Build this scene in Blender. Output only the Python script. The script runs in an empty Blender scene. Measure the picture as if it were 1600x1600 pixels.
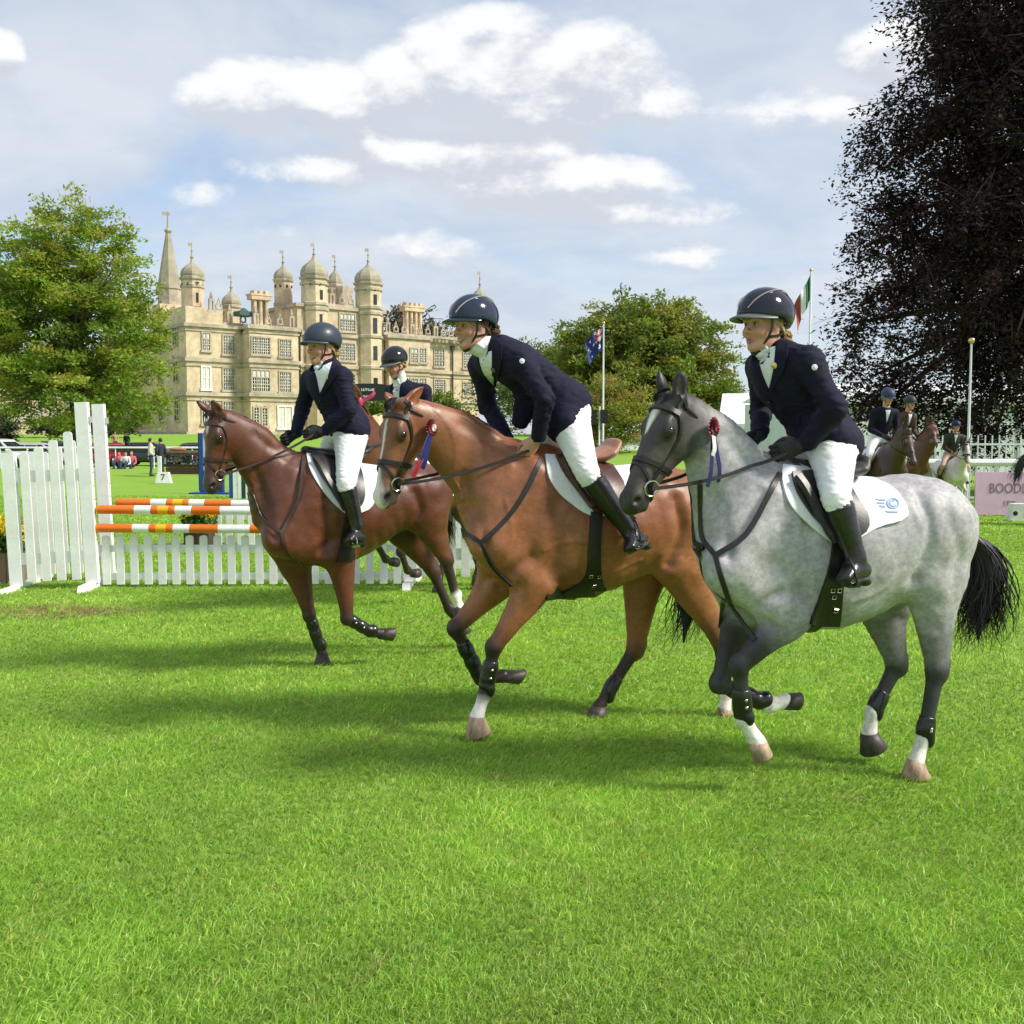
import bpy, bmesh, math, random
import numpy as np
from mathutils import Vector, Matrix, noise as mnoise
random.seed(7); RNG = np.random.default_rng(7)
scn = bpy.context.scene
COL = scn.collection
R = math.radians
PI = math.pi
# ------------------------------------------------------------------ camera
CAMH, FPX, HORIZ = 1.68, 1600.0, 686.0
PITCH = math.atan((800 - HORIZ) / FPX)
cam_d = bpy.data.cameras.new('camera'); cam = bpy.data.objects.new('camera', cam_d); COL.objects.link(cam)
cam.location = (0, 0, CAMH); cam.rotation_euler = (PI / 2 - PITCH, 0, 0)
cam_d.sensor_width = 36; cam_d.lens = 36; cam_d.clip_end = 5000; cam_d.clip_start = .05
scn.camera = cam
# ------------------------------------------------------------------ light
SUN_AZ = math.atan2(.97, -.24); SUN_EL = R(42)
sdir = Vector((math.sin(SUN_AZ) * math.cos(SUN_EL), math.cos(SUN_AZ) * math.cos(SUN_EL), math.sin(SUN_EL)))
sl = bpy.data.lights.new('sun', 'SUN'); sl.energy = 3.4; sl.angle = R(11); sl.color = (1, .93, .82)
so = bpy.data.objects.new('sun', sl); COL.objects.link(so); so.rotation_euler = sdir.to_track_quat('Z', 'Y').to_euler()
scn.view_settings.view_transform = 'Standard'; scn.view_settings.look = 'None'
scn.view_settings.exposure = 0.60; scn.view_settings.gamma = 1; scn.view_settings.use_curve_mapping = False
world = bpy.data.worlds.new('World'); scn.world = world; world.use_nodes = True


class NT:                                                            # tiny node-graph helper
    def __init__(s, t): s.t = t; t.nodes.clear()
    def n(s, typ, **kw):
        o = s.t.nodes.new(typ)
        for k, v in kw.items():
            if k.startswith('i_'):
                k = k[2:]; sk = o.inputs[int(k)] if k.isdigit() else o.inputs[k.replace('_', ' ')]
                s.set(sk, v)
            else: setattr(o, k, v)
        return o
    def set(s, sk, v):
        if isinstance(v, bpy.types.NodeSocket): s.t.links.new(v, sk)
        elif isinstance(v, bpy.types.Node): s.t.links.new(v.outputs[0], sk)
        else:
            if hasattr(sk.default_value, '__len__') and hasattr(v, '__len__') and len(sk.default_value) == 4 and len(v) == 3: v = (*v, 1)
            sk.default_value = v
    def m(s, op, a, b=0.0, c=None, clamp=False):
        o = s.t.nodes.new('ShaderNodeMath'); o.operation = op; o.use_clamp = clamp
        s.set(o.inputs[0], a); s.set(o.inputs[1], b)
        if c is not None: s.set(o.inputs[2], c)
        return o.outputs[0]
    def mix(s, f, a, b, bt='MIX'):
        o = s.t.nodes.new('ShaderNodeMix'); o.data_type = 'RGBA'; o.blend_type = bt
        s.set(o.inputs[0], f); s.set(o.inputs[6], a); s.set(o.inputs[7], b); return o.outputs[2]
    def ss(s, v, lo, hi, a=0., b=1.):
        o = s.t.nodes.new('ShaderNodeMapRange'); o.interpolation_type = 'SMOOTHSTEP'
        for i, x in enumerate((v, lo, hi, a, b)): s.set(o.inputs[i], x)
        return o.outputs[0]
    def noise(s, vec, sc, det=4., rough=.55, dist=0.):
        o = s.n('ShaderNodeTexNoise'); s.set(o.inputs['Vector'], vec); s.set(o.inputs['Scale'], sc)
        o.inputs['Detail'].default_value = det; o.inputs['Roughness'].default_value = rough; o.inputs['Distortion'].default_value = dist
        return o.outputs[0]


def build_world():
    g = NT(world.node_tree)
    out = g.n('ShaderNodeOutputWorld')
    sky = g.n('ShaderNodeTexSky', sky_type='NISHITA'); sky.sun_disc = False
    sky.sun_elevation = SUN_EL; sky.sun_rotation = SUN_AZ; sky.air_density = 1.0; sky.dust_density = 1.2; sky.ozone_density = 1.3
    tc = g.n('ShaderNodeTexCoord'); sep = g.n('ShaderNodeSeparateXYZ'); g.set(sep.inputs[0], tc.outputs['Generated'])
    x, y, z = sep.outputs
    zc = g.m('ADD', g.m('MAXIMUM', z, 0.), .16)
    cv = g.n('ShaderNodeCombineXYZ'); g.set(cv.inputs[0], g.m('DIVIDE', x, zc)); g.set(cv.inputs[1], g.m('DIVIDE', y, zc)); g.set(cv.inputs[2], 3.1)
    P = cv.outputs[0]
    # thin high veil
    veil = g.ss(g.noise(P, .62, 6., .6, .5), .26, .56)
    veil = g.m('MAXIMUM', g.m('MULTIPLY', veil, .93), g.ss(z, .17, .02, 0., .60))
    # heaped cloud: density field in direction space, sampled twice for its lit tops and grey bases
    fine = lambda v: g.m('MULTIPLY', g.m('SUBTRACT', g.noise(v, 26., 5., .6), .5), .35)
    dn = g.n('ShaderNodeVectorMath', operation='MULTIPLY'); g.set(dn.inputs[0], tc.outputs['Generated']); dn.inputs[1].default_value = (1, 1, 1.9)
    def dens(off):
        a = g.n('ShaderNodeVectorMath', operation='ADD'); g.set(a.inputs[0], dn.outputs[0]); a.inputs[1].default_value = (0, 0, off * 1.9)
        base = g.m('MULTIPLY', g.m('SUBTRACT', g.noise(a.outputs[0], 3.2, 3., .5), .5), .9)
        det = g.m('MULTIPLY', g.m('SUBTRACT', g.noise(a.outputs[0], 9.5, 8., .60, .15), .5), 1.25)
        yy = g.m('MAXIMUM', y, .08)
        u = g.m('DIVIDE', x, yy); w = g.m('ADD', g.m('DIVIDE', z, yy), off)
        b = None
        # heaps of the cumulus bank: centre, half width, half height (tangents of angle), weight
        for cu, cw, ru, rw, k in CLOUDS:
            d = g.m('ADD', g.m('POWER', g.m('DIVIDE', g.m('SUBTRACT', u, cu), ru), 2.), g.m('POWER', g.m('DIVIDE', g.m('SUBTRACT', w, cw), rw), 2.))
            v = g.m('MULTIPLY', g.m('SUBTRACT', 1., d, clamp=True), k)
            b = v if b is None else g.m('MAXIMUM', b, v)
        b = g.m('MULTIPLY', b, g.ss(y, .1, .3))
        return g.m('ADD', g.m('ADD', g.m('ADD', base, fine(a.outputs[0])), det), g.m('SUBTRACT', g.m('MULTIPLY', g.m('POWER', b, .6), .92), .30))
    d0, d1 = dens(0.), dens(.022)
    mask = g.ss(d0, -.07, .27)
    lit = g.ss(g.m('SUBTRACT', d0, d1), -.11, .27)
    body = g.mix(lit, (3.65, 3.88, 4.3), (5.75, 5.75, 5.75))
    vc = g.mix(g.ss(g.noise(P, 2.1, 5., .6, .4), .3, .7), (3.45, 3.85, 4.5), (4.3, 4.55, 4.9))
    skc = g.mix(1., sky.outputs[0], (.92, 1.0, 1.05), 'MULTIPLY')
    c = g.mix(veil, skc, vc); c = g.mix(g.m('MULTIPLY', mask, .9), c, body)
    bg = g.n('ShaderNodeBackground'); g.set(bg.inputs[0], c); bg.inputs[1].default_value = SKY_STRENGTH
    g.t.links.new(bg.outputs[0], out.inputs[0])


def dirpx(px, py): return ((px - 800) / FPX, (HORIZ - py) / FPX)
SKY_STRENGTH = 0.118
CLOUDS = []
for px, py, rx, ry, k in ((400, 165, 130, 70, .75), (520, 160, 130, 62, .7), (640, 150, 110, 80, .75), (760, 128, 190, 112, .85), (920, 130, 150, 100, .8), (1030, 165, 80, 60, .6), (620, 215, 260, 40, .4),
                          (18, 105, 52, 46, .75), (720, 248, 240, 62, .55), (870, 295, 270, 56, .55), (990, 335, 190, 38, .42), (540, 270, 220, 44, .38), (1380, 100, 110, 60, .6), (1200, 190, 220, 50, .28), (330, 325, 100, 40, .24), (700, 395, 240, 36, .22), (1150, 400, 220, 36, .22), (450, 360, 120, 30, .22)):
    a, b = dirpx(px, py); CLOUDS.append((a, b, rx / FPX, ry / FPX, k))
build_world()

# ------------------------------------------------------------------ object helpers
def tag(o, label=None, cat=None, group=None, kind=None):
    if label: o['label'] = label
    if cat: o['category'] = cat
    if group: o['group'] = group
    if kind: o['kind'] = kind
    return o
def empty(name, loc=(0, 0, 0), rz=0, label=None, cat=None, group=None):
    o = bpy.data.objects.new(name, None); COL.objects.link(o); o.empty_display_size = .2
    o.location = loc; o.rotation_euler = (0, 0, rz); return tag(o, label, cat, group)
def mk(name, V, F, mat, parent=None, smooth=False, colors=None, label=None):
    me = bpy.data.meshes.new(name)
    V = np.asarray(V, dtype=np.float32).reshape(-1, 3)
    if isinstance(F, np.ndarray) and F.ndim == 2:
        n, k = F.shape
        me.vertices.add(len(V)); me.vertices.foreach_set('co', V.ravel())
        me.loops.add(n * k); me.loops.foreach_set('vertex_index', F.astype(np.int32).ravel())
        me.polygons.add(n); me.polygons.foreach_set('loop_start', np.arange(0, n * k, k, dtype=np.int32))
        me.update(calc_edges=True)
    else: me.from_pydata([tuple(map(float, v)) for v in V], [], [tuple(map(int, f)) for f in F]); me.update()
    if colors is not None:
        ca = me.color_attributes.new('col', 'FLOAT_COLOR', 'POINT')
        c4 = np.ones((len(V), 4), np.float32); c4[:, :3] = colors; ca.data.foreach_set('color', c4.ravel())
    for m in (mat if isinstance(mat, (list, tuple)) else [mat]): me.materials.append(m)
    if smooth: me.polygons.foreach_set('use_smooth', [True] * len(me.polygons))
    o = bpy.data.objects.new(name, me); COL.objects.link(o)
    if parent: o.parent = parent
    if label: o['label'] = label
    return o
class MB:                                                             # collects simple shapes for ONE mesh object
    def __init__(s): s.V = []; s.F = []; s.M = []
    def add(s, V, F, mi=0):
        o = len(s.V); s.V += [tuple(v) for v in V]; s.F += [tuple(i + o for i in f) for f in F]; s.M += [mi] * len(F); return s
    def box(s, x0, x1, y0, y1, z0, z1, mi=0, M=None):
        V = [(x, y, z) for x in (x0, x1) for y in (y0, y1) for z in (z0, z1)]
        if M is not None: V = [M @ Vector(v) for v in V]
        return s.add(V, [(0, 1, 3, 2), (4, 6, 7, 5), (0, 4, 5, 1), (2, 3, 7, 6), (0, 2, 6, 4), (1, 5, 7, 3)], mi)
    def lathe(s, prof, n=12, c=(0, 0, 0), rot=0., mi=0, sx=1., sy=1., cap=True):
        V = []; F = []
        for r, z in prof:
            for i in range(n):
                a = rot + 2 * PI * i / n; V.append((c[0] + sx * r * math.cos(a), c[1] + sy * r * math.sin(a), c[2] + z))
        for j in range(len(prof) - 1):
            for i in range(n): k = (i + 1) % n; F.append((j * n + i, j * n + k, (j + 1) * n + k, (j + 1) * n + i))
        if cap: F.append(tuple(range(n))[::-1]); F.append(tuple((len(prof) - 1) * n + i for i in range(n)))
        return s.add(V, F, mi)
    def tube(s, pts, r, n=8, mi=0, flat=None):
        P = [Vector(p) for p in pts]; rr = r if hasattr(r, '__len__') else [r] * len(P); V = []; F = []
        up = None
        for i, p in enumerate(P):
            d = (P[min(i + 1, len(P) - 1)] - P[max(i - 1, 0)]).normalized()
            if up is None: up = d.orthogonal().normalized()
            up = (up - d * up.dot(d)).normalized(); sd = d.cross(up)
            for k in range(n):
                a = 2 * PI * k / n; V.append(p + (up * math.cos(a) + sd * math.sin(a)) * rr[i])
        for j in range(len(P) - 1):
            for k in range(n): q = (k + 1) % n; F.append((j * n + k, j * n + q, (j + 1) * n + q, (j + 1) * n + k))
        F.append(tuple(range(n))[::-1]); F.append(tuple((len(P) - 1) * n + k for k in range(n)))
        return s.add(V, F, mi)
    def ribbon(s, pts, nor, w, th=.004, mi=0):                          # strap: box section following pts, lying on normals
        P = [Vector(p) for p in pts]; N = [Vector(n).normalized() for n in nor]; V = []; F = []
        ww = w if hasattr(w, '__len__') else [w] * len(P)
        for i, p in enumerate(P):
            d = (P[min(i + 1, len(P) - 1)] - P[max(i - 1, 0)]).normalized(); n = N[i]; sd = d.cross(n).normalized(); n = sd.cross(d).normalized()
            for a, b in ((-.5, 0), (.5, 0), (.42, 1), (-.42, 1)): V.append(p + sd * (a * ww[i]) + n * (b * th))
        for j in range(len(P) - 1):
            for k in range(4): q = (k + 1) % 4; F.append((j * 4 + k, j * 4 + q, (j + 1) * 4 + q, (j + 1) * 4 + k))
        e = (len(P) - 1) * 4; F += [(3, 2, 1, 0), (e, e + 1, e + 2, e + 3)]
        return s.add(V, F, mi)
    def torus(s, c, ax, r, t, n=20, m=6, mi=0):
        c = Vector(c); ax = Vector(ax).normalized(); u = ax.orthogonal().normalized(); v = ax.cross(u); V = []; F = []
        for i in range(n):
            a = 2 * PI * i / n; d = u * math.cos(a) + v * math.sin(a)
            for k in range(m):
                b = 2 * PI * k / m; V.append(c + d * (r + t * math.cos(b)) + ax * (t * math.sin(b)))
        for i in range(n):
            for k in range(m): F.append((i * m + k, ((i + 1) % n) * m + k, ((i + 1) % n) * m + (k + 1) % m, i * m + (k + 1) % m))
        return s.add(V, F, mi)
    def ball(s, c, r, n=10, m=7, mi=0):
        rr = r if hasattr(r, '__len__') else (r, r, r); V = []; F = []
        for j in range(m + 1):
            f = PI * j / m
            for i in range(n): a = 2 * PI * i / n; V.append((c[0] + rr[0] * math.sin(f) * math.cos(a), c[1] + rr[1] * math.sin(f) * math.sin(a), c[2] + rr[2] * math.cos(f)))
        for j in range(m):
            for i in range(n): k = (i + 1) % n; F.append((j * n + i, (j + 1) * n + i, (j + 1) * n + k, j * n + k))
        return s.add(V, F, mi)
    def build(s, name, mat, parent=None, smooth=False, label=None):
        o = mk(name, s.V, s.F, mat, parent, False, None, label)
        if any(s.M): o.data.polygons.foreach_set('material_index', s.M)
        if smooth:
            o.data.polygons.foreach_set('use_smooth', [True] * len(o.data.polygons))
            try: o.data.set_sharp_from_angle(angle=R(42))
            except Exception: pass
        return o
def copy_tree(o, parent=None):
    c = o.copy(); COL.objects.link(c)
    if parent: c.parent = parent
    for ch in list(o.children): copy_tree(ch, c)
    return c

# ------------------------------------------------------------------ pixel -> place
CP, SP = math.cos(PITCH), math.sin(PITCH)
def ray(px, py):
    a = (px - 800) / FPX; b = (800 - py) / FPX
    return np.array((a, CP + b * SP, -SP + b * CP))
CAM = np.array((0, 0, CAMH))
def G(px, py, z=0.):                                                    # where the sight line meets level z
    d = ray(px, py); t = (z - CAMH) / d[2]; return CAM + d * t
def atY(px, py, Y):                                                     # the point at distance Y
    d = ray(px, py); return CAM + d * (Y / d[1])
class Frame:                                                            # a walker's own frame: x ahead, y to its left, z up
    def __init__(s, O, heading):
        s.O = np.array((O[0], O[1], O[2] if len(O) > 2 else 0.), float); s.a = heading
        s.ex = np.array((math.cos(heading), math.sin(heading), 0)); s.ey = np.array((-math.sin(heading), math.cos(heading), 0)); s.ez = np.array((0, 0, 1.))
    def loc(s, w): q = np.asarray(w) - s.O; return np.array((q @ s.ex, q @ s.ey, q @ s.ez))
    def __call__(s, px, py, lat=0.):
        d = ray(px, py); t = ((s.O - CAM) @ s.ey + lat) / (d @ s.ey); return s.loc(CAM + d * t)
    def plane(s, px, py, p0, yaw):                                       # plane through local p0, turned by yaw
        a = s.a + yaw; n = np.array((-math.sin(a), math.cos(a), 0)); w0 = s.O + p0[0] * s.ex + p0[1] * s.ey + p0[2] * s.ez
        d = ray(px, py); t = ((w0 - CAM) @ n) / (d @ n); return s.loc(CAM + d * t)
# ------------------------------------------------------------------ materials
MATS = {}
def pm(name, col, rough=.6, var=.12, vscale=6., bump=0., bscale=60., coat=0., metal=0., attr=False, spec=.5, sheen=0., stretch=None, var2=None, sub=0.):
    if name in MATS: return MATS[name]
    m = bpy.data.materials.new(name); m.use_nodes = True; g = NT(m.node_tree)
    out = g.n('ShaderNodeOutputMaterial'); b = g.n('ShaderNodeBsdfPrincipled'); g.t.links.new(b.outputs[0], out.inputs[0])
    tc = g.n('ShaderNodeTexCoord').outputs['Object']
    if stretch:
        mp = g.n('ShaderNodeMapping'); g.set(mp.inputs[0], tc); mp.inputs['Scale'].default_value = stretch; tc = mp.outputs[0]
    if attr: c = g.n('ShaderNodeAttribute', attribute_name='col').outputs[0]
    else: c = (*col, 1)
    if var:
        f = g.ss(g.noise(tc, vscale, 5., .6), .28, .72, 1 - var, 1 + var)
        if var2: f = g.m('MULTIPLY', f, g.ss(g.noise(tc, var2[0], 3., .6), .3, .7, 1 - var2[1], 1 + var2[1]))
        cc = g.n('ShaderNodeCombineXYZ')
        for i in range(3): g.set(cc.inputs[i], f)
        c = g.mix(1., c, cc.outputs[0], 'MULTIPLY')
    if attr and name.endswith('_coat'):                                 # lie of the hair: short streaks, and patchy sheen
        mp2 = g.n('ShaderNodeMapping'); g.set(mp2.inputs[0], g.n('ShaderNodeTexCoord').outputs['Object']); mp2.inputs['Scale'].default_value = (.30, 1, .62); mp2.inputs['Rotation'].default_value = (0, .5, 0)
        st_ = g.ss(g.noise(mp2.outputs[0], 85., 4., .65), .3, .7, .90, 1.10); cs_ = g.n('ShaderNodeCombineXYZ')
        for i in range(3): g.set(cs_.inputs[i], st_)
        c = g.mix(1., c, cs_.outputs[0], 'MULTIPLY'); g.set(b.inputs['Roughness'], g.ss(g.noise(tc, 5., 5., .65), .3, .7, rough - .09, rough + .14))
    g.set(b.inputs['Base Color'], c)
    if not b.inputs['Roughness'].is_linked: b.inputs['Roughness'].default_value = rough
    b.inputs['Metallic'].default_value = metal
    b.inputs['Coat Weight'].default_value = coat; b.inputs['Coat Roughness'].default_value = .08
    b.inputs['Specular IOR Level'].default_value = spec; b.inputs['Sheen Weight'].default_value = sheen
    if sub: b.inputs['Subsurface Weight'].default_value = sub; b.inputs['Subsurface Radius'].default_value = (.02, .008, .005); b.inputs['Subsurface Scale'].default_value = .4
    if bump:
        bn = g.n('ShaderNodeBump'); bn.inputs['Strength'].default_value = bump; bn.inputs['Distance'].default_value = .01
        g.set(bn.inputs['Height'], g.noise(tc, bscale, 4., .6)); g.t.links.new(bn.outputs[0], b.inputs['Normal'])
    MATS[name] = m; return m
def leafmat(name, trans=.35, rough=.55):
    m = bpy.data.materials.new(name); m.use_nodes = True; g = NT(m.node_tree)
    out = g.n('ShaderNodeOutputMaterial'); b = g.n('ShaderNodeBsdfPrincipled'); t = g.n('ShaderNodeBsdfTranslucent'); mx = g.n('ShaderNodeMixShader')
    c = g.n('ShaderNodeAttribute', attribute_name='col').outputs[0]
    g.set(b.inputs['Base Color'], c); b.inputs['Roughness'].default_value = rough; b.inputs['Specular IOR Level'].default_value = .3
    g.set(t.inputs[0], g.mix(1., c, (1.5, 1.35, .7), 'MULTIPLY')); mx.inputs[0].default_value = trans
    g.t.links.new(b.outputs[0], mx.inputs[1]); g.t.links.new(t.outputs[0], mx.inputs[2]); g.t.links.new(mx.outputs[0], out.inputs[0]); return m
M_white = pm('white_paint', (.79, .80, .79), .5, .07, 2.2, .2, 25., var2=(11., .05))
M_navy = pm('navy_wool', (.0072, .0080, .0255), .8, .25, 9., .2, 900., spec=.25)
M_tweed = pm('green_tweed', (.030, .034, .018), .8, .3, 30., .3, 600.)
M_brownj = pm('brown_tweed', (.07, .04, .022), .8, .3, 30., .3, 600.)
M_breech = pm('white_breeches', (.80, .80, .83), .7, .04, 8., .3, 28.)
M_boot = pm('black_leather', (.008, .008, .009), .28, .3, 14., .25, 40., coat=.25)
M_blk = pm('black_strap', (.013, .012, .011), .42, .3, 20., .15, 120.)
M_brn = pm('brown_strap', (.045, .022, .013), .42, .3, 20., .15, 120.)
M_saddle_k = pm('dark_saddle_leather', (.016, .015, .015), .38, .3, 14., .05, 60.)
M_saddle_b = pm('brown_saddle_leather', (.06, .022, .015), .35, .3, 14., .05, 60.)
M_tan = pm('tan_leather', (.36, .17, .10), .4, .2, 14., .2, 90.)
M_greyl = pm('grey_leather', (.055, .05, .048), .45, .2, 14., .3, 90.)
M_metal = pm('steel', (.62, .60, .56), .22, .05, metal=1.)
M_gold = pm('brass', (.75, .52, .22), .3, .08, metal=1.)
M_cloth = pm('white_saddlecloth', (.78, .79, .83), .8, .04, 10., .5, 45.)
M_skin = pm('skin', (.6, .36, .26), .5, .08, 30., .1, 300., attr=True, sub=.15)
M_eye = pm('dark_eye', (.012, .009, .008), .06, 0., coat=.6)
M_eyew = pm('eye_white', (.36, .33, .31), .25, 0.)
M_shirt = pm('white_cotton', (.74, .76, .79), .8, .06, 25., .4, 60.)
M_glove = pm('black_glove', (.012, .012, .013), .6, .25, 30., .3, 150.)
M_wood = pm('weathered_wood', (.20, .13, .08), .8, .25, 5., .3, 40., stretch=(1, 1, .2))
M_brwood = pm('dark_brown_wood', (.055, .028, .018), .7, .25, 5., .3, 40.)
M_hoofd = pm('dark_hoof', (.045, .035, .03), .5, .35, 30., .4, 60., stretch=(1, 1, .3))
M_hoofl = pm('pale_hoof', (.36, .25, .165), .6, .5, 18., .4, 60., stretch=(1, 1, .4))
M_steel2 = pm('grey_metal', (.5, .52, .53), .45, .1, metal=.6)
M_coat = {}
for nm, v2 in (('bay_coat', (45., .07)), ('grey_coat', (38., .16)), ('dark_coat', (45., .06)), ('pinto_coat', (45., .03))):
    M_coat[nm] = pm(nm, (1, 1, 1), .40 if nm != 'grey_coat' else .52, .13, 7., .15, 160., attr=True, var2=v2, sheen=.0, spec=.5)
M_hairk = pm('black_hair', (.008, .007, .007), .45, .3, 20.)

# ------------------------------------------------------------------ smooth bodies: implicit field of tapered elliptic tubes, meshed by surface nets
def cat(P, n):
    P = np.asarray(P, float)
    if len(P) < 3 or n <= 1:
        if n <= 1: return P
    Q = np.vstack([2 * P[0] - P[1], P, 2 * P[-1] - P[-2]]); out = []
    for i in range(1, len(Q) - 2):
        for k in range(n):
            t = k / n; a, b, c, d = Q[i - 1], Q[i], Q[i + 1], Q[i + 2]
            out.append(.5 * (2 * b + (c - a) * t + (2 * a - 5 * b + 4 * c - d) * t * t + (3 * b - a - 3 * c + d) * t ** 3))
    out.append(P[-1]); return np.array(out)
def lin(P, n):
    P = np.asarray(P, float)
    if n <= 1: return P
    o = [P[i] + (P[i + 1] - P[i]) * k / n for i in range(len(P) - 1) for k in range(n)]; o.append(P[-1]); return np.array(o)
def unit(v): v = np.asarray(v, float); return v / (np.linalg.norm(v) + 1e-12)
class Field:
    def __init__(s, h): s.h = h; s.P = []; s.D = None
    def tube(s, pts, ra, rb=None, L=(0, 1, 0), k=.02, col=(1, 1, 1), sub=3, neg=False, paint=1.):
        rb = ra if rb is None else rb
        n = len(pts); ra = np.broadcast_to(np.asarray(ra, float), n); rb = np.broadcast_to(np.asarray(rb, float), n)
        col = np.asarray(col, float); col = np.broadcast_to(col, (n, 3)) if col.ndim == 1 else col
        p = cat(pts, sub); ra = lin(ra[:, None], sub)[:, 0]; rb = lin(rb[:, None], sub)[:, 0]; c = lin(col, sub); S = []
        for i in range(len(p) - 1):
            d = p[i + 1] - p[i]; ln = np.linalg.norm(d)
            if ln < 1e-6: continue
            d /= ln; v = np.cross(d, L); nv = np.linalg.norm(v)
            v = v / nv if nv > 1e-5 else unit(np.cross(d, (1, .1, .3))); u = np.cross(v, d); rm = max(ra[i], ra[i + 1], rb[i], rb[i + 1])
            S.append(dict(A=p[i], d=d, u=u, v=v, ln=ln, ra=(ra[i], ra[i + 1]), rb=(rb[i], rb[i + 1]), c=(c[i], c[i + 1]),
                          lo=np.minimum(p[i], p[i + 1]) - rm, hi=np.maximum(p[i], p[i + 1]) + rm))
        s.P.append(dict(S=S, k=k, neg=neg, paint=paint, lo=np.min([q['lo'] for q in S], 0), hi=np.max([q['hi'] for q in S], 0)))
    def ell(s, c, r, ax=None, k=.02, col=(1, 1, 1), neg=False, paint=1.):
        r = np.broadcast_to(np.asarray(r, float), 3); ax = np.eye(3) if ax is None else np.asarray(ax, float); rm = r.max(); c = np.asarray(c, float)
        s.P.append(dict(E=(c, r, ax), k=k, neg=neg, paint=paint, lo=c - rm, hi=c + rm, c=np.asarray(col, float)))
    @staticmethod
    def seg(q, X, Y, Z):
        A, d, u, v = q['A'], q['d'], q['u'], q['v']; f = lambda w: X * w[0] + Y * w[1] + Z * w[2] - float(A @ w)
        wd = f(d); t = np.clip(wd / q['ln'], 0, 1); e = wd - t * q['ln']
        ra = q['ra'][0] + (q['ra'][1] - q['ra'][0]) * t; rb = q['rb'][0] + (q['rb'][1] - q['rb'][0]) * t; m = np.minimum(ra, rb)
        return (np.sqrt((f(u) / ra) ** 2 + (f(v) / rb) ** 2 + (e / m) ** 2) - 1) * m, t
    @staticmethod
    def elld(E, X, Y, Z):
        c, r, ax = E; q = 0.
        for i in range(3): q = q + ((X * ax[i][0] + Y * ax[i][1] + Z * ax[i][2] - float(c @ ax[i])) / r[i]) ** 2
        return (np.sqrt(q) - 1) * r.min()
    def solve(s):
        h = s.h; pos = [p for p in s.P if not p['neg']]
        lo = np.min([p['lo'] for p in pos], 0) - 3 * h; hi = np.max([p['hi'] for p in pos], 0) + 3 * h
        n = np.ceil((hi - lo) / h).astype(int) + 1; s.lo, s.n = lo, n
        ax = [(lo[i] + h * np.arange(n[i])).astype(np.float32) for i in range(3)]
        D = np.full(tuple(n), 10., np.float32)
        def box(l, u):
            a = np.clip(np.floor((l - lo) / h).astype(int), 0, n - 1); b = np.clip(np.ceil((u - lo) / h).astype(int) + 1, 1, n)
            return tuple(slice(a[i], max(b[i], a[i] + 1)) for i in range(3))
        g = lambda b: (ax[0][b[0]][:, None, None], ax[1][b[1]][None, :, None], ax[2][b[2]][None, None, :])
        for p in s.P:
            pad = p['k'] * 1.2 + 3 * h; b = box(p['lo'] - pad, p['hi'] + pad)
            if 'E' in p: d = s.elld(p['E'], *g(b)).astype(np.float32)
            else:
                d = np.full(tuple(q.stop - q.start for q in b), 10., np.float32)
                for q in p['S']:
                    bb = box(q['lo'] - pad, q['hi'] + pad); sb = tuple(slice(bb[i].start - b[i].start, bb[i].stop - b[i].start) for i in range(3))
                    d[sb] = np.minimum(d[sb], s.seg(q, *g(bb))[0])
            k = p['k']; a = D[b]
            if p['neg']: d = -d; t = np.clip(.5 - .5 * (d - a) / k, 0, 1); D[b] = d + (a - d) * t + k * t * (1 - t)
            else: t = np.clip(.5 + .5 * (d - a) / k, 0, 1); D[b] = d + (a - d) * t - k * t * (1 - t)
        s.D = D; return s
    def mesh(s):
        if s.D is None: s.solve()
        D = s.D; I = D < 0
        c = [I[a:I.shape[0] - 1 + a, b:I.shape[1] - 1 + b, e:I.shape[2] - 1 + e] for a in (0, 1) for b in (0, 1) for e in (0, 1)]
        al = c[0].copy(); an = c[0].copy()
        for q in c[1:]: al &= q; an |= q
        x, y, z = np.nonzero(an & ~al); N = len(x)
        off = np.array([(a, b, e) for a in (0, 1) for b in (0, 1) for e in (0, 1)])
        val = np.stack([D[x + o[0], y + o[1], z + o[2]] for o in off], 1)
        acc = np.zeros((N, 3)); cnt = np.zeros(N)
        for i in range(8):
            for j in range(i + 1, 8):
                if np.abs(off[i] - off[j]).sum() != 1: continue
                m = (val[:, i] < 0) != (val[:, j] < 0); t = val[m, i] / (val[m, i] - val[m, j])
                acc[m] += off[i] + t[:, None] * (off[j] - off[i]); cnt[m] += 1
        V = s.lo + s.h * (np.stack([x, y, z], 1) + acc / cnt[:, None])
        idx = np.full(tuple(k - 1 for k in D.shape), -1, np.int32); idx[x, y, z] = np.arange(N); Q = []
        for a in range(3):
            b, e = (a + 1) % 3, (a + 2) % 3
            s0 = [slice(None)] * 3; s1 = [slice(None)] * 3; s0[a] = slice(0, -1); s1[a] = slice(1, None)
            A, B = I[tuple(s0)], I[tuple(s1)]; px = np.stack(np.nonzero(A != B), 1)
            ok = (px[:, b] > 0) & (px[:, e] > 0) & (px[:, b] < D.shape[b] - 1) & (px[:, e] < D.shape[e] - 1); px = px[ok]
            ins = A[tuple(px.T)]
            def at(db, de):
                q = px.copy(); q[:, b] += db; q[:, e] += de; return idx[tuple(q.T)]
            f = np.stack([at(-1, -1), at(0, -1), at(0, 0), at(-1, 0)], 1); f[~ins] = f[~ins][:, ::-1]; Q.append(f)
        s.V = V; return V, np.vstack(Q)
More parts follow.
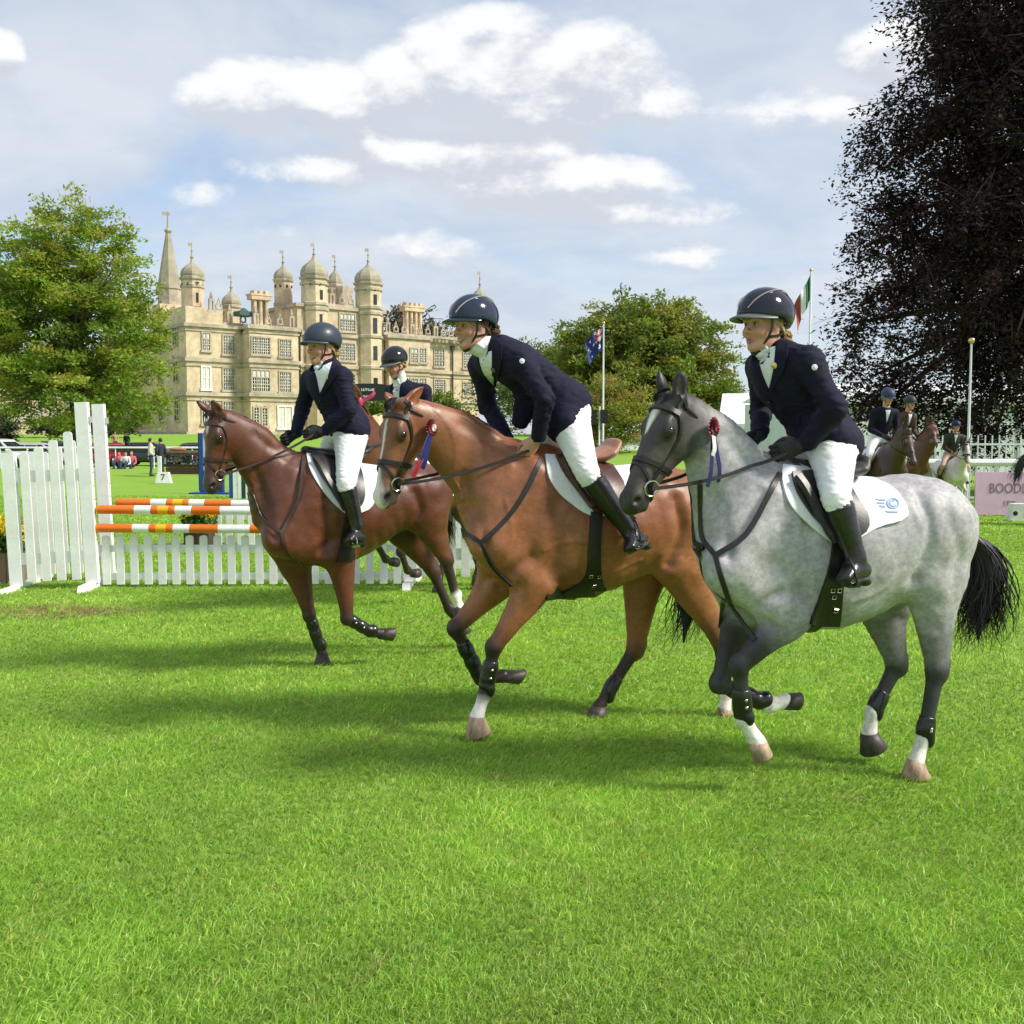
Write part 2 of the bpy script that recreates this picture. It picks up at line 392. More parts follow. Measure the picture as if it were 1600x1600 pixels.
    def colors(s, V, tau=.012):
        W = np.zeros(len(V)); C = np.zeros((len(V), 3)); X, Y, Z = V.T
        for p in s.P:
            if p['neg'] or p['paint'] == 0: continue
            pad = tau * 6; m = np.all((V > p['lo'] - pad) & (V < p['hi'] + pad), 1)
            if not m.any(): continue
            x, y, z = X[m], Y[m], Z[m]
            if 'E' in p: d = s.elld(p['E'], x, y, z); c = np.broadcast_to(p['c'], (m.sum(), 3))
            else:
                d = np.full(m.sum(), 10.); c = np.zeros((m.sum(), 3))
                for q in p['S']:
                    dd, t = s.seg(q, x, y, z); u = dd < d; d[u] = dd[u]; c[u] = q['c'][0] + (q['c'][1] - q['c'][0]) * t[u][:, None]
            w = np.exp(-np.clip(d, -.05, 1) / tau) * p['paint']; W[m] += w; C[m] += w[:, None] * c
        return C / np.maximum(W, 1e-9)[:, None]
    def sample(s, p):
        q = (np.asarray(p) - s.lo) / s.h; i = np.floor(q).astype(int); ok = np.all((i >= 0) & (i < s.n - 1), -1); i = np.clip(i, 0, s.n - 2); f = q - i; r = 0
        for a in (0, 1):
            for b in (0, 1):
                for c in (0, 1):
                    w = (f[..., 0] if a else 1 - f[..., 0]) * (f[..., 1] if b else 1 - f[..., 1]) * (f[..., 2] if c else 1 - f[..., 2])
                    r = r + w * s.D[i[..., 0] + a, i[..., 1] + b, i[..., 2] + c]
        return np.where(ok, r, 1.)
    def outward(s, c, D, far, off=0.):                                  # from inside out: first point where the ray leaves the body
        n = len(D); P = np.tile(np.asarray(c, float), (n, 1)); D = D / np.linalg.norm(D, axis=1)[:, None]; best = np.full(n, far); done = np.zeros(n, bool)
        for t in np.linspace(.01, far, 110):
            o = (s.sample(P + D * t) > 0) & ~done; best[o] = t; done |= o
        H = P + D * best[:, None]; e = s.h; N = np.stack([s.sample(H + np.eye(3)[i] * e) - s.sample(H - np.eye(3)[i] * e) for i in range(3)], 1); N = N / (np.linalg.norm(N, axis=1)[:, None] + 1e-9)
        return H + N * off, N, done
    def project(s, P, d, far=.5, off=0.):                               # shoot from outside along -d, return skin points and normals
        P = np.atleast_2d(np.asarray(P, float)); d = np.asarray(d, float); d = np.broadcast_to(d, P.shape); d = d / np.linalg.norm(d, axis=1)[:, None]
        T = np.linspace(far, -far * .4, 90); best = np.full(len(P), -far * .2); done = np.zeros(len(P), bool); prev = far
        for t in T:
            hit = (s.sample(P + d * t) < 0) & ~done; best[hit] = t; done |= hit
        lo = best.copy(); hi = best + (T[0] - T[1])
        for _ in range(9):
            mid = (lo + hi) / 2; ins = s.sample(P + d * mid[:, None]) < 0; lo = np.where(ins, mid, lo); hi = np.where(ins, hi, mid)
        H = P + d * hi[:, None]; e = s.h; N = np.stack([s.sample(H + np.eye(3)[i] * e) - s.sample(H - np.eye(3)[i] * e) for i in range(3)], 1)
        N = N / (np.linalg.norm(N, axis=1)[:, None] + 1e-9); N[~done] = d[~done]
        return H + N * off, N, done
    def build(s, name, mat, parent=None, tau=.012, fix=None, label=None):
        V, Q = s.mesh(); C = s.colors(V, tau)
        if fix: C = fix(V, C)
        return mk(name, V, Q, mat, parent, True, C, label)
# ------------------------------------------------------------------ horses
class Canon(Frame):                                                       # same interface, places given in metres (ahead, height)
    def __call__(s, x, z, lat=0.): return np.array((x, lat, z), float)
    def plane(s, dx, z, p0, yaw): return np.array((p0[0] + dx * math.cos(yaw), p0[1] + dx * math.sin(yaw), z))
    def view(s, P): return np.tile((0, 1., .12), (len(P), 1))
def _view(s, P):
    v = s.loc(CAM) - np.atleast_2d(P); return v / np.linalg.norm(v, axis=1)[:, None]
Frame.view = _view

def resample(C, n):
    C = cat(C, 6) if len(C) > 2 else np.asarray(C, float)
    d = np.r_[0, np.cumsum(np.linalg.norm(np.diff(C, axis=0), axis=1))]; t = np.linspace(0, d[-1], n)
    return np.stack([np.interp(t, d, C[:, i]) for i in range(C.shape[1])], 1)
def sheet(P, N, nr, nc, th):                                            # closed sheet from a grid of points and normals
    P = P.reshape(nr, nc, 3); N = N.reshape(nr, nc, 3); V = np.concatenate([P.reshape(-1, 3), (P + N * th).reshape(-1, 3)]); F = []; o = nr * nc
    I = lambda r, c: r * nc + c
    for r in range(nr - 1):
        for c in range(nc - 1):
            a = (I(r, c), I(r, c + 1), I(r + 1, c + 1), I(r + 1, c)); F.append(a[::-1]); F.append(tuple(i + o for i in a))
    rim = [I(0, c) for c in range(nc)] + [I(r, nc - 1) for r in range(1, nr)] + [I(nr - 1, c) for c in range(nc - 2, -1, -1)] + [I(r, 0) for r in range(nr - 2, 0, -1)]
    for i in range(len(rim)): a, b = rim[i], rim[(i + 1) % len(rim)]; F.append((a, b, b + o, a + o))
    return V, F
def patch(F, fr, front, back, nr=12, nc=8, off=.004, th=.01, lat=.25, mirror=False, lens=None):
    """A cover lying on the body between two edge curves, both listed from the top down."""
    A = resample([fr(*p, lat) for p in front], nr); B = resample([fr(*p, lat) for p in back], nr); t = np.linspace(0, 1, nc)[None, :, None]
    P = (A[:, None] * (1 - t) + B[:, None] * t).reshape(-1, 3)
    H, N, ok = F.project(P, fr.view(P), .7, off)
    bad = ~ok
    if bad.any():                                                         # over the back: drop on to it from above
        Q = P[bad].copy(); Q[:, 1] = .03; h2, n2, o2 = F.project(Q, (0, 0.15, 1), .5, off); H[bad] = h2; N[bad] = n2
    if mirror:
        Q = H * (1, -1, 1); H, N, ok = F.project(Q * (1, 0, 1), (0, -1, 0), .7, off)
        Q[~ok & True] = Q[~ok]; H[~ok] = Q[~ok]
    return H, N, nr, nc
def add_sheet(mb, H, N, nr, nc, th, flip=False, mi=0):
    V, Fc = sheet(H, N, nr, nc, th)
    mb.add(V, [f[::-1] for f in Fc] if flip else Fc, mi)
def strap_on(mb, F, fr, pts, w=.025, th=.006, n=20, lat=.2, mirror=False, mi=0, off=.002):
    P = resample([fr(*p, lat) if len(p) == 2 else fr(*p) for p in pts], n)
    H, N, ok = F.project(P, fr.view(P), .7, off)
    H, N = H[ok], N[ok]
    if len(H) < 3: return
    mb.ribbon(H, N, w, th, mi)
    if mirror:
        Q = H * (1, 0, 1); h, nn, ok = F.project(Q, (0, -1, 0), .7, off)
        if ok.sum() > 3: mb.ribbon(h[ok], nn[ok], w, th, mi)

def leg_stations(kind, J, sc=1.):
    J = [np.asarray(j) for j in J]; f = lambda a, b, t: J[a] + (J[b] - J[a]) * t
    if kind == 'fore':
        S = [(J[0], .068, .108), (f(0, 1, .3), .062, .092), (f(0, 1, .62), .050, .064), (f(0, 1, .88), .043, .049), (J[1], .046, .050), (f(1, 2, .22), .032, .036), (f(1, 2, .6), .029, .034), (f(1, 2, .85), .031, .036),
             (J[2], .036, .042), (f(2, 3, .5), .030, .033), (J[3], .040, .042)]
    else:
        S = [(J[0], .095, .16), (f(0, 1, .3), .080, .128), (f(0, 1, .62), .058, .088), (f(0, 1, .85), .045, .062), (J[1], .046, .060), (f(1, 2, .22), .034, .042), (f(1, 2, .6), .031, .037), (f(1, 2, .85), .032, .038),
             (J[2], .037, .045), (f(2, 3, .5), .031, .034), (J[3], .040, .042)]
    return [s[0] for s in S], np.array([s[1] for s in S]) * sc, np.array([s[2] for s in S]) * sc
def lerpc(a, b, t): return tuple(a[i] + (b[i] - a[i]) * t for i in range(3))

def strands(mb, guides, n, spread, rad, k=9, seed=1, wav=.012, nn=3, taper=.25):
    """Hair: strands wander round a list of guide points; spread grows along the guide."""
    rg = np.random.default_rng(seed); Gd = resample(guides, k)
    for i in range(n):
        a = rg.normal(0, 1, 3); L = rg.uniform(.72, 1.04); ph = rg.uniform(0, 6.3, 3); P = []
        for j in range(k):
            t = j / (k - 1) * L; p = np.array([np.interp(t, np.linspace(0, 1, k), Gd[:, c]) for c in range(3)])
            if t > 1: p = Gd[-1] + (Gd[-1] - Gd[-2]) * (t - 1) * (k - 1)
            sp = spread[0] + (spread[1] - spread[0]) * min(1, t) ** .8
            P.append(p + a * np.array((sp, sp * .8, sp * .5)) + wav * t * np.sin(ph + t * 9))
        mb.tube(P, [rad * (1 - (1 - taper) * (j / (k - 1)) ** 2) for j in range(k)], nn)

def horse(name, label, fr, S, group, h=.0095):
    root = empty(name, fr.O, fr.a, label, 'horse', group)
    b, d, w = S['body'], S['dark'], S.get('white', (.72, .70, .66)); F = Field(h); sc = S.get('sc', 1.)
    # trunk
    st = [(fr(*t), fr(*u), ra) for t, u, ra in S['torso']]
    F.tube([(t + u) / 2 for t, u, r in st], [r * sc for t, u, r in st], [np.linalg.norm(t - u) / 2 for t, u, r in st], k=.03, col=[b] * len(st), sub=4)
    if 'belly' in S: F.ell(fr(*S['belly'][0]), S['belly'][1], k=.08, col=b)
    # head frame
    poll = fr(*S['poll']); yaw = S.get('yaw', 0.); nose = fr.plane(*S['nose'], poll, yaw)
    E = np.array((math.cos(yaw), math.sin(yaw), 0)); v = nose - poll; e = np.array((v @ E, v[2])); hs = S.get('hs') or np.linalg.norm(e) / .6051
    th = math.atan2(e[1], e[0]) - math.atan2(.012, .605)
    A = E * math.cos(th) + np.array((0, 0, math.sin(th))); U = -E * math.sin(th) + np.array((0, 0, math.cos(th))); W = np.cross((0, 0, 1), E)
    if S.get('roll'): c, s_ = math.cos(S['roll']), math.sin(S['roll']); U, W = U * c + W * s_, W * c - U * s_
    print(name, 'head scale %.3f' % hs, 'pitch %.0f' % math.degrees(th))
    o = poll + .045 * hs * A - .02 * hs * U; H = lambda x, y, z: o + hs * (x * A + y * W + z * U)
    # neck
    nk = [(fr(*t), fr(*u), ra) for t, u, ra in S['neck']]
    F.tube([(t + u) / 2 for t, u, r in nk] + [H(.04, 0, -.055)], [r * sc for t, u, r in nk] + [.085 * hs], [np.linalg.norm(t - u) / 2 for t, u, r in nk] + [.115 * hs], k=.11, col=[b] * len(nk) + [S['headc'][0]], sub=4)
    hc = S['headc']; mz = S['muzzle']
    T = lambda L, ra, rb, k, col, **q: F.tube([H(*p) for p in L], np.array(ra) * hs, np.array(rb) * hs, L=W, k=k, col=col, **q)
    T([(.02, 0, -.03), (.10, 0, -.008), (.17, 0, -.008), (.26, 0, -.008), (.36, 0, -.006), (.46, 0, -.010), (.535, 0, -.016), (.572, 0, -.026)], [.080, .098, .100, .074, .060, .056, .058, .050], [.09, .094, .088, .074, .063, .056, .056, .050], .02, [hc[0], hc[0], hc[0], hc[0], hc[1], hc[1], mz, mz])
    T([(.07, 0, -.115), (.13, 0, -.13), (.20, 0, -.122), (.30, 0, -.094), (.40, 0, -.074), (.485, 0, -.070), (.548, 0, -.078)], [.052, .062, .060, .050, .043, .040, .041], [.075, .078, .074, .060, .046, .037, .033], .025, [hc[0]] * 3 + [hc[1]] * 2 + [mz, mz])
    for q in (-1, 1):
        F.ell(H(.14, .054 * q, -.105), np.array((.110, .036, .088)) * hs, (A, W, U), .022, hc[0])
        F.ell(H(.150, .086 * q, .040), np.array((.044, .022, .022)) * hs, (A, W, U), .018, hc[0])
        T([(.20, .084 * q, -.032), (.28, .070 * q, -.038), (.37, .056 * q, -.034)], [.014, .013, .010], [.014, .013, .010], .016, hc[1])
        F.ell(H(.545, .044 * q, -.006), np.array((.044, .022, .034)) * hs, (A, W, U), .018, mz)
        F.ell(H(.178, .095 * q, .016), np.array((.038, .017, .026)) * hs, (A, W, U), .012, tuple(.13 * c + .004 for c in hc[0]))      # lids round the eye, coloured dark to hold its shadow too
        F.ell(H(.556, .070 * q, -.004), np.array((.026, .026, .016)) * hs, (unit(A + .5 * U), W, unit(U - .5 * A)), .008, neg=True)
    for q, tip in zip((1, -1), S['ears']):                               # near ear first
        bs = H(-.012, .064 * q, .022); tp = fr.plane(*tip, H(-.02, .07 * q, .1), yaw); ax = unit(tp - bs); nl = np.linalg.norm(tp - bs)
        side = unit(np.cross(ax, W * 1.0)); open_ = unit(A * .55 + W * q * .75 + U * .1); open_ = unit(open_ - ax * (open_ @ ax)); wd = np.cross(ax, open_)
        F.tube([bs - ax * .02, bs + ax * nl * .25, bs + ax * nl * .5, bs + ax * nl * .78, tp], np.array((.032, .039, .040, .026, .006)) * hs, np.array((.030, .027, .024, .016, .006)) * hs, L=wd, k=.012, col=[hc[0], S['earc'], S['earc'], S['earc'], d])
        F.tube([bs + ax * nl * .16 + open_ * .024 * hs, bs + ax * nl * .45 + open_ * .022 * hs, bs + ax * nl * .82 + open_ * .014 * hs], np.array((.020, .024, .010)) * hs, np.array((.016, .014, .007)) * hs, L=wd, k=.008, neg=True)
    # limbs
    hoofs = []; boots = []
    for lg in S['legs']:
        q = lg['side']; lat = lg.get('lat', (.15, .13, .12, .12) if lg['kind'] == 'fore' else (.15, .14, .13, .13))
        J = [fr(*p, q * l) for p, l in zip(lg['J'], lat)]; P, ra, rb = leg_stations(lg['kind'], J, lg.get('sc', sc)); col = lg['col']
        cols = [{'b': b, 'd': d, 'w': w, 'm': lerpc(b, d, .55)}[c] for c in col]
        F.tube(P, ra, rb, k=.045, col=cols, sub=3)
        if lg['kind'] == 'fore':
            sh = fr(*lg['sh'], q * .13) if 'sh' in lg else None
            if sh is not None:
                pt = fr(*lg['pt'], q * .14)
                F.tube([sh, (sh + pt) / 2, pt], [.06, .075, .085], [.10, .12, .11], k=.09, col=b); F.tube([pt, J[0]], [.085, .075], [.105, .10], k=.07, col=b)
            kd = unit(-(unit(J[0] - J[1]) + unit(J[2] - J[1]))) if np.linalg.norm(unit(J[0] - J[1]) + unit(J[2] - J[1])) > .05 else np.array((1., 0, 0))
            F.ell(J[1] + kd * .012, (.038, .040, .045), k=.02, col=cols[4])
        else:
            if 'hip' in lg: hp = fr(*lg['hip'], q * .13); F.tube([hp, (hp * .45 + J[0] * .55), J[0]], [.11, .105, .085], [.20, .18, .14], k=.08, col=b)
            s_ = unit(J[0] - J[1]) + unit(J[2] - J[1]); kd = -unit(s_) if np.linalg.norm(s_) > .05 else np.array((-1., 0, 0))
            F.tube([J[1] + kd * .042 + unit(J[0] - J[1]) * .045, J[1] + kd * .02 - unit(J[0] - J[1]) * .02], [.022, .030], [.026, .034], k=.03, col=cols[4])
            F.tube([J[1] + kd * .042 + unit(J[0] - J[1]) * .045, J[1] + kd * .035 + (J[0] - J[1]) * .45], [.016, .03], [.018, .04], k=.035, col=cols[3])
        bk = unit(np.cross((0, 1, 0), J[2] - J[1])); F.ell(J[2] + bk * .022 * (1 if bk[0] < 0 else -1), (.026, .03, .03), k=.02, col=cols[8])
        toe, heel = fr(*lg['hoof'][0], q * lat[3]), fr(*lg['hoof'][1], q * lat[3]); hoofs.append((J, toe, heel, lg.get('hoofc', 'd'))); boots.append((lg, J, P, ra, rb))
    F.solve()
    def fix(V, C):
        q = (V - o) / hs; x, y, z = q @ A, q @ W, q @ U
        if 'mark' in S: m = np.clip(S['mark'](x, y, z), 0, 1)[:, None]; C = C * (1 - m) + np.array(w) * m
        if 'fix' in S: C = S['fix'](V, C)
        ey = np.exp(-(((x - .176) / .040) ** 2 + ((np.abs(y) - .094) / .028) ** 2 + ((z - .016) / .028) ** 2))[:, None]; C = C * (1 - .72 * ey)  # dark lids, with the shadow round the eye put into the coat colour
        nz = ((x - .553) / .032) ** 2 + ((np.abs(y) - .064) / .036) ** 2 + ((z + .005) / .021) ** 2       # dark lining of the nostrils
        m = np.clip(1.4 - nz, 0, 1)[:, None]; return C * (1 - m) + np.array((.01, .008, .008)) * m
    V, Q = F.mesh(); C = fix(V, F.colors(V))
    if 'carve' in S:                                                     # hollows between the muscles, on both flanks
        N = np.stack([F.sample(V + np.eye(3)[i] * F.h) - F.sample(V - np.eye(3)[i] * F.h) for i in range(3)], 1); N /= np.linalg.norm(N, axis=1)[:, None] + 1e-9; VA = V * (1, 0, 1); sh_ = np.zeros(len(V))
        for L, dep, wid in S['carve']:
            pl = resample([fr(*p, .2) for p in L], 44)
            hh, nn2, ok = F.project(pl, fr.view(pl), .7); pl = np.where(ok[:, None], hh, pl) * (1, 0, 1); n_ = len(pl); ds = np.min(((VA[:, None] - pl[None]) ** 2).sum(2), 1)
            sh_ += 1.5 * dep * np.exp(-ds / wid ** 2) * np.clip(np.abs(N[:, 1]) * 1.6 - .3, 0, 1) * (np.abs(V[:, 1]) > .06)
        wz = np.clip((V[:, 2] - .62) / .25, .12, 1) * np.where(((V - H(.3, 0, -.03)) ** 2).sum(1) < (.36 * hs) ** 2, .25, 1.); sh_ += np.array([mnoise.noise(Vector(v) * 5.5) * .009 + mnoise.noise(Vector(v) * 13.) * .0045 for v in V]) * wz
        V = V - N * sh_[:, None]
    mk('body', V, Q, M_coat[S['mat']], root, True, C)
    for q in (1, -1):
        mb = MB(); mb.ball((0, 0, 0), (.026 * hs, .022 * hs, .024 * hs), 16, 10); eb = mb.build('eye', M_eye, root, True); eb.location = H(.178, .0955 * q, .017)
    for J, toe, heel, hcol in hoofs:                                     # hoof: flared wall from coronet to sole
        C = J[3]; sd = toe - heel; ln = np.linalg.norm(sd); sd = sd / ln; mid = (toe + heel) / 2; n = unit(C - mid); n = unit(n - sd * (n @ sd)); lt = np.cross(n, sd); V = []; Fc = []; m = 18
        ax0 = unit(sd * .9 + n * .25)
        for lv, (cc, ra, rb, dx) in enumerate(((C + n * .004, .045, .044, ax0), (C * .5 + mid * .5, .45 * ln * .5 + .025, .5 * (.044 + ln * .46), unit(ax0 + sd)), (mid + n * .006, ln / 2, ln * .46, sd), (mid, ln / 2 * .96, ln * .44, sd), (mid + n * .008, ln * .36, ln * .33, sd))):
            for i in range(m): a = 2 * PI * i / m; V.append(cc + dx * ra * math.cos(a) + lt * rb * math.sin(a))
        for j in range(4):
            for i in range(m): k = (i + 1) % m; Fc.append((j * m + i, j * m + k, (j + 1) * m + k, (j + 1) * m + i))
        Fc += [tuple(range(m))[::-1], tuple(4 * m + i for i in range(m))]
        mk('hoof', V, Fc, M_hoofd if hcol == 'd' else M_hoofl, root, True)
    for lg, J, P, ra, rb in boots:                                       # leg boots
        bt = lg.get('boot')
        if not bt: continue
        t0, t1 = bt[:2]; B = Field(.006); c = lambda t: J[1] + (J[2] - J[1]) * t
        B.tube([c(t0), c((t0 + t1) / 2), c(t1)], [.038, .036, .040], [.043, .040, .045], k=.01)
        bk = unit(np.cross((0, 1, 0), J[2] - J[1])); bk = bk * (1 if bk[0] < 0 else -1)
        B.ell(c(t1) + bk * .02 + (J[2] - J[1]) * .10, (.034, .042, .045), k=.02)
        for t in (t0 + .12, (t0 + t1) / 2 + .05): B.tube([c(t) - unit(J[2] - J[1]) * .009, c(t) + unit(J[2] - J[1]) * .009], [.041, .041], [.0465, .0465], k=.008)
        B.ell(c(t0 - .08), (.03, .03, .03), k=.01, neg=True)
        B.build('tendon_boot', M_boot, root)
        y1 = .046 * lg['side']
        for t in (t0 + .12, (t0 + t1) / 2 + .05): mb = MB(); p = c(t) + np.array((.0, y1, 0)); mb.ball(p, (.009, .005, .008), 8, 5); mb.build('boot_stud', M_metal, root, True)
    # mane and forelock
    mb = MB(); cr = [fr(*t) for t in S['crest']]; Cr = resample(cr, 70); rg = np.random.default_rng(5); hit, nn_, ok = F.project(Cr, (0, 0, 1), .35, -.004)
    Cr = np.where(ok[:, None], hit, Cr)
    for i in range(S.get('mane_n', 380)):
        t = rg.integers(0, 69); p = Cr[t] * (1 - (f := rg.random())) + Cr[t + 1] * f; ln = S.get('mane_l', .07) * rg.uniform(.5, 1.1)
        dx = rg.normal(0, .012); mb.tube([p + (0, rg.normal(0, .008), -.004), p + (dx * .4, -.018, .016 * S.get('mane_up', 1.)), p + (dx, -.055, -.01 - ln * .3), p + (dx * 1.6, -.075, -.02 - ln)], (.004, .0045, .004, .001), 3)
    mb.build('mane', M_hairk if S.get('manec') is None else S['manec'], root, True); mb = MB()
    for i in range(16):
        a = rg.normal(0, .016); mb.tube([H(-.03, a, .075), H(.02, a * 1.2, .105), H(.035 + rg.random() * .03, a * 1.6, .094)], (.004, .005, .001), 3)
    mb.build('forelock', M_hairk if S.get('manec') is None else S['manec'], root, True)
    if 'tail' in S:
        mb = MB(); g0 = [fr(*t) if len(t) == 3 else fr(*t, 0.) for t in S['tail']]
        gg = resample(g0, 9); tb = S.get('tail_s', (.012, .06))[1]; mb.tube(gg, [.034, .04 + tb * .2, .03 + tb * .5, .03 + tb * .62, .025 + tb * .6, .02 + tb * .5, .015 + tb * .35, tb * .2, .006], 10)
        strands(mb, g0, S.get('tail_n', 260), S.get('tail_s', (.012, .06)), .0042, 12, 3, .035, 3, .12); mb.build('tail', S.get('tailc', M_hairk), root, True)
    return dict(root=root, F=F, H=H, fr=fr, A=A, U=U, W=W, hs=hs, S=S)

def tack(hz, S, hands, strap=None, simple=False):
    """Bridle, reins, breastplate, saddle and cloth: strapped to the horse, so its parts."""
    root, F, H, fr, A, U, W, hs = (hz[k] for k in ('root', 'F', 'H', 'fr', 'A', 'U', 'W', 'hs')); ms = strap or M_blk
    def ring(mb, c, e1, e2, a0, a1, n, w, th=.006, off=.002):
        ang = np.linspace(R(a0), R(a1), n); D = np.cos(ang)[:, None] * e1 + np.sin(ang)[:, None] * e2
        h_, n_, ok = F.outward(c, D, .2 * hs, off)
        if ok.sum() > 3: mb.ribbon(h_[ok], n_[ok], w, th)
    br = MB()
    for a0, a1 in ((-4, 42), (138, 184)): ring(br, H(.022, 0, -.02), W, unit(U - .62 * A), a0, a1, 9, .022)          # headpiece, each side
    for q in (1, -1):                                                            # cheekpieces
        L = [(-.02, .0, .02), (.06, 0, .012), (.16, 0, -.045), (.28, 0, -.055), (.37, 0, -.048), (.452, 0, -.045)]
        P = resample([H(*p) for p in L], 18); h_, n_, ok = F.project(P, W * q, .2 * hs, .003)
        if ok.sum() > 3: br.ribbon(h_[ok], n_[ok], .019, .007)
    tl = [H(.026, .094, -.01), H(.036, .090, -.10), H(.062, .066, -.19), H(.070, 0, -.218), H(.062, -.066, -.19), H(.036, -.090, -.10), H(.026, -.094, -.01)]
    P = resample(tl, 22); br.ribbon(P, [unit(p - H(.03, 0, -.08)) for p in P], .012, .006)
    brd = br.build('bridle', ms, root, True)
    mb = MB(); ring(mb, H(.078, 0, 0), W, U, 2, 178, 22, .030, .009); mb.build('browband', ms, brd, True)
    mb = MB(); ring(mb, H(.345, 0, -.02), W, unit(U + .12 * A), 0, 360, 30, .028, .008); mb.build('noseband', ms, brd, True)
    mb = MB(); ring(mb, H(.435, 0, -.02), W, unit(U - .75 * A), 0, 360, 30, .017, .007); mb.build('flash_strap', ms, brd, True)
    bits = []
    for q in (1, -1):
        p = H(.462, 0, -.05); h_, n_, ok = F.project([p], W * q, .2, .006); p = (h_[0] if ok[0] else H(.462, .062 * q, -.05)) + W * q * .010; bits.append(p)
        mb = MB(); mb.torus(p, unit(W * q + .25 * A), .036, .0045, 22, 7); mb.build('bit_ring', M_metal, brd, True)
    for q, hd in zip((1, -1), hands):                                              # reins
        if hd is None: continue
        p0 = bits[0 if q > 0 else 1]; P = np.array([p0 + (hd - p0) * t + np.array((0, 0, -.05 * 4 * t * (1 - t) * .6)) for t in np.linspace(0, 1, 26)])
        for i in range(1, 25):
            if F.sample(P[i]) < .014:
                h_, n_, ok = F.project([P[i] * (1, 0, 1) + (0, .0, 0)], (0, q, 0), .6, .014)
                if ok[0]: P[i] = h_[0]
        for _ in range(3): P[1:-1] = (P[:-2] + P[1:-1] * 2 + P[2:]) / 4
        mb = MB(); mb.ribbon(P, [np.array((0, q, .15))] * 26, .017, .004); mb.build('rein', ms, root, True)
    if simple: return
    if 'breast' in S:
        mb = MB()
        for L in S['breast']: strap_on(mb, F, fr, L, .026, .007, 26, .2, mirror=True)
        mb.build('breastplate', ms, root, True)
    if 'cloth' in S:
        a, b_, = S['cloth']; mb = MB()
        for mir in (False, True): add_sheet(mb, *patch(F, fr, a, b_, 16, 14, .003, .012, mirror=mir), .012, mir)
        cl = mb.build('saddlecloth', M_cloth, root, True)
        if 'trim' in S:
            mt = MB()
            for L in (a, b_): strap_on(mt, F, fr, L, .012, .004, 30, .25, off=.016)
            mt.build('cloth_binding', S['trim'], cl, True)
    sm = S.get('saddlem', M_saddle_k)
    if 'girth' in S:
        mb = MB()
        for mir in (False, True): add_sheet(mb, *patch(F, fr, *S['girth'], 14, 5, .004, .014, mirror=mir), .014, mir)
        q0 = fr(*[(S['girth'][0][-1][i] + S['girth'][1][-1][i]) / 2 for i in (0, 1)], .2); cz = fr(*S['torso'][2][0])[2] * .5 + fr(*S['torso'][2][1])[2] * .5; ang = np.linspace(R(247), R(293), 10); D = np.stack([0 * ang, np.cos(ang), np.sin(ang)], 1); hh, nn3, ok = F.outward((q0[0], 0, cz), D, cz - fr(*S['torso'][2][1])[2] + .03, .002); mb.ribbon(hh, nn3, .09, .010)
        gr = mb.build('girth', M_blk, root, True)
        mt = MB()
        for p in S.get('buckles', ()):
            P = fr(*p, .2); h_, n_, ok = F.project([P], fr.view([P]), .7, .022)
            if ok[0]: mt.torus(h_[0], n_[0], .013, .003, 4, 5)
        if mt.V: mt.build('buckle', M_metal, gr)
    if 'flap' in S:
        mb = MB()
        for mir in (False, True): add_sheet(mb, *patch(F, fr, *S['flap'], 14, 9, .018, .016, mirror=mir), .016, mir)
        fl = mb.build('saddle', sm, root, True)
        se = Field(.008); pts = [fr(*p) for p in S['seat']]                       # pommel ... cantle
        n = len(pts); se.tube(pts, np.interp(np.linspace(0, 1, n), (0, .25, .6, .9, 1), (.07, .09, .145, .165, .12)), np.interp(np.linspace(0, 1, n), (0, .25, .6, .9, 1), (.035, .04, .04, .045, .03)), k=.02, sub=4)
        se.build('seat', S.get('seatm', sm), fl)
        if 'block' in S:
            mt = MB()
            for L in S['block']: strap_on(mt, F, fr, L, .04, .03, 16, .3, off=.034)
            mt.build('knee_roll', sm, fl, True)
    if 'stirrup' in S:
        for q in (1, -1):
            top, bot, toe = S['stirrup']; p0 = fr(*top, .33); p1 = fr(*bot, .36); m = np.array((1, q, 1)); p0, p1 = p0 * m, p1 * m
            mb = MB(); P = resample([p0, p1], 10); mb.ribbon(P, [np.array((0, q, 0))] * 10, .026, .006); lt = mb.build('stirrup_leather', ms, root, True)
            mb = MB(); ax = np.array((1., q * .25, 0)); L = [p1 + (0, 0, .0), p1 + (0, .05, -.05), p1 + (0, .062, -.115), p1 + (0, -.062, -.115), p1 + (0, -.05, -.05), p1]
            mb.tube(cat(L, 3), .006, 7); mb.box(p1[0] - .03, p1[0] + .03, p1[1] - .055, p1[1] + .055, p1[2] - .128, p1[2] - .112); mb.build('stirrup_iron', S.get('ironm', M_blk), lt, True)
    if 'rosette' in S:
        px, cols, tails = S['rosette']; P = fr.plane(*px, H(-.0, .08, -.02), S.get('yaw', 0)); h_, n_, ok = F.project([P], fr.view([P]), .5, .012)
        c = h_[0] if ok[0] else P; xr = np.array((fr.ex[0], fr.ey[0], 0.)); nrm = unit(fr.view([c])[0] * .55 + xr * .75); c = c + nrm * .02; mb = MB(); r0 = .052 * hs
        u = unit(np.cross(nrm, (0, 0, 1))); vv = np.cross(u, nrm)
        for k, (r, mi, z) in enumerate(((r0, 0, 0.), (r0 * .78, 1, .008), (r0 * .42, 2, .016))):     # pleated rings
            n = 32; V = [c + nrm * (z + .006)]; 
            for i in range(n): a = 2 * PI * i / n; V.append(c + (u * math.cos(a) + vv * math.sin(a)) * r + nrm * (z + (.008 if i % 2 else 0)))
            mb.add(V, [(0, 1 + i, 1 + (i + 1) % n) for i in range(n)], mi)
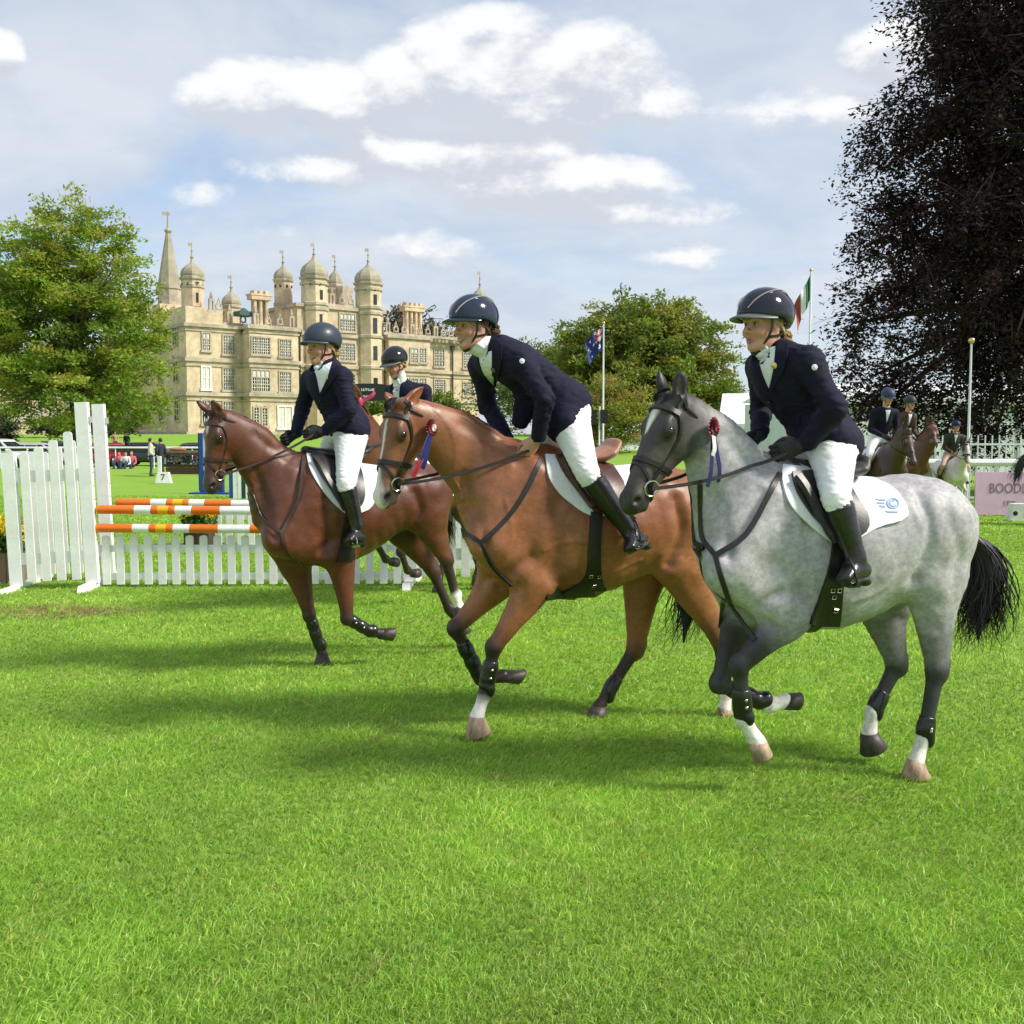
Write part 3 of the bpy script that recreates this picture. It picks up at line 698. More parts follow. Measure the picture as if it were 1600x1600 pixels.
        for dx, ln, mi in tails:
            L = [c + vv * -.02, c - vv * ln * .4 + u * dx * .5 + nrm * .01, c - vv * ln * .75 + u * dx + nrm * .02, c - vv * ln + u * dx * 1.3 + nrm * .012]
            mb.ribbon(cat(L, 4), [nrm] * 13, .034, .003, mi)
        o = mb.build('rosette', cols, root)
# ------------------------------------------------------------------ people
SKIN = (.58, .295, .215); LIP = (.42, .17, .14)
def hand(F, wr, fwd, up, inw, s=1., col=SKIN, curl=1.):
    """Palm, four unequal curled fingers and an opposed thumb, closed on a rein."""
    fwd, up, inw = unit(fwd), unit(up), unit(inw); g = lambda f, u, i: wr + s * (f * fwd + u * up + i * inw)
    F.tube([g(-.03, 0, 0), g(.0, 0, 0), g(.045, .0, .002), g(.085, .002, .004)], np.array((.029, .031, .041, .042)) * s, np.array((.024, .021, .018, .015)) * s, L=up, k=.012, col=col)
    for u, l in zip((.032, .0115, -.0095, -.0295), (.042, .047, .043, .034)):
        b = g(.086, u, .004); k1 = b + s * l * (fwd * .85 + inw * .45 * curl); k2 = k1 + s * l * .72 * (inw * .95 - fwd * .25 * curl); k3 = k2 + s * l * .55 * (-fwd * .95 * curl + inw * .15)
        F.tube([b, k1, k2, k3], np.array((.0105, .0098, .009, .0078)) * s, k=.003, col=col, sub=3)
        F.ell(b, .0112 * s, k=.005, col=col)
    F.tube([g(.018, .026, .008), g(.052, .046, .022), g(.082, .043, .036), g(.102, .034, .042)], np.array((.017, .0135, .011, .0085)) * s, k=.006, col=col)
def headf(F, H, A, U, W, s, smile, skin=SKIN):
    e = lambda p, r, k, c=skin, **q: F.ell(H(*p), np.array(r) * s, (A, W, U), k * s, c, **q)
    t = lambda L, r, k, c=skin, rb=None, **q: F.tube([H(*p) for p in L], np.array(r) * s, None if rb is None else np.array(rb) * s, L=W, k=k * s, col=c, **q)
    e((-.012, 0, .03), (.098, .076, .092), .02); e((.03, 0, -.038), (.060, .054, .088), .03)
    t([(-.012, .050, -.055), (.02, .044, -.084), (.055, .022, -.106), (.068, 0, -.111), (.055, -.022, -.106), (.02, -.044, -.084), (-.012, -.050, -.055)], [.020, .020, .018, .018, .018, .020, .020], .03)
    e((.078, 0, -.110), (.014, .016, .013), .02)                                   # chin
    t([(.088, .0, .012), (.103, 0, -.012), (.117, 0, -.034)], [.0085, .008, .0105], .012)    # nose
    for q in (-1, 1):
        e((.101, .0105 * q, -.040), (.011, .008, .007), .008); e((.064, .040 * q, -.040 + .004 * smile), (.027, .022, .022), .025)
        t([(.084, .012 * q, .020), (.083, .034 * q, .022), (.066, .054 * q, .012)], [.006, .007, .006], .02); t([(.0905, .018 * q, .004), (.0905, .032 * q, .007), (.081, .044 * q, .002)], [.004, .0048, .004], .004); t([(.087, .020 * q, -.012), (.086, .032 * q, -.014), (.079, .043 * q, -.010)], [.004, .0045, .004], .005)
        e((.093, .031 * q, -.002), (.016, .015, .011), .010, neg=True)
        e((-.012, .074 * q, -.012), (.020, .009, .032), .008); e((-.008, .083 * q, -.010), (.011, .006, .020), .006, neg=True)
    w = .023 + .007 * smile; z = .007 * smile
    if smile: t([(.087, w * .86, -.074 + z * .7), (.0965, w * .45, -.0765), (.0985, 0, -.0775), (.0965, -w * .45, -.0765), (.087, -w * .86, -.074 + z * .7)], [.0036] * 5, .002, (.50, .44, .40), paint=1.1)
    t([(.082, w, -.073 + z), (.0955, w * .5, -.0695), (.101, 0, -.0690), (.0955, -w * .5, -.0695), (.082, -w, -.073 + z)], [.003, .0042, .0045, .0042, .003], .005, LIP, paint=.9)
    t([(.082, w, -.074 + z), (.0945, w * .5, -.0830 - .002 * smile), (.0985, 0, -.0855 - .002 * smile), (.0945, -w * .5, -.0830 - .002 * smile), (.082, -w, -.074 + z)], [.003, .0045, .0055, .0045, .003], .005, LIP, paint=.9)

def autov(J, P, LT, put, root, jm):
    up = unit(P['neck'] - P['chest']); d = unit(np.cross(LT, up)); t0, t1 = P['neck'] - up * .015, P['chest'] * .75 + P['waist'] * .25
    def strip(f0, f1, off, th, name, m):
        Q = []
        for r in np.linspace(0, 1, 8):
            for c in np.linspace(0, 1, 4): w = (1 - r) * .05; Q.append(t0 + (t1 - t0) * r + LT * (f0(w) * (1 - c) + f1(w) * c))
        H_, N_, ok = J.project(Q, d, .4, off); mb = MB(); add_sheet(mb, H_, N_, 8, 4, th); put(mb.build(name, m, root, True))
    strip(lambda w: -w, lambda w: w, .003, .004, 'shirt', M_shirt)
    for q in (-1, 1): strip(lambda w: q * (w - .002), lambda w: q * (w + .034), .004, .008, 'lapel', jm)
def rider(label, fr, S, h=.0075, group='riders in show jackets', simple=False):
    P = {k: (fr(*v) if v is not None else None) for k, v in S['J'].items()}; m = np.array((1, -1, 1))
    for a, b in (('hipR', 'hipL'), ('kneeR', 'kneeL'), ('ankR', 'ankL'), ('toeR', 'toeL'), ('heelR', 'heelL')): P.setdefault(a, P[b] * m)
    pel = P['pel']; w0 = fr.O + pel[0] * fr.ex + pel[1] * fr.ey + pel[2] * fr.ez
    root = empty('person', w0, fr.a, label, 'rider', group)
    def put(o): o.location = -Vector(pel); return o
    tw = S.get('twist', .25); LT = np.array((-math.sin(tw), math.cos(tw), 0)); skin = S.get('skin', SKIN); jm = S.get('jacket', M_navy)
    # head axes
    yw, pt, rl = S['face']; A = np.array((math.cos(yw) * math.cos(pt), math.sin(yw) * math.cos(pt), -math.sin(pt))); W = np.cross((0, 0, 1), (math.cos(yw), math.sin(yw), 0)); U = np.cross(A, W)
    if rl: U, W = U * math.cos(rl) + W * math.sin(rl), W * math.cos(rl) - U * math.sin(rl)
    hs = S.get('hs', 1.); o = P['head']; H = lambda x, y, z: o + hs * (x * A + y * W + z * U); nb = P['neck']
    B = Field(S.get('hb', .0065) if not simple else .012); headf(B, H, A, U, W, hs, S.get('smile', 0), skin)
    B.tube([H(-.03, 0, -.05), H(-.028, 0, -.10), nb * .65 + H(-.02, 0, -.1) * .35, nb], [.056 * hs, .054, .056, .062], [.060 * hs, .056, .056, .06], L=W, k=.03, col=skin)
    B.tube([pel, P['waist'], P['chest'], nb], [.14, .115, .14, .06], [.10, .09, .10, .05], L=LT, k=.04, col=skin)
    for q in 'LR':
        B.tube([P['sh' + q], P['el' + q], P['wr' + q]], [.048, .038, .027], k=.03, col=skin); B.tube([P['hip' + q], P['knee' + q], P['ank' + q]], [.075, .05, .035], k=.03, col=skin)
        B.tube([P['sh' + q], P['chest'] * .3 + nb * .7], [.05, .05], k=.04, col=skin)
        if S.get('bare') and not simple: hand(B, *S['hand' + q](P), 1.0, skin)
    def sfix(V, C):
        d = (V - o) / hs; x, y, z = d @ A, d @ W, d @ U
        ck = np.exp(-(((x - .075) / .03) ** 2 + ((np.abs(y) - .042) / .018) ** 2 + ((z + .042) / .02) ** 2))[:, None]
        C = C * (1 - .45 * ck) + C * np.array((1.05, .72, .68)) * .45 * ck
        bw = np.clip(1.5 - (((x - .094) / .022) ** 2 + ((np.abs(y) - .033) / .02) ** 2 + ((z - .026 + .05 * np.abs(np.abs(y) - .03)) / .0045) ** 2), 0, 1)[:, None]
        lash = np.clip(1.4 - (((x - .085) / .022) ** 2 + ((np.abs(y) - .032) / .016) ** 2 + ((z - .004) / .004) ** 2), 0, 1)[:, None]
        bc = np.array(S.get('brow', (.09, .05, .03))); C = C * (1 - .5 * bw) + bc * .5 * bw; return C * (1 - .6 * lash) + np.array((.03, .02, .018)) * .6 * lash
    put(B.build('body', M_skin, root, .005, sfix))
    if not simple:
        for q in (1, -1):
            mb = MB(); mb.ball((0, 0, 0), .0105 * hs, 12, 8); e1 = put(mb.build('eye', M_eyew, root, True)); e1.location = Vector(H(.0785, .0305 * q, -.003)) - Vector(pel)
            mb = MB(); mb.ball((0, 0, 0), .0070 * hs, 10, 7); i1 = mb.build('iris', M_eye, e1, True); i1.location = Vector(A * .0058 * hs + W * .001)
    # jacket
    J = Field(.009 if not simple else .014); up = unit(nb - P['chest']); jr = S.get('jr', .95)
    J.tube([pel + (pel - P['waist']) * S.get('hem', .45), pel, P['waist'], P['chest'], P['chest'] * .4 + nb * .6, nb - up * .035], np.array((.185, .175, .148, .178, .135, .066)) * jr, np.array((.145, .140, .122, .132, .105, .066)) * jr, L=LT, k=.04, sub=4)
    for q in 'LR':
        J.tube([P['chest'] * .35 + nb * .65, P['sh' + q]], [.085, .076], [.085, .072], k=.06)
        a, b, c = P['sh' + q], P['el' + q], P['wr' + q]
        J.tube([a, a * .5 + b * .5 , b, b * .45 + c * .55, c], [.073, .061, .055, .049, .042], k=.035, sub=4)
        kd = unit(-(unit(a - b) + unit(c - b)) + 1e-4)
        J.ell(b + kd * .012, (.05, .05, .05), k=.03)
        J.ell(c + unit(c - b) * .03, (.036, .036, .036), k=.006, neg=True)
    for p in S.get('skirt', ()): J.tube([fr(*p[0]), fr(*p[1])], [p[2], p[3]], [p[4], p[5]], k=.05)
    if not simple: J.tube([nb - up * .02 - A * .022, nb + up * .034 - A * .036], [.066, .058], [.062, .050], L=W, k=.012); J.tube([nb + up * .0 + A * .07, nb + up * .075 + A * .012], [.056, .056], [.055, .055], L=W, k=.008, neg=True)
    V, Q = J.mesh()
    if not simple:                                                       # cloth folds, strongest at elbows and waist
        N = np.zeros_like(V); e = J.h
        for i in range(3): N[:, i] = J.sample(V + np.eye(3)[i] * e) - J.sample(V - np.eye(3)[i] * e)
        N /= np.linalg.norm(N, axis=1)[:, None] + 1e-9; am = np.full(len(V), .0022)
        for k_, s_, r_ in (('elL', .008, .12), ('elR', .008, .12), ('waist', .006, .16), ('shL', .005, .12)): am += s_ * np.exp(-((V - P[k_]) ** 2).sum(1) / r_ ** 2)
        f = np.array([mnoise.noise(Vector((v[0] * 17, v[1] * 17, v[2] * 34))) for v in V]); V = V + N * (am * (np.abs(f) * 2 - .6))[:, None]
    jk = put(mk('jacket', V, Q, jm, root, True))
    # breeches, boots
    T = Field(.009 if not simple else .014)
    T.tube([pel + (P['waist'] - pel) * .3, pel], [.155, .165], [.125, .135], L=LT, k=.04)
    for q in 'LR':
        hp, kn, an = P['hip' + q], P['knee' + q], P['ank' + q]
        T.tube([hp * .8 + pel * .2, hp * .55 + kn * .45, kn, kn * .72 + an * .28], [.118, .088, .063, .053], [.128, .096, .068, .054], k=.05, sub=4); T.ell(kn + unit(kn - (hp + an) / 2) * .012, (.05, .05, .05), k=.03)
    V, Q = T.mesh()
    if not simple:                                                       # creases behind the knee, at hip and crotch
        N = np.stack([T.sample(V + np.eye(3)[i] * T.h) - T.sample(V - np.eye(3)[i] * T.h) for i in range(3)], 1); N /= np.linalg.norm(N, axis=1)[:, None] + 1e-9; am = np.full(len(V), .0008)
        for k_, s_, r_ in (('kneeL', .007, .11), ('kneeR', .007, .11), ('hipL', .006, .14), ('pel', .005, .14)): am += s_ * np.exp(-((V - P[k_]) ** 2).sum(1) / r_ ** 2)
        f = np.array([mnoise.noise(Vector((v[0] * 12 + v[2] * 16, v[1] * 14, v[2] * 42 - v[0] * 20))) for v in V]); V = V + N * (am * (np.abs(f) * 2.2 - .6))[:, None]
    bt = put(mk('breeches', V, Q, S.get('breech', M_breech), root, True))
    bootm = S.get('bootm', M_boot)
    for q in 'LR':
        kn, an, to, he = (P[k + q] for k in ('knee', 'ank', 'toe', 'heel')); bb = Field(.0075 if not simple else .013); d = unit(an - kn); out = 1 if q == 'L' else -1
        bb.tube([kn + d * .055, kn * .7 + an * .3, kn * .4 + an * .6, an - d * .02, an + d * .03], [.066, .064, .056, .045, .044], [.070, .070, .060, .050, .050], k=.02, sub=4)
        fd = unit(to - he); bb.tube([he + (an - he) * .28, (to + he) / 2 + (an - he) * .30, to - fd * .03 + (an - he) * .16], [.038, .042, .040], [.040, .042, .028], L=np.cross(fd, d), k=.035, sub=4)
        bb.tube([he + fd * .02 + d * .008, to - fd * .02 + d * .008], [.037, .044], [.010, .008], L=np.cross(fd, d), k=.004); bb.ell(he + fd * .03 + d * .018, (.034, .034, .02), k=.004)
        put(bb.build('boot', bootm, root))
        if not simple:
            mb = MB(); r = kn + d * .052; mb.torus(r, d, .066, .006, 18, 6); put(mb.build('boot_cuff', bootm, root, True))
    # gloves
    if not S.get('bare'):
        for q in 'LR':
            gl = Field(.0045 if not simple else .01); wr, fw, u, i = S['hand' + q](P); hand(gl, wr, fw, u, i, 1.06); gl.tube([wr - unit(fw) * .05, wr + unit(fw) * .015], [.034, .034], k=.006); put(gl.build('glove', S.get('glovem', M_glove), root))
    # helmet: shell, peak, band, harness
    hm = S.get('helmet', ((.012, .017, .034), .12)); mh = pm('helmet_%s' % S['key'], hm[0], hm[1], .1, 5., coat=(hm[2] if len(hm) > 2 else .5) * .6, spec=.3)
    n, r_ = 40, 12; V = []; Fc = []; ez = .048
    rim = lambda a: .018 + .020 * max(0, math.cos(a)) ** 1.5 - .044 * (max(0, -math.cos(a))) ** .9 - .006 * abs(math.sin(a))
    for j in range(r_ + 1):
        for i in range(n):
            a = 2 * PI * i / n; zr = rim(a); ca = max(-.98, min(.98, (zr - ez) / .124)); pm_ = math.acos(ca); f = pm_ * j / r_
            fx = .147 + .010 * max(0, -math.cos(a)); V.append(H(-.014 + fx * math.sin(f) * math.cos(a), .118 * math.sin(f) * math.sin(a), ez + .124 * math.cos(f)))
    for j in range(r_):
        for i in range(n): k = (i + 1) % n; Fc.append((j * n + i, (j + 1) * n + i, (j + 1) * n + k, j * n + k))
    o_ = len(V)                                                            # turned-in rim and lining
    for i in range(n): a = 2 * PI * i / n; V.append(H(-.012 + .118 * math.cos(a), .090 * math.sin(a), rim(a) + .012))
    V.append(H(-.012, 0, .12))
    for i in range(n): k = (i + 1) % n; Fc.append((r_ * n + i, o_ + i, o_ + k, r_ * n + k)); Fc.append((o_ + i, o_ + n, o_ + k))
    hel = put(mk('helmet', V, Fc, mh, root, True))
    V = []; Fc = []; m_ = 24; pl = S.get('peak', .062)
    for lv, (ex, dz) in enumerate(((0, .004), (1, 0.), (1, -.006), (0, -.004))):
        for i in range(m_ + 1):
            a = R(-78) + R(156) * i / m_; c_ = max(0, math.cos(a)) ** .7; rx = .139 + ex * pl * c_; ry = .114 + ex * .012 * c_; V.append(H(-.012 + rx * math.cos(a), ry * math.sin(a), rim(a) + .008 + dz - ex * .016 * c_))
    for lv in range(4):
        for i in range(m_): a, b = lv * (m_ + 1) + i, ((lv + 1) % 4) * (m_ + 1) + i; Fc.append((a, b, b + 1, a + 1))
    mk('peak', V, Fc, S.get('peakm', mh), hel, True)
    if 'stripe' in S:                                                      # raised centre panel edged with a bright line
        mb = MB()
        for q in (-1, 1):
            Lp = []; Np = []
            for g in np.linspace(0, 1, 30):                                # seam from the brow up over the crown to the nape
                f = R(80) - R(150) * g; yy = (.030 + .042 * math.sin(PI * min(1, g * 1.15)) ** .8) * q; sq = math.sqrt(1 - (yy / .118) ** 2)
                Lp.append(H(-.014 + (.1485 if f > 0 else .158) * math.sin(f) * sq, yy * 1.01, ez + .1255 * math.cos(f) * sq)); Np.append(U * math.cos(f) * sq + A * math.sin(f) * sq + W * yy / .118)
            mb.ribbon(Lp, Np, .0075, .003)
        mb.build('helmet_trim', S['stripe'], hel, True)
    mb = MB()
    for q in (1, -1):
        for L in ([(.030, .088 * q, .02), (.030, .079 * q, -.035), (.045, .058 * q, -.085), (.055, .025 * q, -.126)], [(-.07, .080 * q, -.01), (-.035, .075 * q, -.055), (.036, .067 * q, -.066)]):
            mb.ribbon(resample([H(*p) for p in L], 12), [W * q - U * .2] * 12, .013, .004)
    mb.tube(cat([H(.052, .028, -.124), H(.062, 0, -.138), H(.052, -.028, -.124)], 4), .011, 8); mb.build('chin_strap', M_blk, hel, True)
    # hair
    if 'hair' in S:
        hm_ = pm('hair_%s' % S['key'], S['hair'], .5, .35, 40., .4, 200., stretch=(1, 1, .3)); mb = MB(); rg = np.random.default_rng(3)
        for i in range(90):
            q = rg.choice((-1, 1)); a = rg.random(); L = [(.045 - .05 * a, (.070 + .004 * a) * q, .03), (.0 - .04 * a, .081 * q, .0 - .01 * a), (-.055 - .01 * a, .070 * q, -.035 - .02 * a), (-.105, .022 * q * rg.random(), -.045 - .03 * rg.random())]
            mb.tube(cat([H(*p) for p in L], 3), .005, 4)
        bx = S.get('bun', (-.125, 0, -.055)); br_ = S.get('bunr', (.038, .034, .036))
        for i in range(110):
            t, f, u = rg.uniform(0, 6.28), rg.uniform(.3, 2.8), rg.uniform(.75, 1.06); L = []
            for k in range(7): g = t + k * .42; L.append(H(bx[0] + br_[0] * u * math.cos(g) * math.sin(f), bx[1] + br_[1] * u * math.sin(g) * math.sin(f), bx[2] + br_[2] * u * math.cos(f + k * .1)))
            mb.tube(L, .0055, 4)
        put(mb.build('hair', hm_, root, True))
    if simple: 
        if 'V' in S: autov(J, P, LT, put, root, jm)
        return dict(root=root, P=P, H=H, J=J)
    # stock, shirt front, lapels, badge
    st = Field(.006); st.tube([nb - up * .03 + A * .004, nb * .5 + H(-.02, 0, -.10) * .5, H(-.010, 0, -.102)], [.070, .067, .063], [.072, .068, .062], L=W, k=.01)
    for k_ in range(3): st.tube([nb + A * .055 + up * (.01 + .018 * k_) + W * .04, nb + A * .066 + up * (.004 + .018 * k_), nb + A * .055 + up * (.012 + .018 * k_) - W * .04], [.010] * 3, k=.006)
    st.ell(nb + A * .075 - up * .01, (.022, .026, .02), k=.015)
    put(st.build('stock_tie', M_shirt, root))
    if S['V'] is None: autov(J, P, LT, put, root, jm)
    else: mb = MB(); add_sheet(mb, *patch(J, fr, *S['V'], 9, 5, .002, .004, lat=.0), .004); put(mb.build('shirt', M_shirt, root))
    for L in S['lapel']:
        mb = MB(); add_sheet(mb, *patch(J, fr, *L, 9, 4, .003, .008, lat=.0), .008); put(mb.build('lapel', jm, root, True))
    if 'badge' in S:
        for px, r, mt in S['badge']:
            q = fr(*px, .1); h_, n_, ok = J.project([q], fr.view([q]), .6, .011)
            if ok[0]: mb = MB(); nn = n_[0]; u = unit(np.cross(nn, (0, 0, 1))); v = np.cross(u, nn); c = h_[0]; V = [c + nn * .006] + [c + r * (u * math.cos(a) + v * math.sin(a)) + nn * .002 for a in np.linspace(0, 2 * PI, 15)[:-1]]; mb.add(V, [(0, 1 + i, 1 + (i + 1) % 14) for i in range(14)]); put(mb.build('badge', mt, root))
    if 'pocket' in S:
        mb = MB(); strap_on(mb, J, fr, S['pocket'], .042, .004, 10, .15); put(mb.build('pocket_flap', jm, root))
    if 'buttons' in S:
        mb = MB()
        for px in S['buttons']:
            q = fr(*px, 0.); h_, n_, ok = J.project([q], fr.view([q]), .6, .004)
            if ok[0]: mb.ball(h_[0], .009, 8, 5)
        put(mb.build('button', M_blk, root, True))
    return dict(root=root, P=P, H=H, J=J)
def grip(q, hand_dir=None, up=(0, 0, 1)):
    """Wrist position and axes for a fist holding the rein: knuckles ahead, thumb up, fingers closing inwards."""
    def f(P):
        w = P['wr' + q]; d = unit(w - P['el' + q]) if hand_dir is None else unit(hand_dir); inw = np.array((.25, -1., -.1)) if q == 'L' else np.array((.25, 1., -.1))
        u = np.array(up, float); u = unit(u - d * (u @ d)); i = unit(inw - d * (inw @ d)); i = unit(i - u * (i @ u)); return w + d * .02, d, u, i
    return f
# ------------------------------------------------------------------ the four galloping pairs
RED = pm('rosette_red', (.24, .008, .025), .5, .1); BLUE = pm('rosette_blue', (.007, .010, .085), .5, .1); RWHITE = pm('rosette_white', (.7, .66, .62), .4, .1); PINK = pm('rosette_pink', (.34, .03, .09), .5, .1)
GRP = 'horses cantering in the lap of honour'; RGRP = 'riders of the lap of honour in navy jackets'
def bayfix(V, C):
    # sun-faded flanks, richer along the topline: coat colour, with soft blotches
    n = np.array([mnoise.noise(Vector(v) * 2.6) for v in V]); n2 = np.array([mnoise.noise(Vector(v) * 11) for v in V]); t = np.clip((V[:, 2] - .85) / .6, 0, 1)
    g_ = np.exp(-(((V[:, 0] + .52) / .22) ** 2 + (V[:, 1] / .17) ** 2 + ((V[:, 2] - .90) / .16) ** 2))[:, None]; C = C * (1 - .85 * g_)  # dark groin skin, with underside shade also put into the coat colour
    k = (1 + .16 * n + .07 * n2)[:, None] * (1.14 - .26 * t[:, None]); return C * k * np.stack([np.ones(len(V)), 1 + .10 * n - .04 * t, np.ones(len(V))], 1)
def ground_frame(px, py, lat, toward):
    hd = PI + R(toward); O = G(px, py); ey = np.array((-math.sin(hd), math.cos(hd), 0)); return Frame(O - lat * ey, hd)

# ---- grey, nearest, right
f1 = ground_frame(1431, 1216, .13, 15)
def greyfix(V, C):
    # dark upper limbs run to dapples; darker shading of the skin along croup and stifle is coat colour
    n = np.array([mnoise.noise(Vector(v) * 5.5) for v in V]); n2 = np.array([mnoise.noise(Vector(v) * 19) for v in V])
    return C * (1 + .20 * n + .13 * n2)[:, None]
star = lambda x, y, z: np.clip(1.6 - np.abs(y - .004 + (x - .12) * .10) / np.maximum(.002, .024 * (1 - np.clip((x - .085) / .15, -1, 1) ** 2 * np.where(x < .085, 9, 1))), 0, 1) * (x > .07) * (x < .245) * (z > .02)
S1 = dict(mat='grey_coat', body=(.365, .355, .37), dark=(.030, .030, .034), white=(.72, .69, .64), headc=[(.042, .037, .034), (.055, .043, .038)], muzzle=(.028, .023, .021), earc=(.018, .016, .018), fix=greyfix, mark=star, carve=[([(1112, 772), (1128, 820), (1142, 870)], .010, .03), ([(1200, 745), (1165, 715), (1135, 680)], .006, .035), ([(1330, 940), (1372, 925), (1412, 890)], -.004, .013), ([(1270, 880), (1300, 905), (1340, 900)], -.003, .012), ([(1436, 775), (1452, 815), (1452, 860), (1430, 905)], .016, .035), ([(1262, 800), (1262, 860), (1254, 925)], .010, .04), ([(1222, 925), (1190, 945), (1160, 985)], .012, .025), ([(1190, 770), (1160, 830), (1130, 860)], .009, .04), ([(1480, 800), (1500, 860), (1492, 920)], .008, .04), ([(1440, 960), (1465, 985)], .006, .03)],
    torso=[((1152, 782), (1146, 950), .17), ((1212, 727), (1215, 978), .245), ((1290, 748), (1300, 982), .285), ((1362, 745), (1376, 944), .28), ((1430, 742), (1436, 898), .26), ((1470, 782), (1468, 905), .16)],
    neck=[((1205, 722), (1136, 878), .15), ((1152, 674), (1121, 806), .11), ((1117, 642), (1106, 748), .09)],
    poll=(1054, 612, .03), nose=(975, 778), yaw=.25, ears=[(1064, 581), (1029, 577)], crest=[(1098, 632, 0), (1120, 642, 0), (1152, 673, 0), (1190, 712, 0)], mane_n=260, mane_l=.02, mane_up=.3,
    legs=[dict(kind='fore', side=1, J=[(1236, 958), (1156, 1040), (1161, 1122), (1184, 1160)], hoof=((1178, 1192), (1206, 1178)), col='mmddddddwww', sh=(1205, 780), pt=(1136, 890), hoofc='l', boot=(.5, .92)),
          dict(kind='fore', side=-1, J=[(1165, 950), (1124, 1068), (1202, 1102), (1228, 1096)], hoof=((1246, 1110), (1252, 1082)), col='mddddddwwww', sh=(1205, 790), pt=(1136, 890), boot=(.25, .8)),
          dict(kind='hind', side=1, J=[(1458, 905), (1463, 1048), (1444, 1150), (1431, 1190)], hoof=((1411, 1216), (1452, 1214)), col='bbmmddddwww', hip=(1462, 812), hoofc='l', boot=(.74, .95)),
          dict(kind='hind', side=-1, J=[(1375, 925), (1400, 1040), (1364, 1112), (1358, 1146)], hoof=((1347, 1182), (1384, 1162)), col='bmmmdddwwww', hip=(1450, 812), boot=(.62, .9))],
    tail=[(1518, 842), (1536, 866), (1542, 905), (1534, 955), (1528, 1000)], tail_n=520, tail_s=(.016, .085),
    cloth=([(1222, 728), (1221, 757), (1234, 790), (1258, 816), (1282, 836), (1306, 852)], [(1352, 744), (1392, 763), (1409, 782), (1418, 802), (1408, 814), (1372, 824), (1340, 842), (1318, 852)]),
    flap=([(1234, 742), (1240, 768), (1262, 803), (1285, 826), (1303, 848)], [(1312, 740), (1332, 778), (1350, 806), (1350, 830), (1322, 850)]),
    block=[[(1238, 752), (1262, 790), (1285, 824), (1300, 846)]],
    girth=([(1300, 846), (1292, 892), (1268, 962), (1262, 985)], [(1320, 846), (1316, 910), (1312, 968), (1308, 985)]), buckles=[(1299, 920), (1309, 920), (1301, 930), (1303, 950)],
    seat=[(1232, 724, 0), (1258, 733, 0), (1292, 738, 0), (1326, 732, 0), (1337, 718, 0)], seatm=M_greyl,
    breast=[[(1218, 740), (1200, 775), (1165, 835), (1118, 868)], [(1118, 868), (1128, 905), (1150, 962), (1180, 1000)], [(1094, 756), (1095, 800), (1098, 840), (1118, 868)]],
    stirrup=((1302, 800), (1326, 872), 0), rosette=((1106, 668), [RED, pm('rosette_dark', (.05, .01, .02), .4, .1), PINK, BLUE, RWHITE], [(.05, .27, 3), (-.03, .25, 3), (.02, .13, 4)]))
H1 = horse('horse', 'dappled grey horse with dark head and black tail, nearest the camera', f1, S1, GRP)
J1 = dict(pel=(1291, 688, 0), waist=(1262, 645, 0), chest=(1226, 592, 0), neck=(1204, 550, 0), head=(1193, 506, 0), shL=(1262, 566, .17), elL=(1303, 640, .27), wrL=(1258, 694, .14), shR=(1190, 574, -.19), elR=(1190, 640, -.26), wrR=(1186, 678, -.13),
    hipL=(1300, 700, .11), kneeL=(1306, 778, .30), ankL=(1334, 862, .34), toeL=(1316, 912, .40), heelL=(1354, 902, .33))
RS1 = dict(key='dark_gloss', J=J1, face=(.28, .05, 0), smile=0, twist=.45, handL=grip('L', (1, -.35, -.35)), handR=grip('R', (.8, .2, -.6)), hair=(.42, .28, .13), bun=(-.135, 0, -.075), bunr=(.04, .036, .05), helmet=((.010, .012, .022), .1, .6), peakm=pm('helmet_peak_grey', (.10, .11, .13), .4, .1), stripe=pm('helmet_trim_rose', (.42, .34, .36), .3, .05, metal=.6),
    V=([(1184, 548), (1187, 575), (1201, 605)], [(1212, 542), (1209, 575), (1203, 606)]), lapel=[([(1215, 533), (1212, 565), (1203, 607)], [(1232, 540), (1228, 572), (1206, 612)]), ([(1178, 552), (1182, 578), (1198, 606)], [(1186, 548), (1190, 576), (1202, 606)])],
    badge=[((1211, 571), .015, M_gold), ((1272, 574), .014, M_white)], buttons=[(1203, 628), (1206, 652)], pocket=[(1222, 652), (1236, 657), (1250, 658)], skirt=[((1284, 672, .06), (1302, 690, .10), .12, .13, .13, .10)], hem=.2)
RD1 = rider('rider in navy jacket and glossy dark helmet with pale seam on the grey horse', f1, RS1, group=RGRP)
tack(H1, S1, [RD1['P']['wrL'] + np.array((.085, -.01, -.04)), RD1['P']['wrR'] + np.array((.075, 0, -.06))])

mb = MB()
for cx, cy, r, a0, a1 in ((1393, 789, 9, 0, 360), (1393, 789, 5, 40, 300)): strap_on(mb, H1['F'], f1, [(cx + r * math.cos(R(a)), cy + r * .8 * math.sin(R(a))) for a in np.linspace(a0, a1, 12)], .008, .0015, 30, .25, off=.0165)
for y, x0, x1 in ((783, 1366, 1381), (788, 1368, 1380), (793, 1372, 1381), (801, 1382, 1400)): strap_on(mb, H1['F'], f1, [(x0, y), ((x0 + x1) / 2, y + .8), (x1, y + 1)], .009, .0015, 8, .25, off=.0165)
mb.build('printed_logo', pm('logo_blue', (.30, .42, .68), .8, .1), next(c for c in H1['root'].children if c.name.startswith('saddlecloth')))
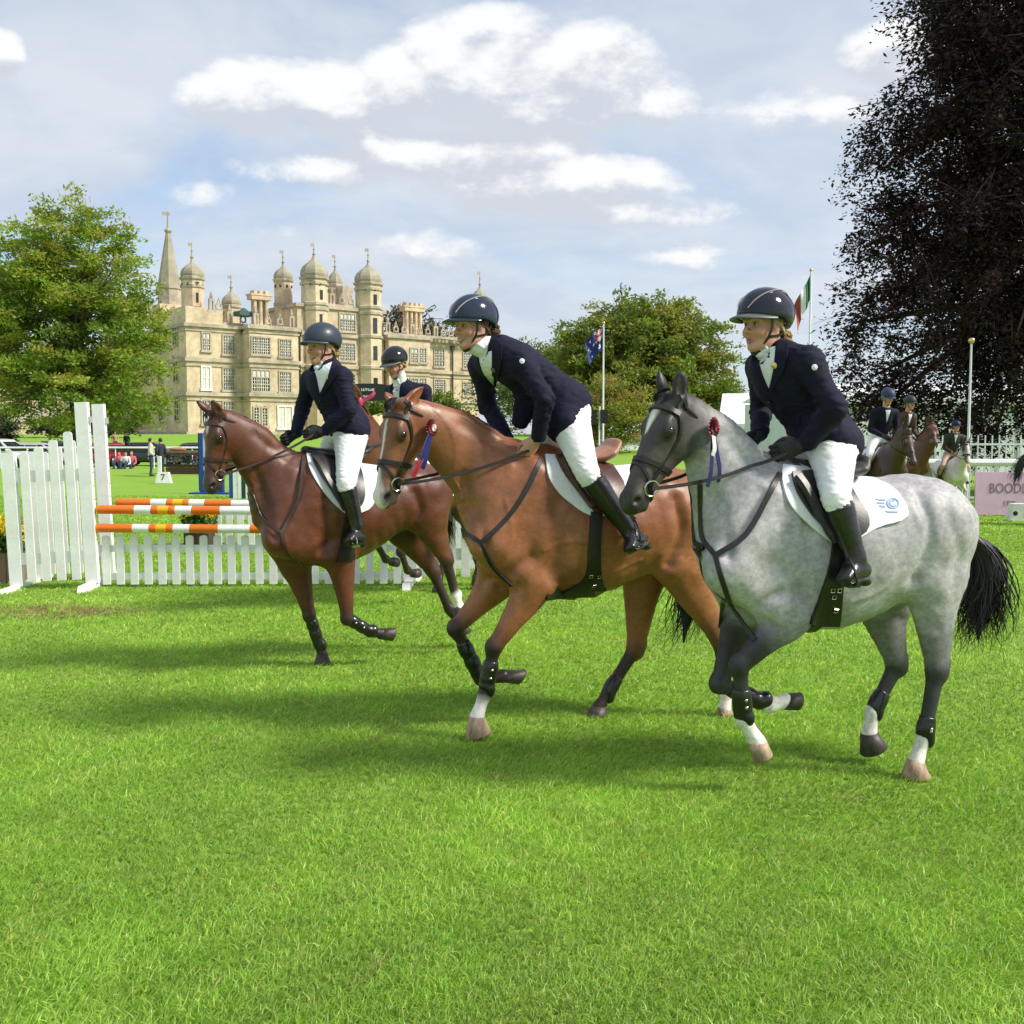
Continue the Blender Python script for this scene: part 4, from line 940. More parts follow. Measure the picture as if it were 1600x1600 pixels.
# ---- bay with rosette, centre
f2 = ground_frame(746, 1156, .12, 19)
blaze2 = lambda x, y, z: np.clip(1.6 - np.abs(y + .004 - .008 * np.sin(x * 12)) / (.010 + .030 * np.clip((x - .36) / .16, 0, 1)), 0, 1) * (x > .10) * (z > -.03 - .0 * x)
BAY = (.275, .106, .043); BAYD = (.024, .014, .012)
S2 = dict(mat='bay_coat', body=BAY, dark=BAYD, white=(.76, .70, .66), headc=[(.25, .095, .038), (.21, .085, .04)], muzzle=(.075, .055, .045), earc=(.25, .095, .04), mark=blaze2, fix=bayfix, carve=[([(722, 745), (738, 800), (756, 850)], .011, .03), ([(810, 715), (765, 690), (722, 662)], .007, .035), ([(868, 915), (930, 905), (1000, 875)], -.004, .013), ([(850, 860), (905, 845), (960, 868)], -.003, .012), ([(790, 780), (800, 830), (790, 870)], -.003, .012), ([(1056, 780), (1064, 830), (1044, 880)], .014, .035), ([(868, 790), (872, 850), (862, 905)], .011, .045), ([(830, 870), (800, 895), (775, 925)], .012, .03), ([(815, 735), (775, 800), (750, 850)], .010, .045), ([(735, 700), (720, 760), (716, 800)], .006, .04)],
    torso=[((792, 722), (768, 902), .17), ((848, 700), (838, 925), .25), ((905, 722), (905, 934), .285), ((968, 730), (970, 909), .28), ((1035, 728), (1040, 868), .26), ((1082, 768), (1080, 880), .20)],
    neck=[((832, 700), (755, 850), .15), ((772, 670), (731, 786), .11), ((706, 636), (701, 738), .09)],
    poll=(627, 622, .06), nose=(588, 776), yaw=.36, ears=[(664, 603), (600, 612)], crest=[(660, 624, 0), (702, 636, 0), (740, 652, 0), (800, 692, 0)], mane_n=460, mane_l=.05, mane_up=.45,
    legs=[dict(kind='fore', side=1, J=[(838, 912), (772, 1012), (758, 1082), (745, 1120)], hoof=((727, 1155), (767, 1142)), col='bbbmdddddww', sh=(842, 745), pt=(768, 850), hoofc='l', boot=(.35, .85)),
          dict(kind='fore', side=-1, J=[(782, 905), (712, 982), (752, 1062), (786, 1056)], hoof=((808, 1070), (822, 1046)), col='bbbmddddddd', sh=(842, 760), pt=(768, 850), boot=(.3, .9)),
          dict(kind='hind', side=1, J=[(1062, 880), (1124, 1000), (1136, 1080), (1132, 1108)], hoof=((1119, 1130), (1150, 1126)), col='bbbmmdddwww', hip=(1060, 800), hoofc='l'),
          dict(kind='hind', side=-1, J=[(1008, 880), (992, 1014), (951, 1080), (936, 1104)], hoof=((910, 1132), (948, 1122)), col='bbbbmddmddd', hip=(1050, 800), boot=(.72, .98))],
    tail=[(1082, 830), (1086, 866), (1080, 920), (1074, 960), (1068, 1004)], tail_n=180, tail_s=(.012, .085),
    cloth=([(851, 712), (856, 744), (872, 770), (890, 786), (906, 798), (922, 806)], [(968, 716), (1000, 730), (1010, 752), (1000, 782), (968, 800), (934, 808)]),
    flap=([(866, 715), (876, 738), (896, 764), (914, 786), (926, 800)], [(940, 712), (962, 742), (974, 766), (962, 792), (938, 804)]), saddlem=M_saddle_b,
    block=[[(872, 722), (888, 748), (908, 774), (924, 794)]],
    girth=([(922, 800), (918, 860), (910, 905), (852, 936)], [(940, 800), (937, 860), (940, 905), (955, 938)]), buckles=[(922, 898), (934, 898), (926, 912)],
    seat=[(858, 706, 0), (884, 712, 0), (915, 716, 0), (944, 708, 0), (957, 692, 0)], seatm=M_tan,
    breast=[[(846, 716), (820, 770), (790, 812), (752, 848)], [(752, 848), (770, 885), (800, 915)], [(712, 786), (728, 830), (752, 848)]],
    stirrup=((926, 752), (992, 812), 0), rosette=((668, 668), [pm('rosette_plum', (.08, .008, .025), .4, .1), RED, RWHITE, BLUE, RED], [(.10, .20, 3), (.13, .26, 4), (.07, .22, 3)]))
H2 = horse('horse', 'bay horse with thin white blaze and tall plum rosette, in the centre', f2, S2, GRP)
J2 = dict(pel=(884, 634, 0), waist=(853, 604, 0), chest=(806, 570, 0), neck=(764, 545, 0), head=(738, 508, 0), shL=(818, 572, .17), elL=(850, 624, .26), wrL=(841, 684, .17), shR=(752, 572, -.20), elR=(762, 632, -.27), wrR=(792, 686, -.13),
    hipL=(888, 656, .11), kneeL=(918, 740, .31), ankL=(981, 826, .35), toeL=(984, 862, .44), heelL=(1010, 848, .33))
RS2 = dict(key='blue_gloss', J=J2, face=(.34, .10, 0), smile=1, twist=.40, bare=True, handL=grip('L', (.55, -.25, -.8), (1, .1, .6)), handR=grip('R', (.6, .2, -.7), (1, 0, .6)), hair=(.10, .04, .02), bun=(-.14, 0, -.03), bunr=(.042, .036, .036), helmet=((.018, .026, .052), .12, .6), stripe=pm('helmet_trim_silver', (.6, .62, .62), .25, .05, metal=.8),
    V=([(747, 556), (752, 578), (767, 601)], [(770, 548), (772, 574), (770, 602)]), lapel=[([(770, 533), (770, 560), (770, 602)], [(784, 540), (784, 568), (774, 606)]), ([(738, 560), (746, 582), (765, 601)], [(748, 556), (755, 580), (768, 601)])],
    badge=[((772, 576), .016, pm('badge_grey', (.12, .12, .14), .4, .05)), ((816, 565), .015, M_white)], buttons=[(773, 612), (782, 628)], pocket=[(806, 622), (818, 619), (832, 612)], skirt=[((878, 628, .06), (880, 664, .12), .13, .12, .14, .10), ((826, 622, -.02), (812, 662, -.03), .045, .03, .085, .05)], hem=-.02)
RD2 = rider('smiling rider with bare hands, blue helmet with silver seam, on the bay with the rosette', f2, RS2, group=RGRP)
tack(H2, S2, [RD2['P']['wrL'] + np.array((.05, -.01, -.07)), RD2['P']['wrR'] + np.array((.05, 0, -.06))])

# ---- bay with star, left
f3 = ground_frame(504, 1038, -.12, 30)
star3 = lambda x, y, z: np.clip(1.5 - ((y - .014) / .015) ** 2 - ((x - .115) / .042) ** 2, 0, 1) * (z > .02)
BAY3 = (.112, .034, .016)
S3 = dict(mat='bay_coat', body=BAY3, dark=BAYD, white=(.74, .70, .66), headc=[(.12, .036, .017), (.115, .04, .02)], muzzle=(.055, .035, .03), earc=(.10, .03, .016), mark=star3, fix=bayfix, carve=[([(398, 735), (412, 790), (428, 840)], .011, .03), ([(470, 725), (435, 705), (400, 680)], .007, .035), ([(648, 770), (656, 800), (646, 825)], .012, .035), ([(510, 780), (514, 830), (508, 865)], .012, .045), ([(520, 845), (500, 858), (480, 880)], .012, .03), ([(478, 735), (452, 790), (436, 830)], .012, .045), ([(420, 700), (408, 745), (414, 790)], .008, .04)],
    torso=[((456, 728), (440, 876), .17), ((490, 715), (478, 884), .25), ((540, 722), (540, 876), .28), ((592, 728), (592, 843), .275), ((645, 718), (645, 814), .25), ((668, 742), (664, 818), .155)],
    neck=[((478, 712), (424, 838), .15), ((434, 694), (411, 778), .11), ((388, 657), (391, 733), .09)],
    poll=(339, 640, .03), nose=(320, 759), yaw=.24, ears=[(331, 625), (307, 626)], crest=[(362, 645, 0), (390, 657, 0), (432, 694, 0), (462, 708, 0)], mane_n=340, mane_l=.03, mane_up=.35,
    legs=[dict(kind='fore', side=1, J=[(532, 868), (543, 966), (580, 988), (596, 990)], hoof=((612, 1002), (617, 980)), col='bbbmddddddd', sh=(490, 760), pt=(434, 842), boot=(.15, .95)),
          dict(kind='fore', side=-1, J=[(462, 880), (484, 962), (499, 1008), (504, 1024)], hoof=((490, 1041), (518, 1038)), col='bbbmddddddd', sh=(490, 770), pt=(434, 842), boot=(.2, .95)),
          dict(kind='hind', side=1, J=[(664, 806), (697, 874), (712, 930), (718, 950)], hoof=((710, 972), (730, 970)), col='bbbbmdddwww', hip=(668, 765), boot=None),
          dict(kind='hind', side=-1, J=[(632, 824), (676, 892), (702, 952), (716, 972)], hoof=((716, 994), (736, 984)), col='bbbmmdddddd', hip=(660, 765))],
    tail=[(688, 775), (696, 800), (698, 830), (700, 860)], tail_n=80, tail_s=(.01, .03),
    cloth=([(478, 708), (484, 734), (500, 762), (520, 786), (536, 800), (545, 806)], [(566, 706), (592, 718), (596, 740), (590, 772), (578, 794), (560, 802)]),
    flap=([(484, 712), (494, 736), (512, 762), (530, 788), (544, 804)], [(548, 708), (562, 738), (568, 762), (566, 784), (552, 802)]),
    block=[[(490, 722), (505, 748), (522, 772), (538, 796)]],
    girth=([(540, 800), (534, 835), (528, 868), (524, 878)], [(556, 800), (553, 835), (552, 862), (552, 874)]), buckles=[(546, 818), (548, 826)],
    seat=[(478, 704, 0), (498, 708, 0), (528, 710, 0), (560, 706, 0), (572, 700, 0)], seatm=M_saddle_k,
    breast=[[(474, 712), (472, 740), (466, 780), (440, 832)], [(440, 832), (448, 862), (470, 882)], [(394, 770), (410, 810), (440, 832)]],
    stirrup=((536, 770), (552, 826), 0), ironm=M_metal)
H3 = horse('horse', 'reddish bay horse with small white star, leading on the left', f3, S3, GRP)
J3 = dict(pel=(544, 668, 0), waist=(528, 638, 0), chest=(513, 602, 0), neck=(508, 572, 0), head=(502, 541, 0), shL=(534, 590, .17), elL=(544, 640, .25), wrL=(508, 673, .15), shR=(486, 594, -.19), elR=(472, 640, -.26), wrR=(462, 678, -.16),
    hipL=(548, 686, .11), kneeL=(541, 756, .31), ankL=(556, 815, .34), toeL=(542, 850, .42), heelL=(568, 848, .32))
RS3 = dict(key='slate', J=J3, face=(.30, .08, 0), smile=1, twist=.40, handL=grip('L', (1, -.3, -.25)), handR=grip('R', (.9, .3, -.4)), hair=(.50, .33, .15), bun=(-.12, 0, -.05), bunr=(.035, .034, .034), helmet=((.035, .047, .07), .38, .1), peak=.05,
    V=([(491, 578), (494, 592), (499, 612)], [(519, 566), (513, 588), (501, 613)]), lapel=[([(520, 560), (517, 580), (501, 614)], [(532, 566), (526, 588), (504, 618)]), ([(486, 582), (490, 596), (498, 612)], [(492, 578), (496, 592), (500, 612)])],
    badge=[((512, 590), .014, M_gold)], buttons=[(501, 626), (502, 644)], pocket=[(514, 652), (524, 655), (534, 655)], skirt=[((542, 660, .05), (545, 674, .08), .15, .16, .14, .11)], hem=.15)
RD3 = rider('smiling fair-haired rider in matt slate helmet and navy jacket on the leading bay', f3, RS3, group=RGRP)
tack(H3, S3, [RD3['P']['wrL'] + np.array((.085, -.01, -.03)), RD3['P']['wrR'] + np.array((.08, .02, -.04))], M_brn)

# ---- fourth pair, mostly hidden behind the first two
f4 = Canon(G(652, 938), PI + R(60))
def canon_spec(**k):
    z = k.get('z', 1.); s = dict(mat='bay_coat', body=BAY3, dark=BAYD, headc=[BAY3, (.13, .045, .022)], muzzle=(.05, .03, .026), earc=(.12, .04, .02),
        torso=[((.52, 1.38), (.56, .92), .17), ((.34, 1.58), (.32, .82), .245), ((.0, 1.50), (.0, .78), .285), ((-.35, 1.52), (-.32, .86), .285), ((-.68, 1.54), (-.66, 1.0), .26), ((-.88, 1.38), (-.86, 1.04), .19)],
        neck=[((.40, 1.58), (.68, 1.06), .15), ((.66, 1.82), (.86, 1.34), .115), ((.86, 1.98), (.98, 1.60), .095)],
        poll=(1.0, 2.08, 0), nose=(.30, 1.58), yaw=.0, ears=[(.06, 2.20), (.06, 2.20)], crest=[(.93, 2.02, 0), (.80, 1.94, 0), (.66, 1.82, 0), (.44, 1.61, 0)], mane_n=160, mane_l=.03, mane_up=.3,
        legs=[dict(kind='fore', side=1, J=[(.30, .92), (.46, .56), (.34, .36), (.24, .32)], hoof=((.16, .26), (.14, .36)), col='bbbmddddddd', sh=(.34, 1.36), pt=(.60, 1.06)),
              dict(kind='fore', side=-1, J=[(.34, .90), (.30, .52), (.30, .22), (.33, .11)], hoof=((.42, 0), (.27, 0)), col='bbbmddddddd', sh=(.34, 1.36), pt=(.60, 1.06)),
              dict(kind='hind', side=1, J=[(-.66, .92), (-.98, .60), (-1.0, .28), (-.96, .16)], hoof=((-.90, .05), (-1.05, .07)), col='bbbbmdddddd', hip=(-.70, 1.28)),
              dict(kind='hind', side=-1, J=[(-.60, .90), (-.74, .56), (-.66, .24), (-.60, .12)], hoof=((-.50, 0), (-.66, 0)), col='bbbbmdddddd', hip=(-.70, 1.28))],
        tail=[(-.95, 1.44), (-1.04, 1.36), (-1.08, 1.1), (-1.08, .75), (-1.05, .5)], tail_n=120, tail_s=(.015, .06),
        cloth=([(.30, 1.54), (.28, 1.36), (.10, 1.14), (-.02, 1.02)], [(-.32, 1.50), (-.42, 1.34), (-.40, 1.16), (-.10, 1.04)]), flap=([(.24, 1.52), (.22, 1.34), (.06, 1.10), (0., 1.04)], [(-.10, 1.5), (-.16, 1.3), (-.2, 1.12), (-.08, 1.06)]),
        girth=([(.06, 1.1), (.12, .9), (.12, .8)], [(-.02, 1.1), (.03, .9), (.03, .8)]), seat=[(.26, 1.585, 0), (.12, 1.55, 0), (-.06, 1.53, 0), (-.22, 1.57, 0), (-.28, 1.64, 0)])
    s.update(k); return s
def canon_rider(**k):
    s = dict(J=dict(pel=(-.06, 1.70, 0), waist=(.02, 1.86, 0), chest=(.12, 2.06, 0), neck=(.20, 2.26, 0), head=(.27, 2.45, 0), shL=(.14, 2.16, .20), elL=(.12, 1.86, .25), wrL=(.36, 1.74, .14), shR=(.14, 2.16, -.20), elR=(.12, 1.86, -.25), wrR=(.36, 1.74, -.14),
        hipL=(-.05, 1.66, .11), kneeL=(.26, 1.36, .33), ankL=(.06, .98, .36), toeL=(.22, .88, .40), heelL=(-.02, .88, .35)), face=(.0, .15, 0), twist=0., handL=grip('L'), handR=grip('R'), peak=.055,
        V=([(.285, 2.22, .05), (.29, 2.1, .04), (.27, 1.95, .0)], [(.285, 2.22, -.05), (.29, 2.1, -.04), (.27, 1.95, -.0)]), lapel=[], skirt=[])
    s.update(k); return s
S4 = canon_spec(nose=(.34, 1.54), yaw=.1); S4['legs'][1].update(J=[(.36, .92), (.52, .64), (.38, .46), (.28, .43)], hoof=((.19, .36), (.18, .46)))
H4 = horse('horse', 'bay horse mostly hidden behind the two leading bays', f4, S4, GRP, .014)
RS4 = canon_rider(key='black_gloss', V=None, hair=(.40, .26, .12), bun=(-.11, 0, -.05), bunr=(.03, .03, .03), face=(-.2, .40, 0), helmet=((.010, .012, .013), .08, .7), peakm=pm('helmet_peak_grey', (.10, .11, .13), .4, .1))
RS4['J'].update(head=(.36, 2.43, 0), neck=(.27, 2.25, 0), chest=(.17, 2.05, 0))
RD4 = rider('rider in glossy black helmet looking down, behind the two bays', f4, RS4, .01, group=RGRP)
tack(H4, S4, [RD4['P']['wrL'] + np.array((.08, 0, -.03)), RD4['P']['wrR'] + np.array((.08, 0, -.03))])
mb = MB(); p = H4['H'](.02, .09, .03); mb.ball(p, (.035, .02, .045), 10, 6); mb.ribbon([p, p + np.array((-.1, .06, .06)), p + np.array((-.14, .06, .10))], [(0, 1, 0)] * 3, .04, .004); mb.build('rosette', PINK, H4['root'])
# ------------------------------------------------------------------ manor house
M_stone = pm('oolitic_limestone', (.585, .468, .322), .85, .20, .28, .25, 2.2, var2=(1.3, .14))
M_stone2 = pm('weathered_limestone', (.43, .37, .28), .85, .26, .5, .25, 2.2, var2=(1.6, .12))
M_lead = pm('lead_dome', (.33, .30, .215), .7, .18, .8, .2, 4.)
M_glassd = pm('window_glass', (.030, .033, .038), .08, .3, .5, spec=.6)
M_blind = pm('white_blind', (.62, .60, .54), .5, .1, 1.)
M_pipe = pm('dark_downpipe', (.05, .045, .04), .6, .1)
HC = atY(294, 678, 140.); HC[2] = 2.3
HA = math.atan2(.629, .777); hm, hi = np.array((math.cos(HA), math.sin(HA))), np.array((-math.sin(HA), math.cos(HA)))
house = empty('manor_house', HC, HA, 'large pale stone country house with domed turrets and a spire', 'house')
def HP(px, py, w=0.):                                                    # along the front, height above the terrace
    d = ray(px, py); n = np.array((hi[0], hi[1])); t = ((HC[:2] - CAM[:2]) @ n + w) / (d[:2] @ n); q = CAM + d * t; return (q[:2] - HC[:2]) @ hm, q[2] - HC[2]
hu = lambda px, w=0.: HP(px, 600, w)[0]
def hz(px, py, w=0.): return HP(px, py, w)[1]
def wing(x0, x1, ztop, w0, depth, name='wall', courses=()):
    mb = MB(); mb.box(x0, x1, w0, w0 + depth, -1.2, ztop); o = mb.build(name, M_stone, house)
    if len(courses):
        mc = MB()
        for z, h, out in courses: mc.box(x0 - out, x1 + out, w0 - out, w0 + depth + out, z - h / 2, z + h / 2)
        mc.build('string_course', M_stone2, o)
    return o
def window(px0, px1, py0, py1, w=0., nx=3, nz=3, blind=0, arch=False, face='front'):
    u0, _ = HP(px0, py0, w); u1, _ = HP(px1, py1, w); pm_ = (px0 + px1) / 2; z1, z0 = hz(pm_, py0, w), hz(pm_, py1, w); e = .25
    f = MB(); g = MB(); W0 = w - .16; t = .22
    f.box(u0 - t, u0, W0, w + .02, z0 - t, z1 + t); f.box(u1, u1 + t, W0, w + .02, z0 - t, z1 + t); f.box(u0, u1, W0, w + .02, z1, z1 + t); f.box(u0 - t * 1.6, u1 + t * 1.6, W0 - .1, w + .02, z0 - t * 1.5, z0)
    mu = .15
    for i in range(1, nx): x = u0 + (u1 - u0) * i / nx; f.box(x - mu / 2, x + mu / 2, W0 + .03, w + .02, z0, z1)
    for j in range(1, nz): z = z0 + (z1 - z0) * j / nz; f.box(u0, u1, W0 + .034, w + .02, z - mu / 2, z + mu / 2)
    fo = f.build('window', M_stone2 if blind < 2 else M_white, house)
    for i in range(nx):
        for j in range(nz):
            a, b = u0 + (u1 - u0) * i / nx + mu / 2, u0 + (u1 - u0) * (i + 1) / nx - mu / 2; c, d = z0 + (z1 - z0) * j / nz + mu / 2, z0 + (z1 - z0) * (j + 1) / nz - mu / 2; m = (a + b) / 2
            g.box(a, b, w - .05, w - .02, c, d, 1 if (blind == 2 or (blind == 1 and j >= nz - 1)) else 0)
            g.box(m - .035, m + .035, w - .085, w - .05, c, d, 2); g.box(a, b, w - .08, w - .05, (c + d) / 2 - .03, (c + d) / 2 + .03, 2)
    g.build('pane', [M_glassd, M_blind, M_white], fo)
    if arch:
        a = MB(); m, r = (u0 + u1) / 2, (u1 - u0) / 2; a.add([(m + r * math.cos(x), w - y, z1 + r * math.sin(x)) for x in np.linspace(0, PI, 9) for y in (.02, .08)], [(2 * i, 2 * i + 1, 2 * i + 3, 2 * i + 2) for i in range(8)] + [tuple(2 * i + 1 for i in range(9))]); a.build('arch', M_glassd, fo)
def dome_tower(px0, px1, ybase, ytop, yfin, ybot, w, name='turret', lead=True, courses=(), win=(), n=8):
    c = (px0 + px1) / 2; u0, u1 = hu(px0, w), hu(px1, w); cu = hu(c, w); view = unit(np.array((ray(c, 600)[0], ray(c, 600)[1]))); wd = abs((u1 - u0)) * abs(view @ hi) ; r = wd / 2 / math.cos(PI / 16)
    zb, zt, zf, z0 = (hz(c, y, w) for y in (ybase, ytop, yfin, ybot)); H_ = zt - zb
    sh = MB(); sh.lathe([(r * .96, z0), (r * .96, zb)], n, (cu, w, 0), PI / 8); so = sh.build(name, M_stone, house)
    mc = MB(); mc.lathe([(r * .98, zb - .5), (r * 1.10, zb - .3), (r * 1.12, zb), (r * .9, zb + .12)], n, (cu, w, 0), PI / 8)
    for y in courses: z = hz(c, y, w); m2 = MB(); m2.lathe([(r * .95, z - .4), (r * 1.06, z - .2), (r * 1.06, z + .15), (r * .95, z + .3)], n, (cu, w, 0), PI / 8); m2.build('string_course', M_stone2, so)
    for k in range(n):                                                    # small roundels under the dome
        a = PI / 8 + 2 * PI * (k + .5) / n; x, y = cu + r * .9 * math.cos(a), w + r * .9 * math.sin(a); mc.ball((x, y, zb - 1.1), (.20, .20, .26), 6, 4, 1)
    mc.build('cornice', [M_stone2, M_pipe], so)
    d = MB(); d.lathe([(r * .98, zb + .12), (r * 1.02, zb + H_ * .15), (r * .98, zb + H_ * .32), (r * .84, zb + H_ * .5), (r * .6, zb + H_ * .66), (r * .36, zb + H_ * .78), (r * .2, zb + H_ * .88), (r * .11, zt)], n, (cu, w, 0), PI / 8); d.build('dome', M_lead, so)
    f = MB(); L = zf - zt; f.lathe([(r * .13, zt - .2), (.16, zt + L * .12), (.28, zt + L * .2), (.10, zt + L * .3), (.08, zt + L * .5), (.2, zt + L * .55), (.06, zt + L * .6), (.04, zf)], 6, (cu, w, 0)); f.box(cu - .5, cu + .1, w - .03, w + .03, zf - .55, zf - .1); f.build('finial', M_lead, so)
    for p in win: a, b, y0, y1 = p; m = MB(); wf = w - r * .96 * math.cos(PI / 8); m.box(hu(a, wf), hu(b, wf), wf - .08, wf + .1, hz(c, y1, wf), hz(c, y0, wf)); m.build('slit_window', M_glassd, so)
def parapet(px0, px1, y0, w, kind=0, step=1.5, h=2.0):                       # pierced strapwork cresting
    u0, u1 = hu(px0, w), hu(px1, w); z = hz((px0 + px1) / 2, y0, w); n = max(2, int((u1 - u0) / step)); mb = MB(); st = (u1 - u0) / n; T = .18
    mb.box(u0, u1, w - T, w + T, z - .25, z + .15)
    for i in range(n):
        x = u0 + st * (i + .5)
        if i % 3 == 0: mb.box(x - .38, x - .16, w - T, w + T, z + .15, z + h * .7); mb.box(x + .16, x + .38, w - T, w + T, z + .15, z + h * .7); mb.box(x - .38, x + .38, w - T, w + T, z + h * .7, z + h * .85); mb.lathe([(.22, z + h * .85), (.26, z + h), (.05, z + h * 1.35)], 5, (x, w, 0))
        else:
            mb.torus((x, w, z + h * .38), (0, 1, 0), .42, .13, 10, 5); mb.tube([(x - .5, w, z + .1), (x - .2, w, z + h * .6), (x, w, z + h * .95)], .09, 5); mb.tube([(x + .5, w, z + .1), (x + .2, w, z + h * .6), (x, w, z + h * .95)], .09, 5)
    mb.build('parapet', M_stone2, house)
def pipe(px, y0, y1, w): u = hu(px, w); mb = MB(); mb.tube([(u, w - .25, hz(px, y1, w)), (u, w - .25, hz(px, y0, w))], .14, 6); mb.box(u - .3, u + .3, w - .5, w, hz(px, y0, w) - .2, hz(px, y0, w) + .5); mb.build('downpipe', M_pipe, house)
def chimney(px0, px1, ytop, ybot, w, n):
    u0, u1 = hu(px0, w), hu(px1, w); c = (px0 + px1) / 2; zt, z0 = hz(c, ytop, w), hz(c, ybot, w); mb = MB(); r = (u1 - u0) / n / 2 * .62
    for i in range(n):
        for q in (-1, 1): mb.lathe([(r * 1.2, z0), (r * 1.2, z0 + .4), (r, z0 + .5), (r * .92, zt - 1.5), (r * 1.15, zt - 1.35)], 8, (u0 + (u1 - u0) * (i + .5) / n, w + q * r * 1.3, 0))
    mb.box(u0 - .2, u1 + .2, w - r * 3, w + r * 3, zt - 1.35, zt - .75); mb.box(u0 - .35, u1 + .35, w - r * 3.3, w + r * 3.3, zt - .75, zt - .5)
    for i in range(n): x = u0 + (u1 - u0) * (i + .5) / n; mb.box(x - r * .9, x + r * .9, w - r * 2.4, w + r * 2.4, zt - .5, zt)
    mb.build('chimney', M_stone, house)
z_c1, z_c2, z_c3 = hz(297, 615), hz(297, 561), hz(297, 507)
CR = lambda: [(z_c1, .5, .3), (z_c1 - .8, .2, .15), (z_c2, .5, .3), (z_c2 - .8, .2, .15), (z_c3, .45, .35), (z_c3 - .7, .2, .15), (-.2, 1.2, .35)]
wing(hu(-60, 24.), -.06, z_c2 + 1.5, 24., 9, courses=[(z_c1, .5, .3), (z_c2 + 1.2, .5, .35)])
for a_ in range(-40, 150, 24): window(a_, a_ + 9, 585, 608, 24., 3, 3, 0); window(a_, a_ + 9, 632, 656, 24., 3, 3, 0)
# left range with its shaded return, projecting bay, middle block, right range
ua = hu(381); wing(0, ua + .5, z_c3 + .4, 0, 34, courses=CR())
mb = MB(); mb.box(.02, hu(327), .02, 9, z_c3 + .4, hz(297, 478)); mb.build('wall', M_stone, house); mb = MB(); mb.box(hu(327) - .01, hu(350), .025, 6, z_c3 + .3, hz(338, 489)); mb.build('wall', M_stone, house)
wb = -2.6; ub0, ub1 = hu(391, wb), hu(467, wb); wing(ub0, ub1, z_c3 + .2, wb, 18, courses=CR())
wc = .6; uc0, uc1 = hu(466, wc), hu(600, wc); z_m = hz(534, 479, wc); wing(uc0, uc1, z_m, wc, 14, courses=[(z_m - .3, .5, .35), (hz(534, 525, wc), .5, .3)] + [c for c in CR() if c[0] < z_c3 - 1])
wd_ = 1.4; ud0, ud1 = hu(599, wd_), hu(748, wd_); z_r = hz(630, 526, wd_); wing(ud0, ud1, z_r, wd_, 14, courses=[(z_r - .3, .5, .35)] + [c for c in CR() if c[0] < z_r - 1.5])
we = -.4; ue0, ue1 = hu(608, we), hu(672, we); wing(ue0, ue1, z_r + .03, we, 5, courses=[(z_r - .27, .5, .35)] + [c for c in CR() if c[0] < z_r - 1.5])
for a in ((316.6, 327.7, 521, 547, 0, 2, 3, 1), (349, 365, 525, 553, 0, 3, 3, 0), (316, 328, 574, 607, 0, 2, 2, 2), (349, 365, 576, 609, 0, 3, 3, 0), (316, 328, 624, 662, 0, 2, 3, 0), (349, 365, 628, 664, 0, 3, 3, 0),
          (394, 421, 528, 553, wb, 4, 3, 0), (437, 454, 532, 557, wb, 3, 3, 0), (394, 421, 579, 611, wb, 4, 3, 1), (437, 454, 582, 612, wb, 3, 3, 0), (435, 456, 636, 668, wb, 2, 1, 2),
          (531, 554, 491, 517, wc, 4, 3, 1), (531, 554, 537, 563, wc, 4, 3, 0), (531, 554, 585, 614, wc, 4, 3, 0), (642, 652, 545, 566, we, 2, 3, 1), (655.5, 665, 545, 566, we, 2, 3, 0), (642, 652, 592, 614, we, 2, 3, 0), (655.5, 665, 592, 614, we, 2, 3, 0),
          (679, 693, 546, 572, wd_, 3, 3, 0), (679, 695, 594, 614, wd_, 3, 3, 0), (679, 695, 634, 662, wd_, 3, 3, 0), (724, 738, 552, 575, wd_, 3, 3, 0), (724, 738, 598, 618, wd_, 3, 3, 0)): window(*a)
window(397, 404, 637, 664, wb, 1, 3, 0, True); window(410, 417, 638, 665, wb, 1, 3, 0, True)
for k in range(5):                                                          # windows of the shaded return
    for z0, z1 in ((2.0, 5.2), (7.4, 10.6), (12.4, 14.8)):
        f = MB(); y = 3 + k * 6.; f.box(-.14, .02, y - .25, y, z0 - .2, z1 + .2); f.box(-.14, .02, y + 1.5, y + 1.75, z0 - .2, z1 + .2); f.box(-.14, .02, y, y + 1.5, z1, z1 + .2); f.box(-.2, .02, y, y + 1.5, z0 - .25, z0); f.box(-.12, .02, y + .68, y + .82, z0, z1); f.box(-.118, .02, y, y + 1.5, (z0 + z1) / 2 - .08, (z0 + z1) / 2 + .08)
        fo = f.build('window', M_stone2, house); g = MB(); g.box(-.06, -.03, y, y + 1.5, z0, z1); g.build('pane', M_glassd, fo)
dome_tower(286, 322, 434, 408, 379, 480, 2.9, courses=(448,), win=((309.5, 313, 457, 472), (309, 314, 440, 446)))
dome_tower(349, 379, 478, 454, 430, 508, 4.0)
dome_tower(430.5, 459.5, 437, 415, 391, 545, 6.0, courses=(476,))
dome_tower(472, 514, 434, 402, 380, 690, wc + .3, courses=(444, 476, 484, 525, 573, 620), win=((502, 506, 452, 467), (501, 505, 490, 503), (501, 505, 540, 555), (501, 505, 585, 600)))
dome_tower(514, 537, 445, 421, 398, 482, 11.0, courses=(455,))
dome_tower(556, 598, 443, 413, 388, 690, wc + .3, courses=(453, 482, 491, 527, 575, 622), win=((585, 590, 459, 475), (584, 590, 496, 520), (584, 590, 540, 562), (584, 590, 590, 606)))
dome_tower(737, 763, 470, 449, 424, 560, 9.0)
wsp = 13.; cu = hu(268, wsp); sp = MB(); r = abs(hu(287, wsp) - hu(250, wsp)) / 2 * .92; zb, zt = hz(268, 449, wsp), hz(268, 366, wsp)
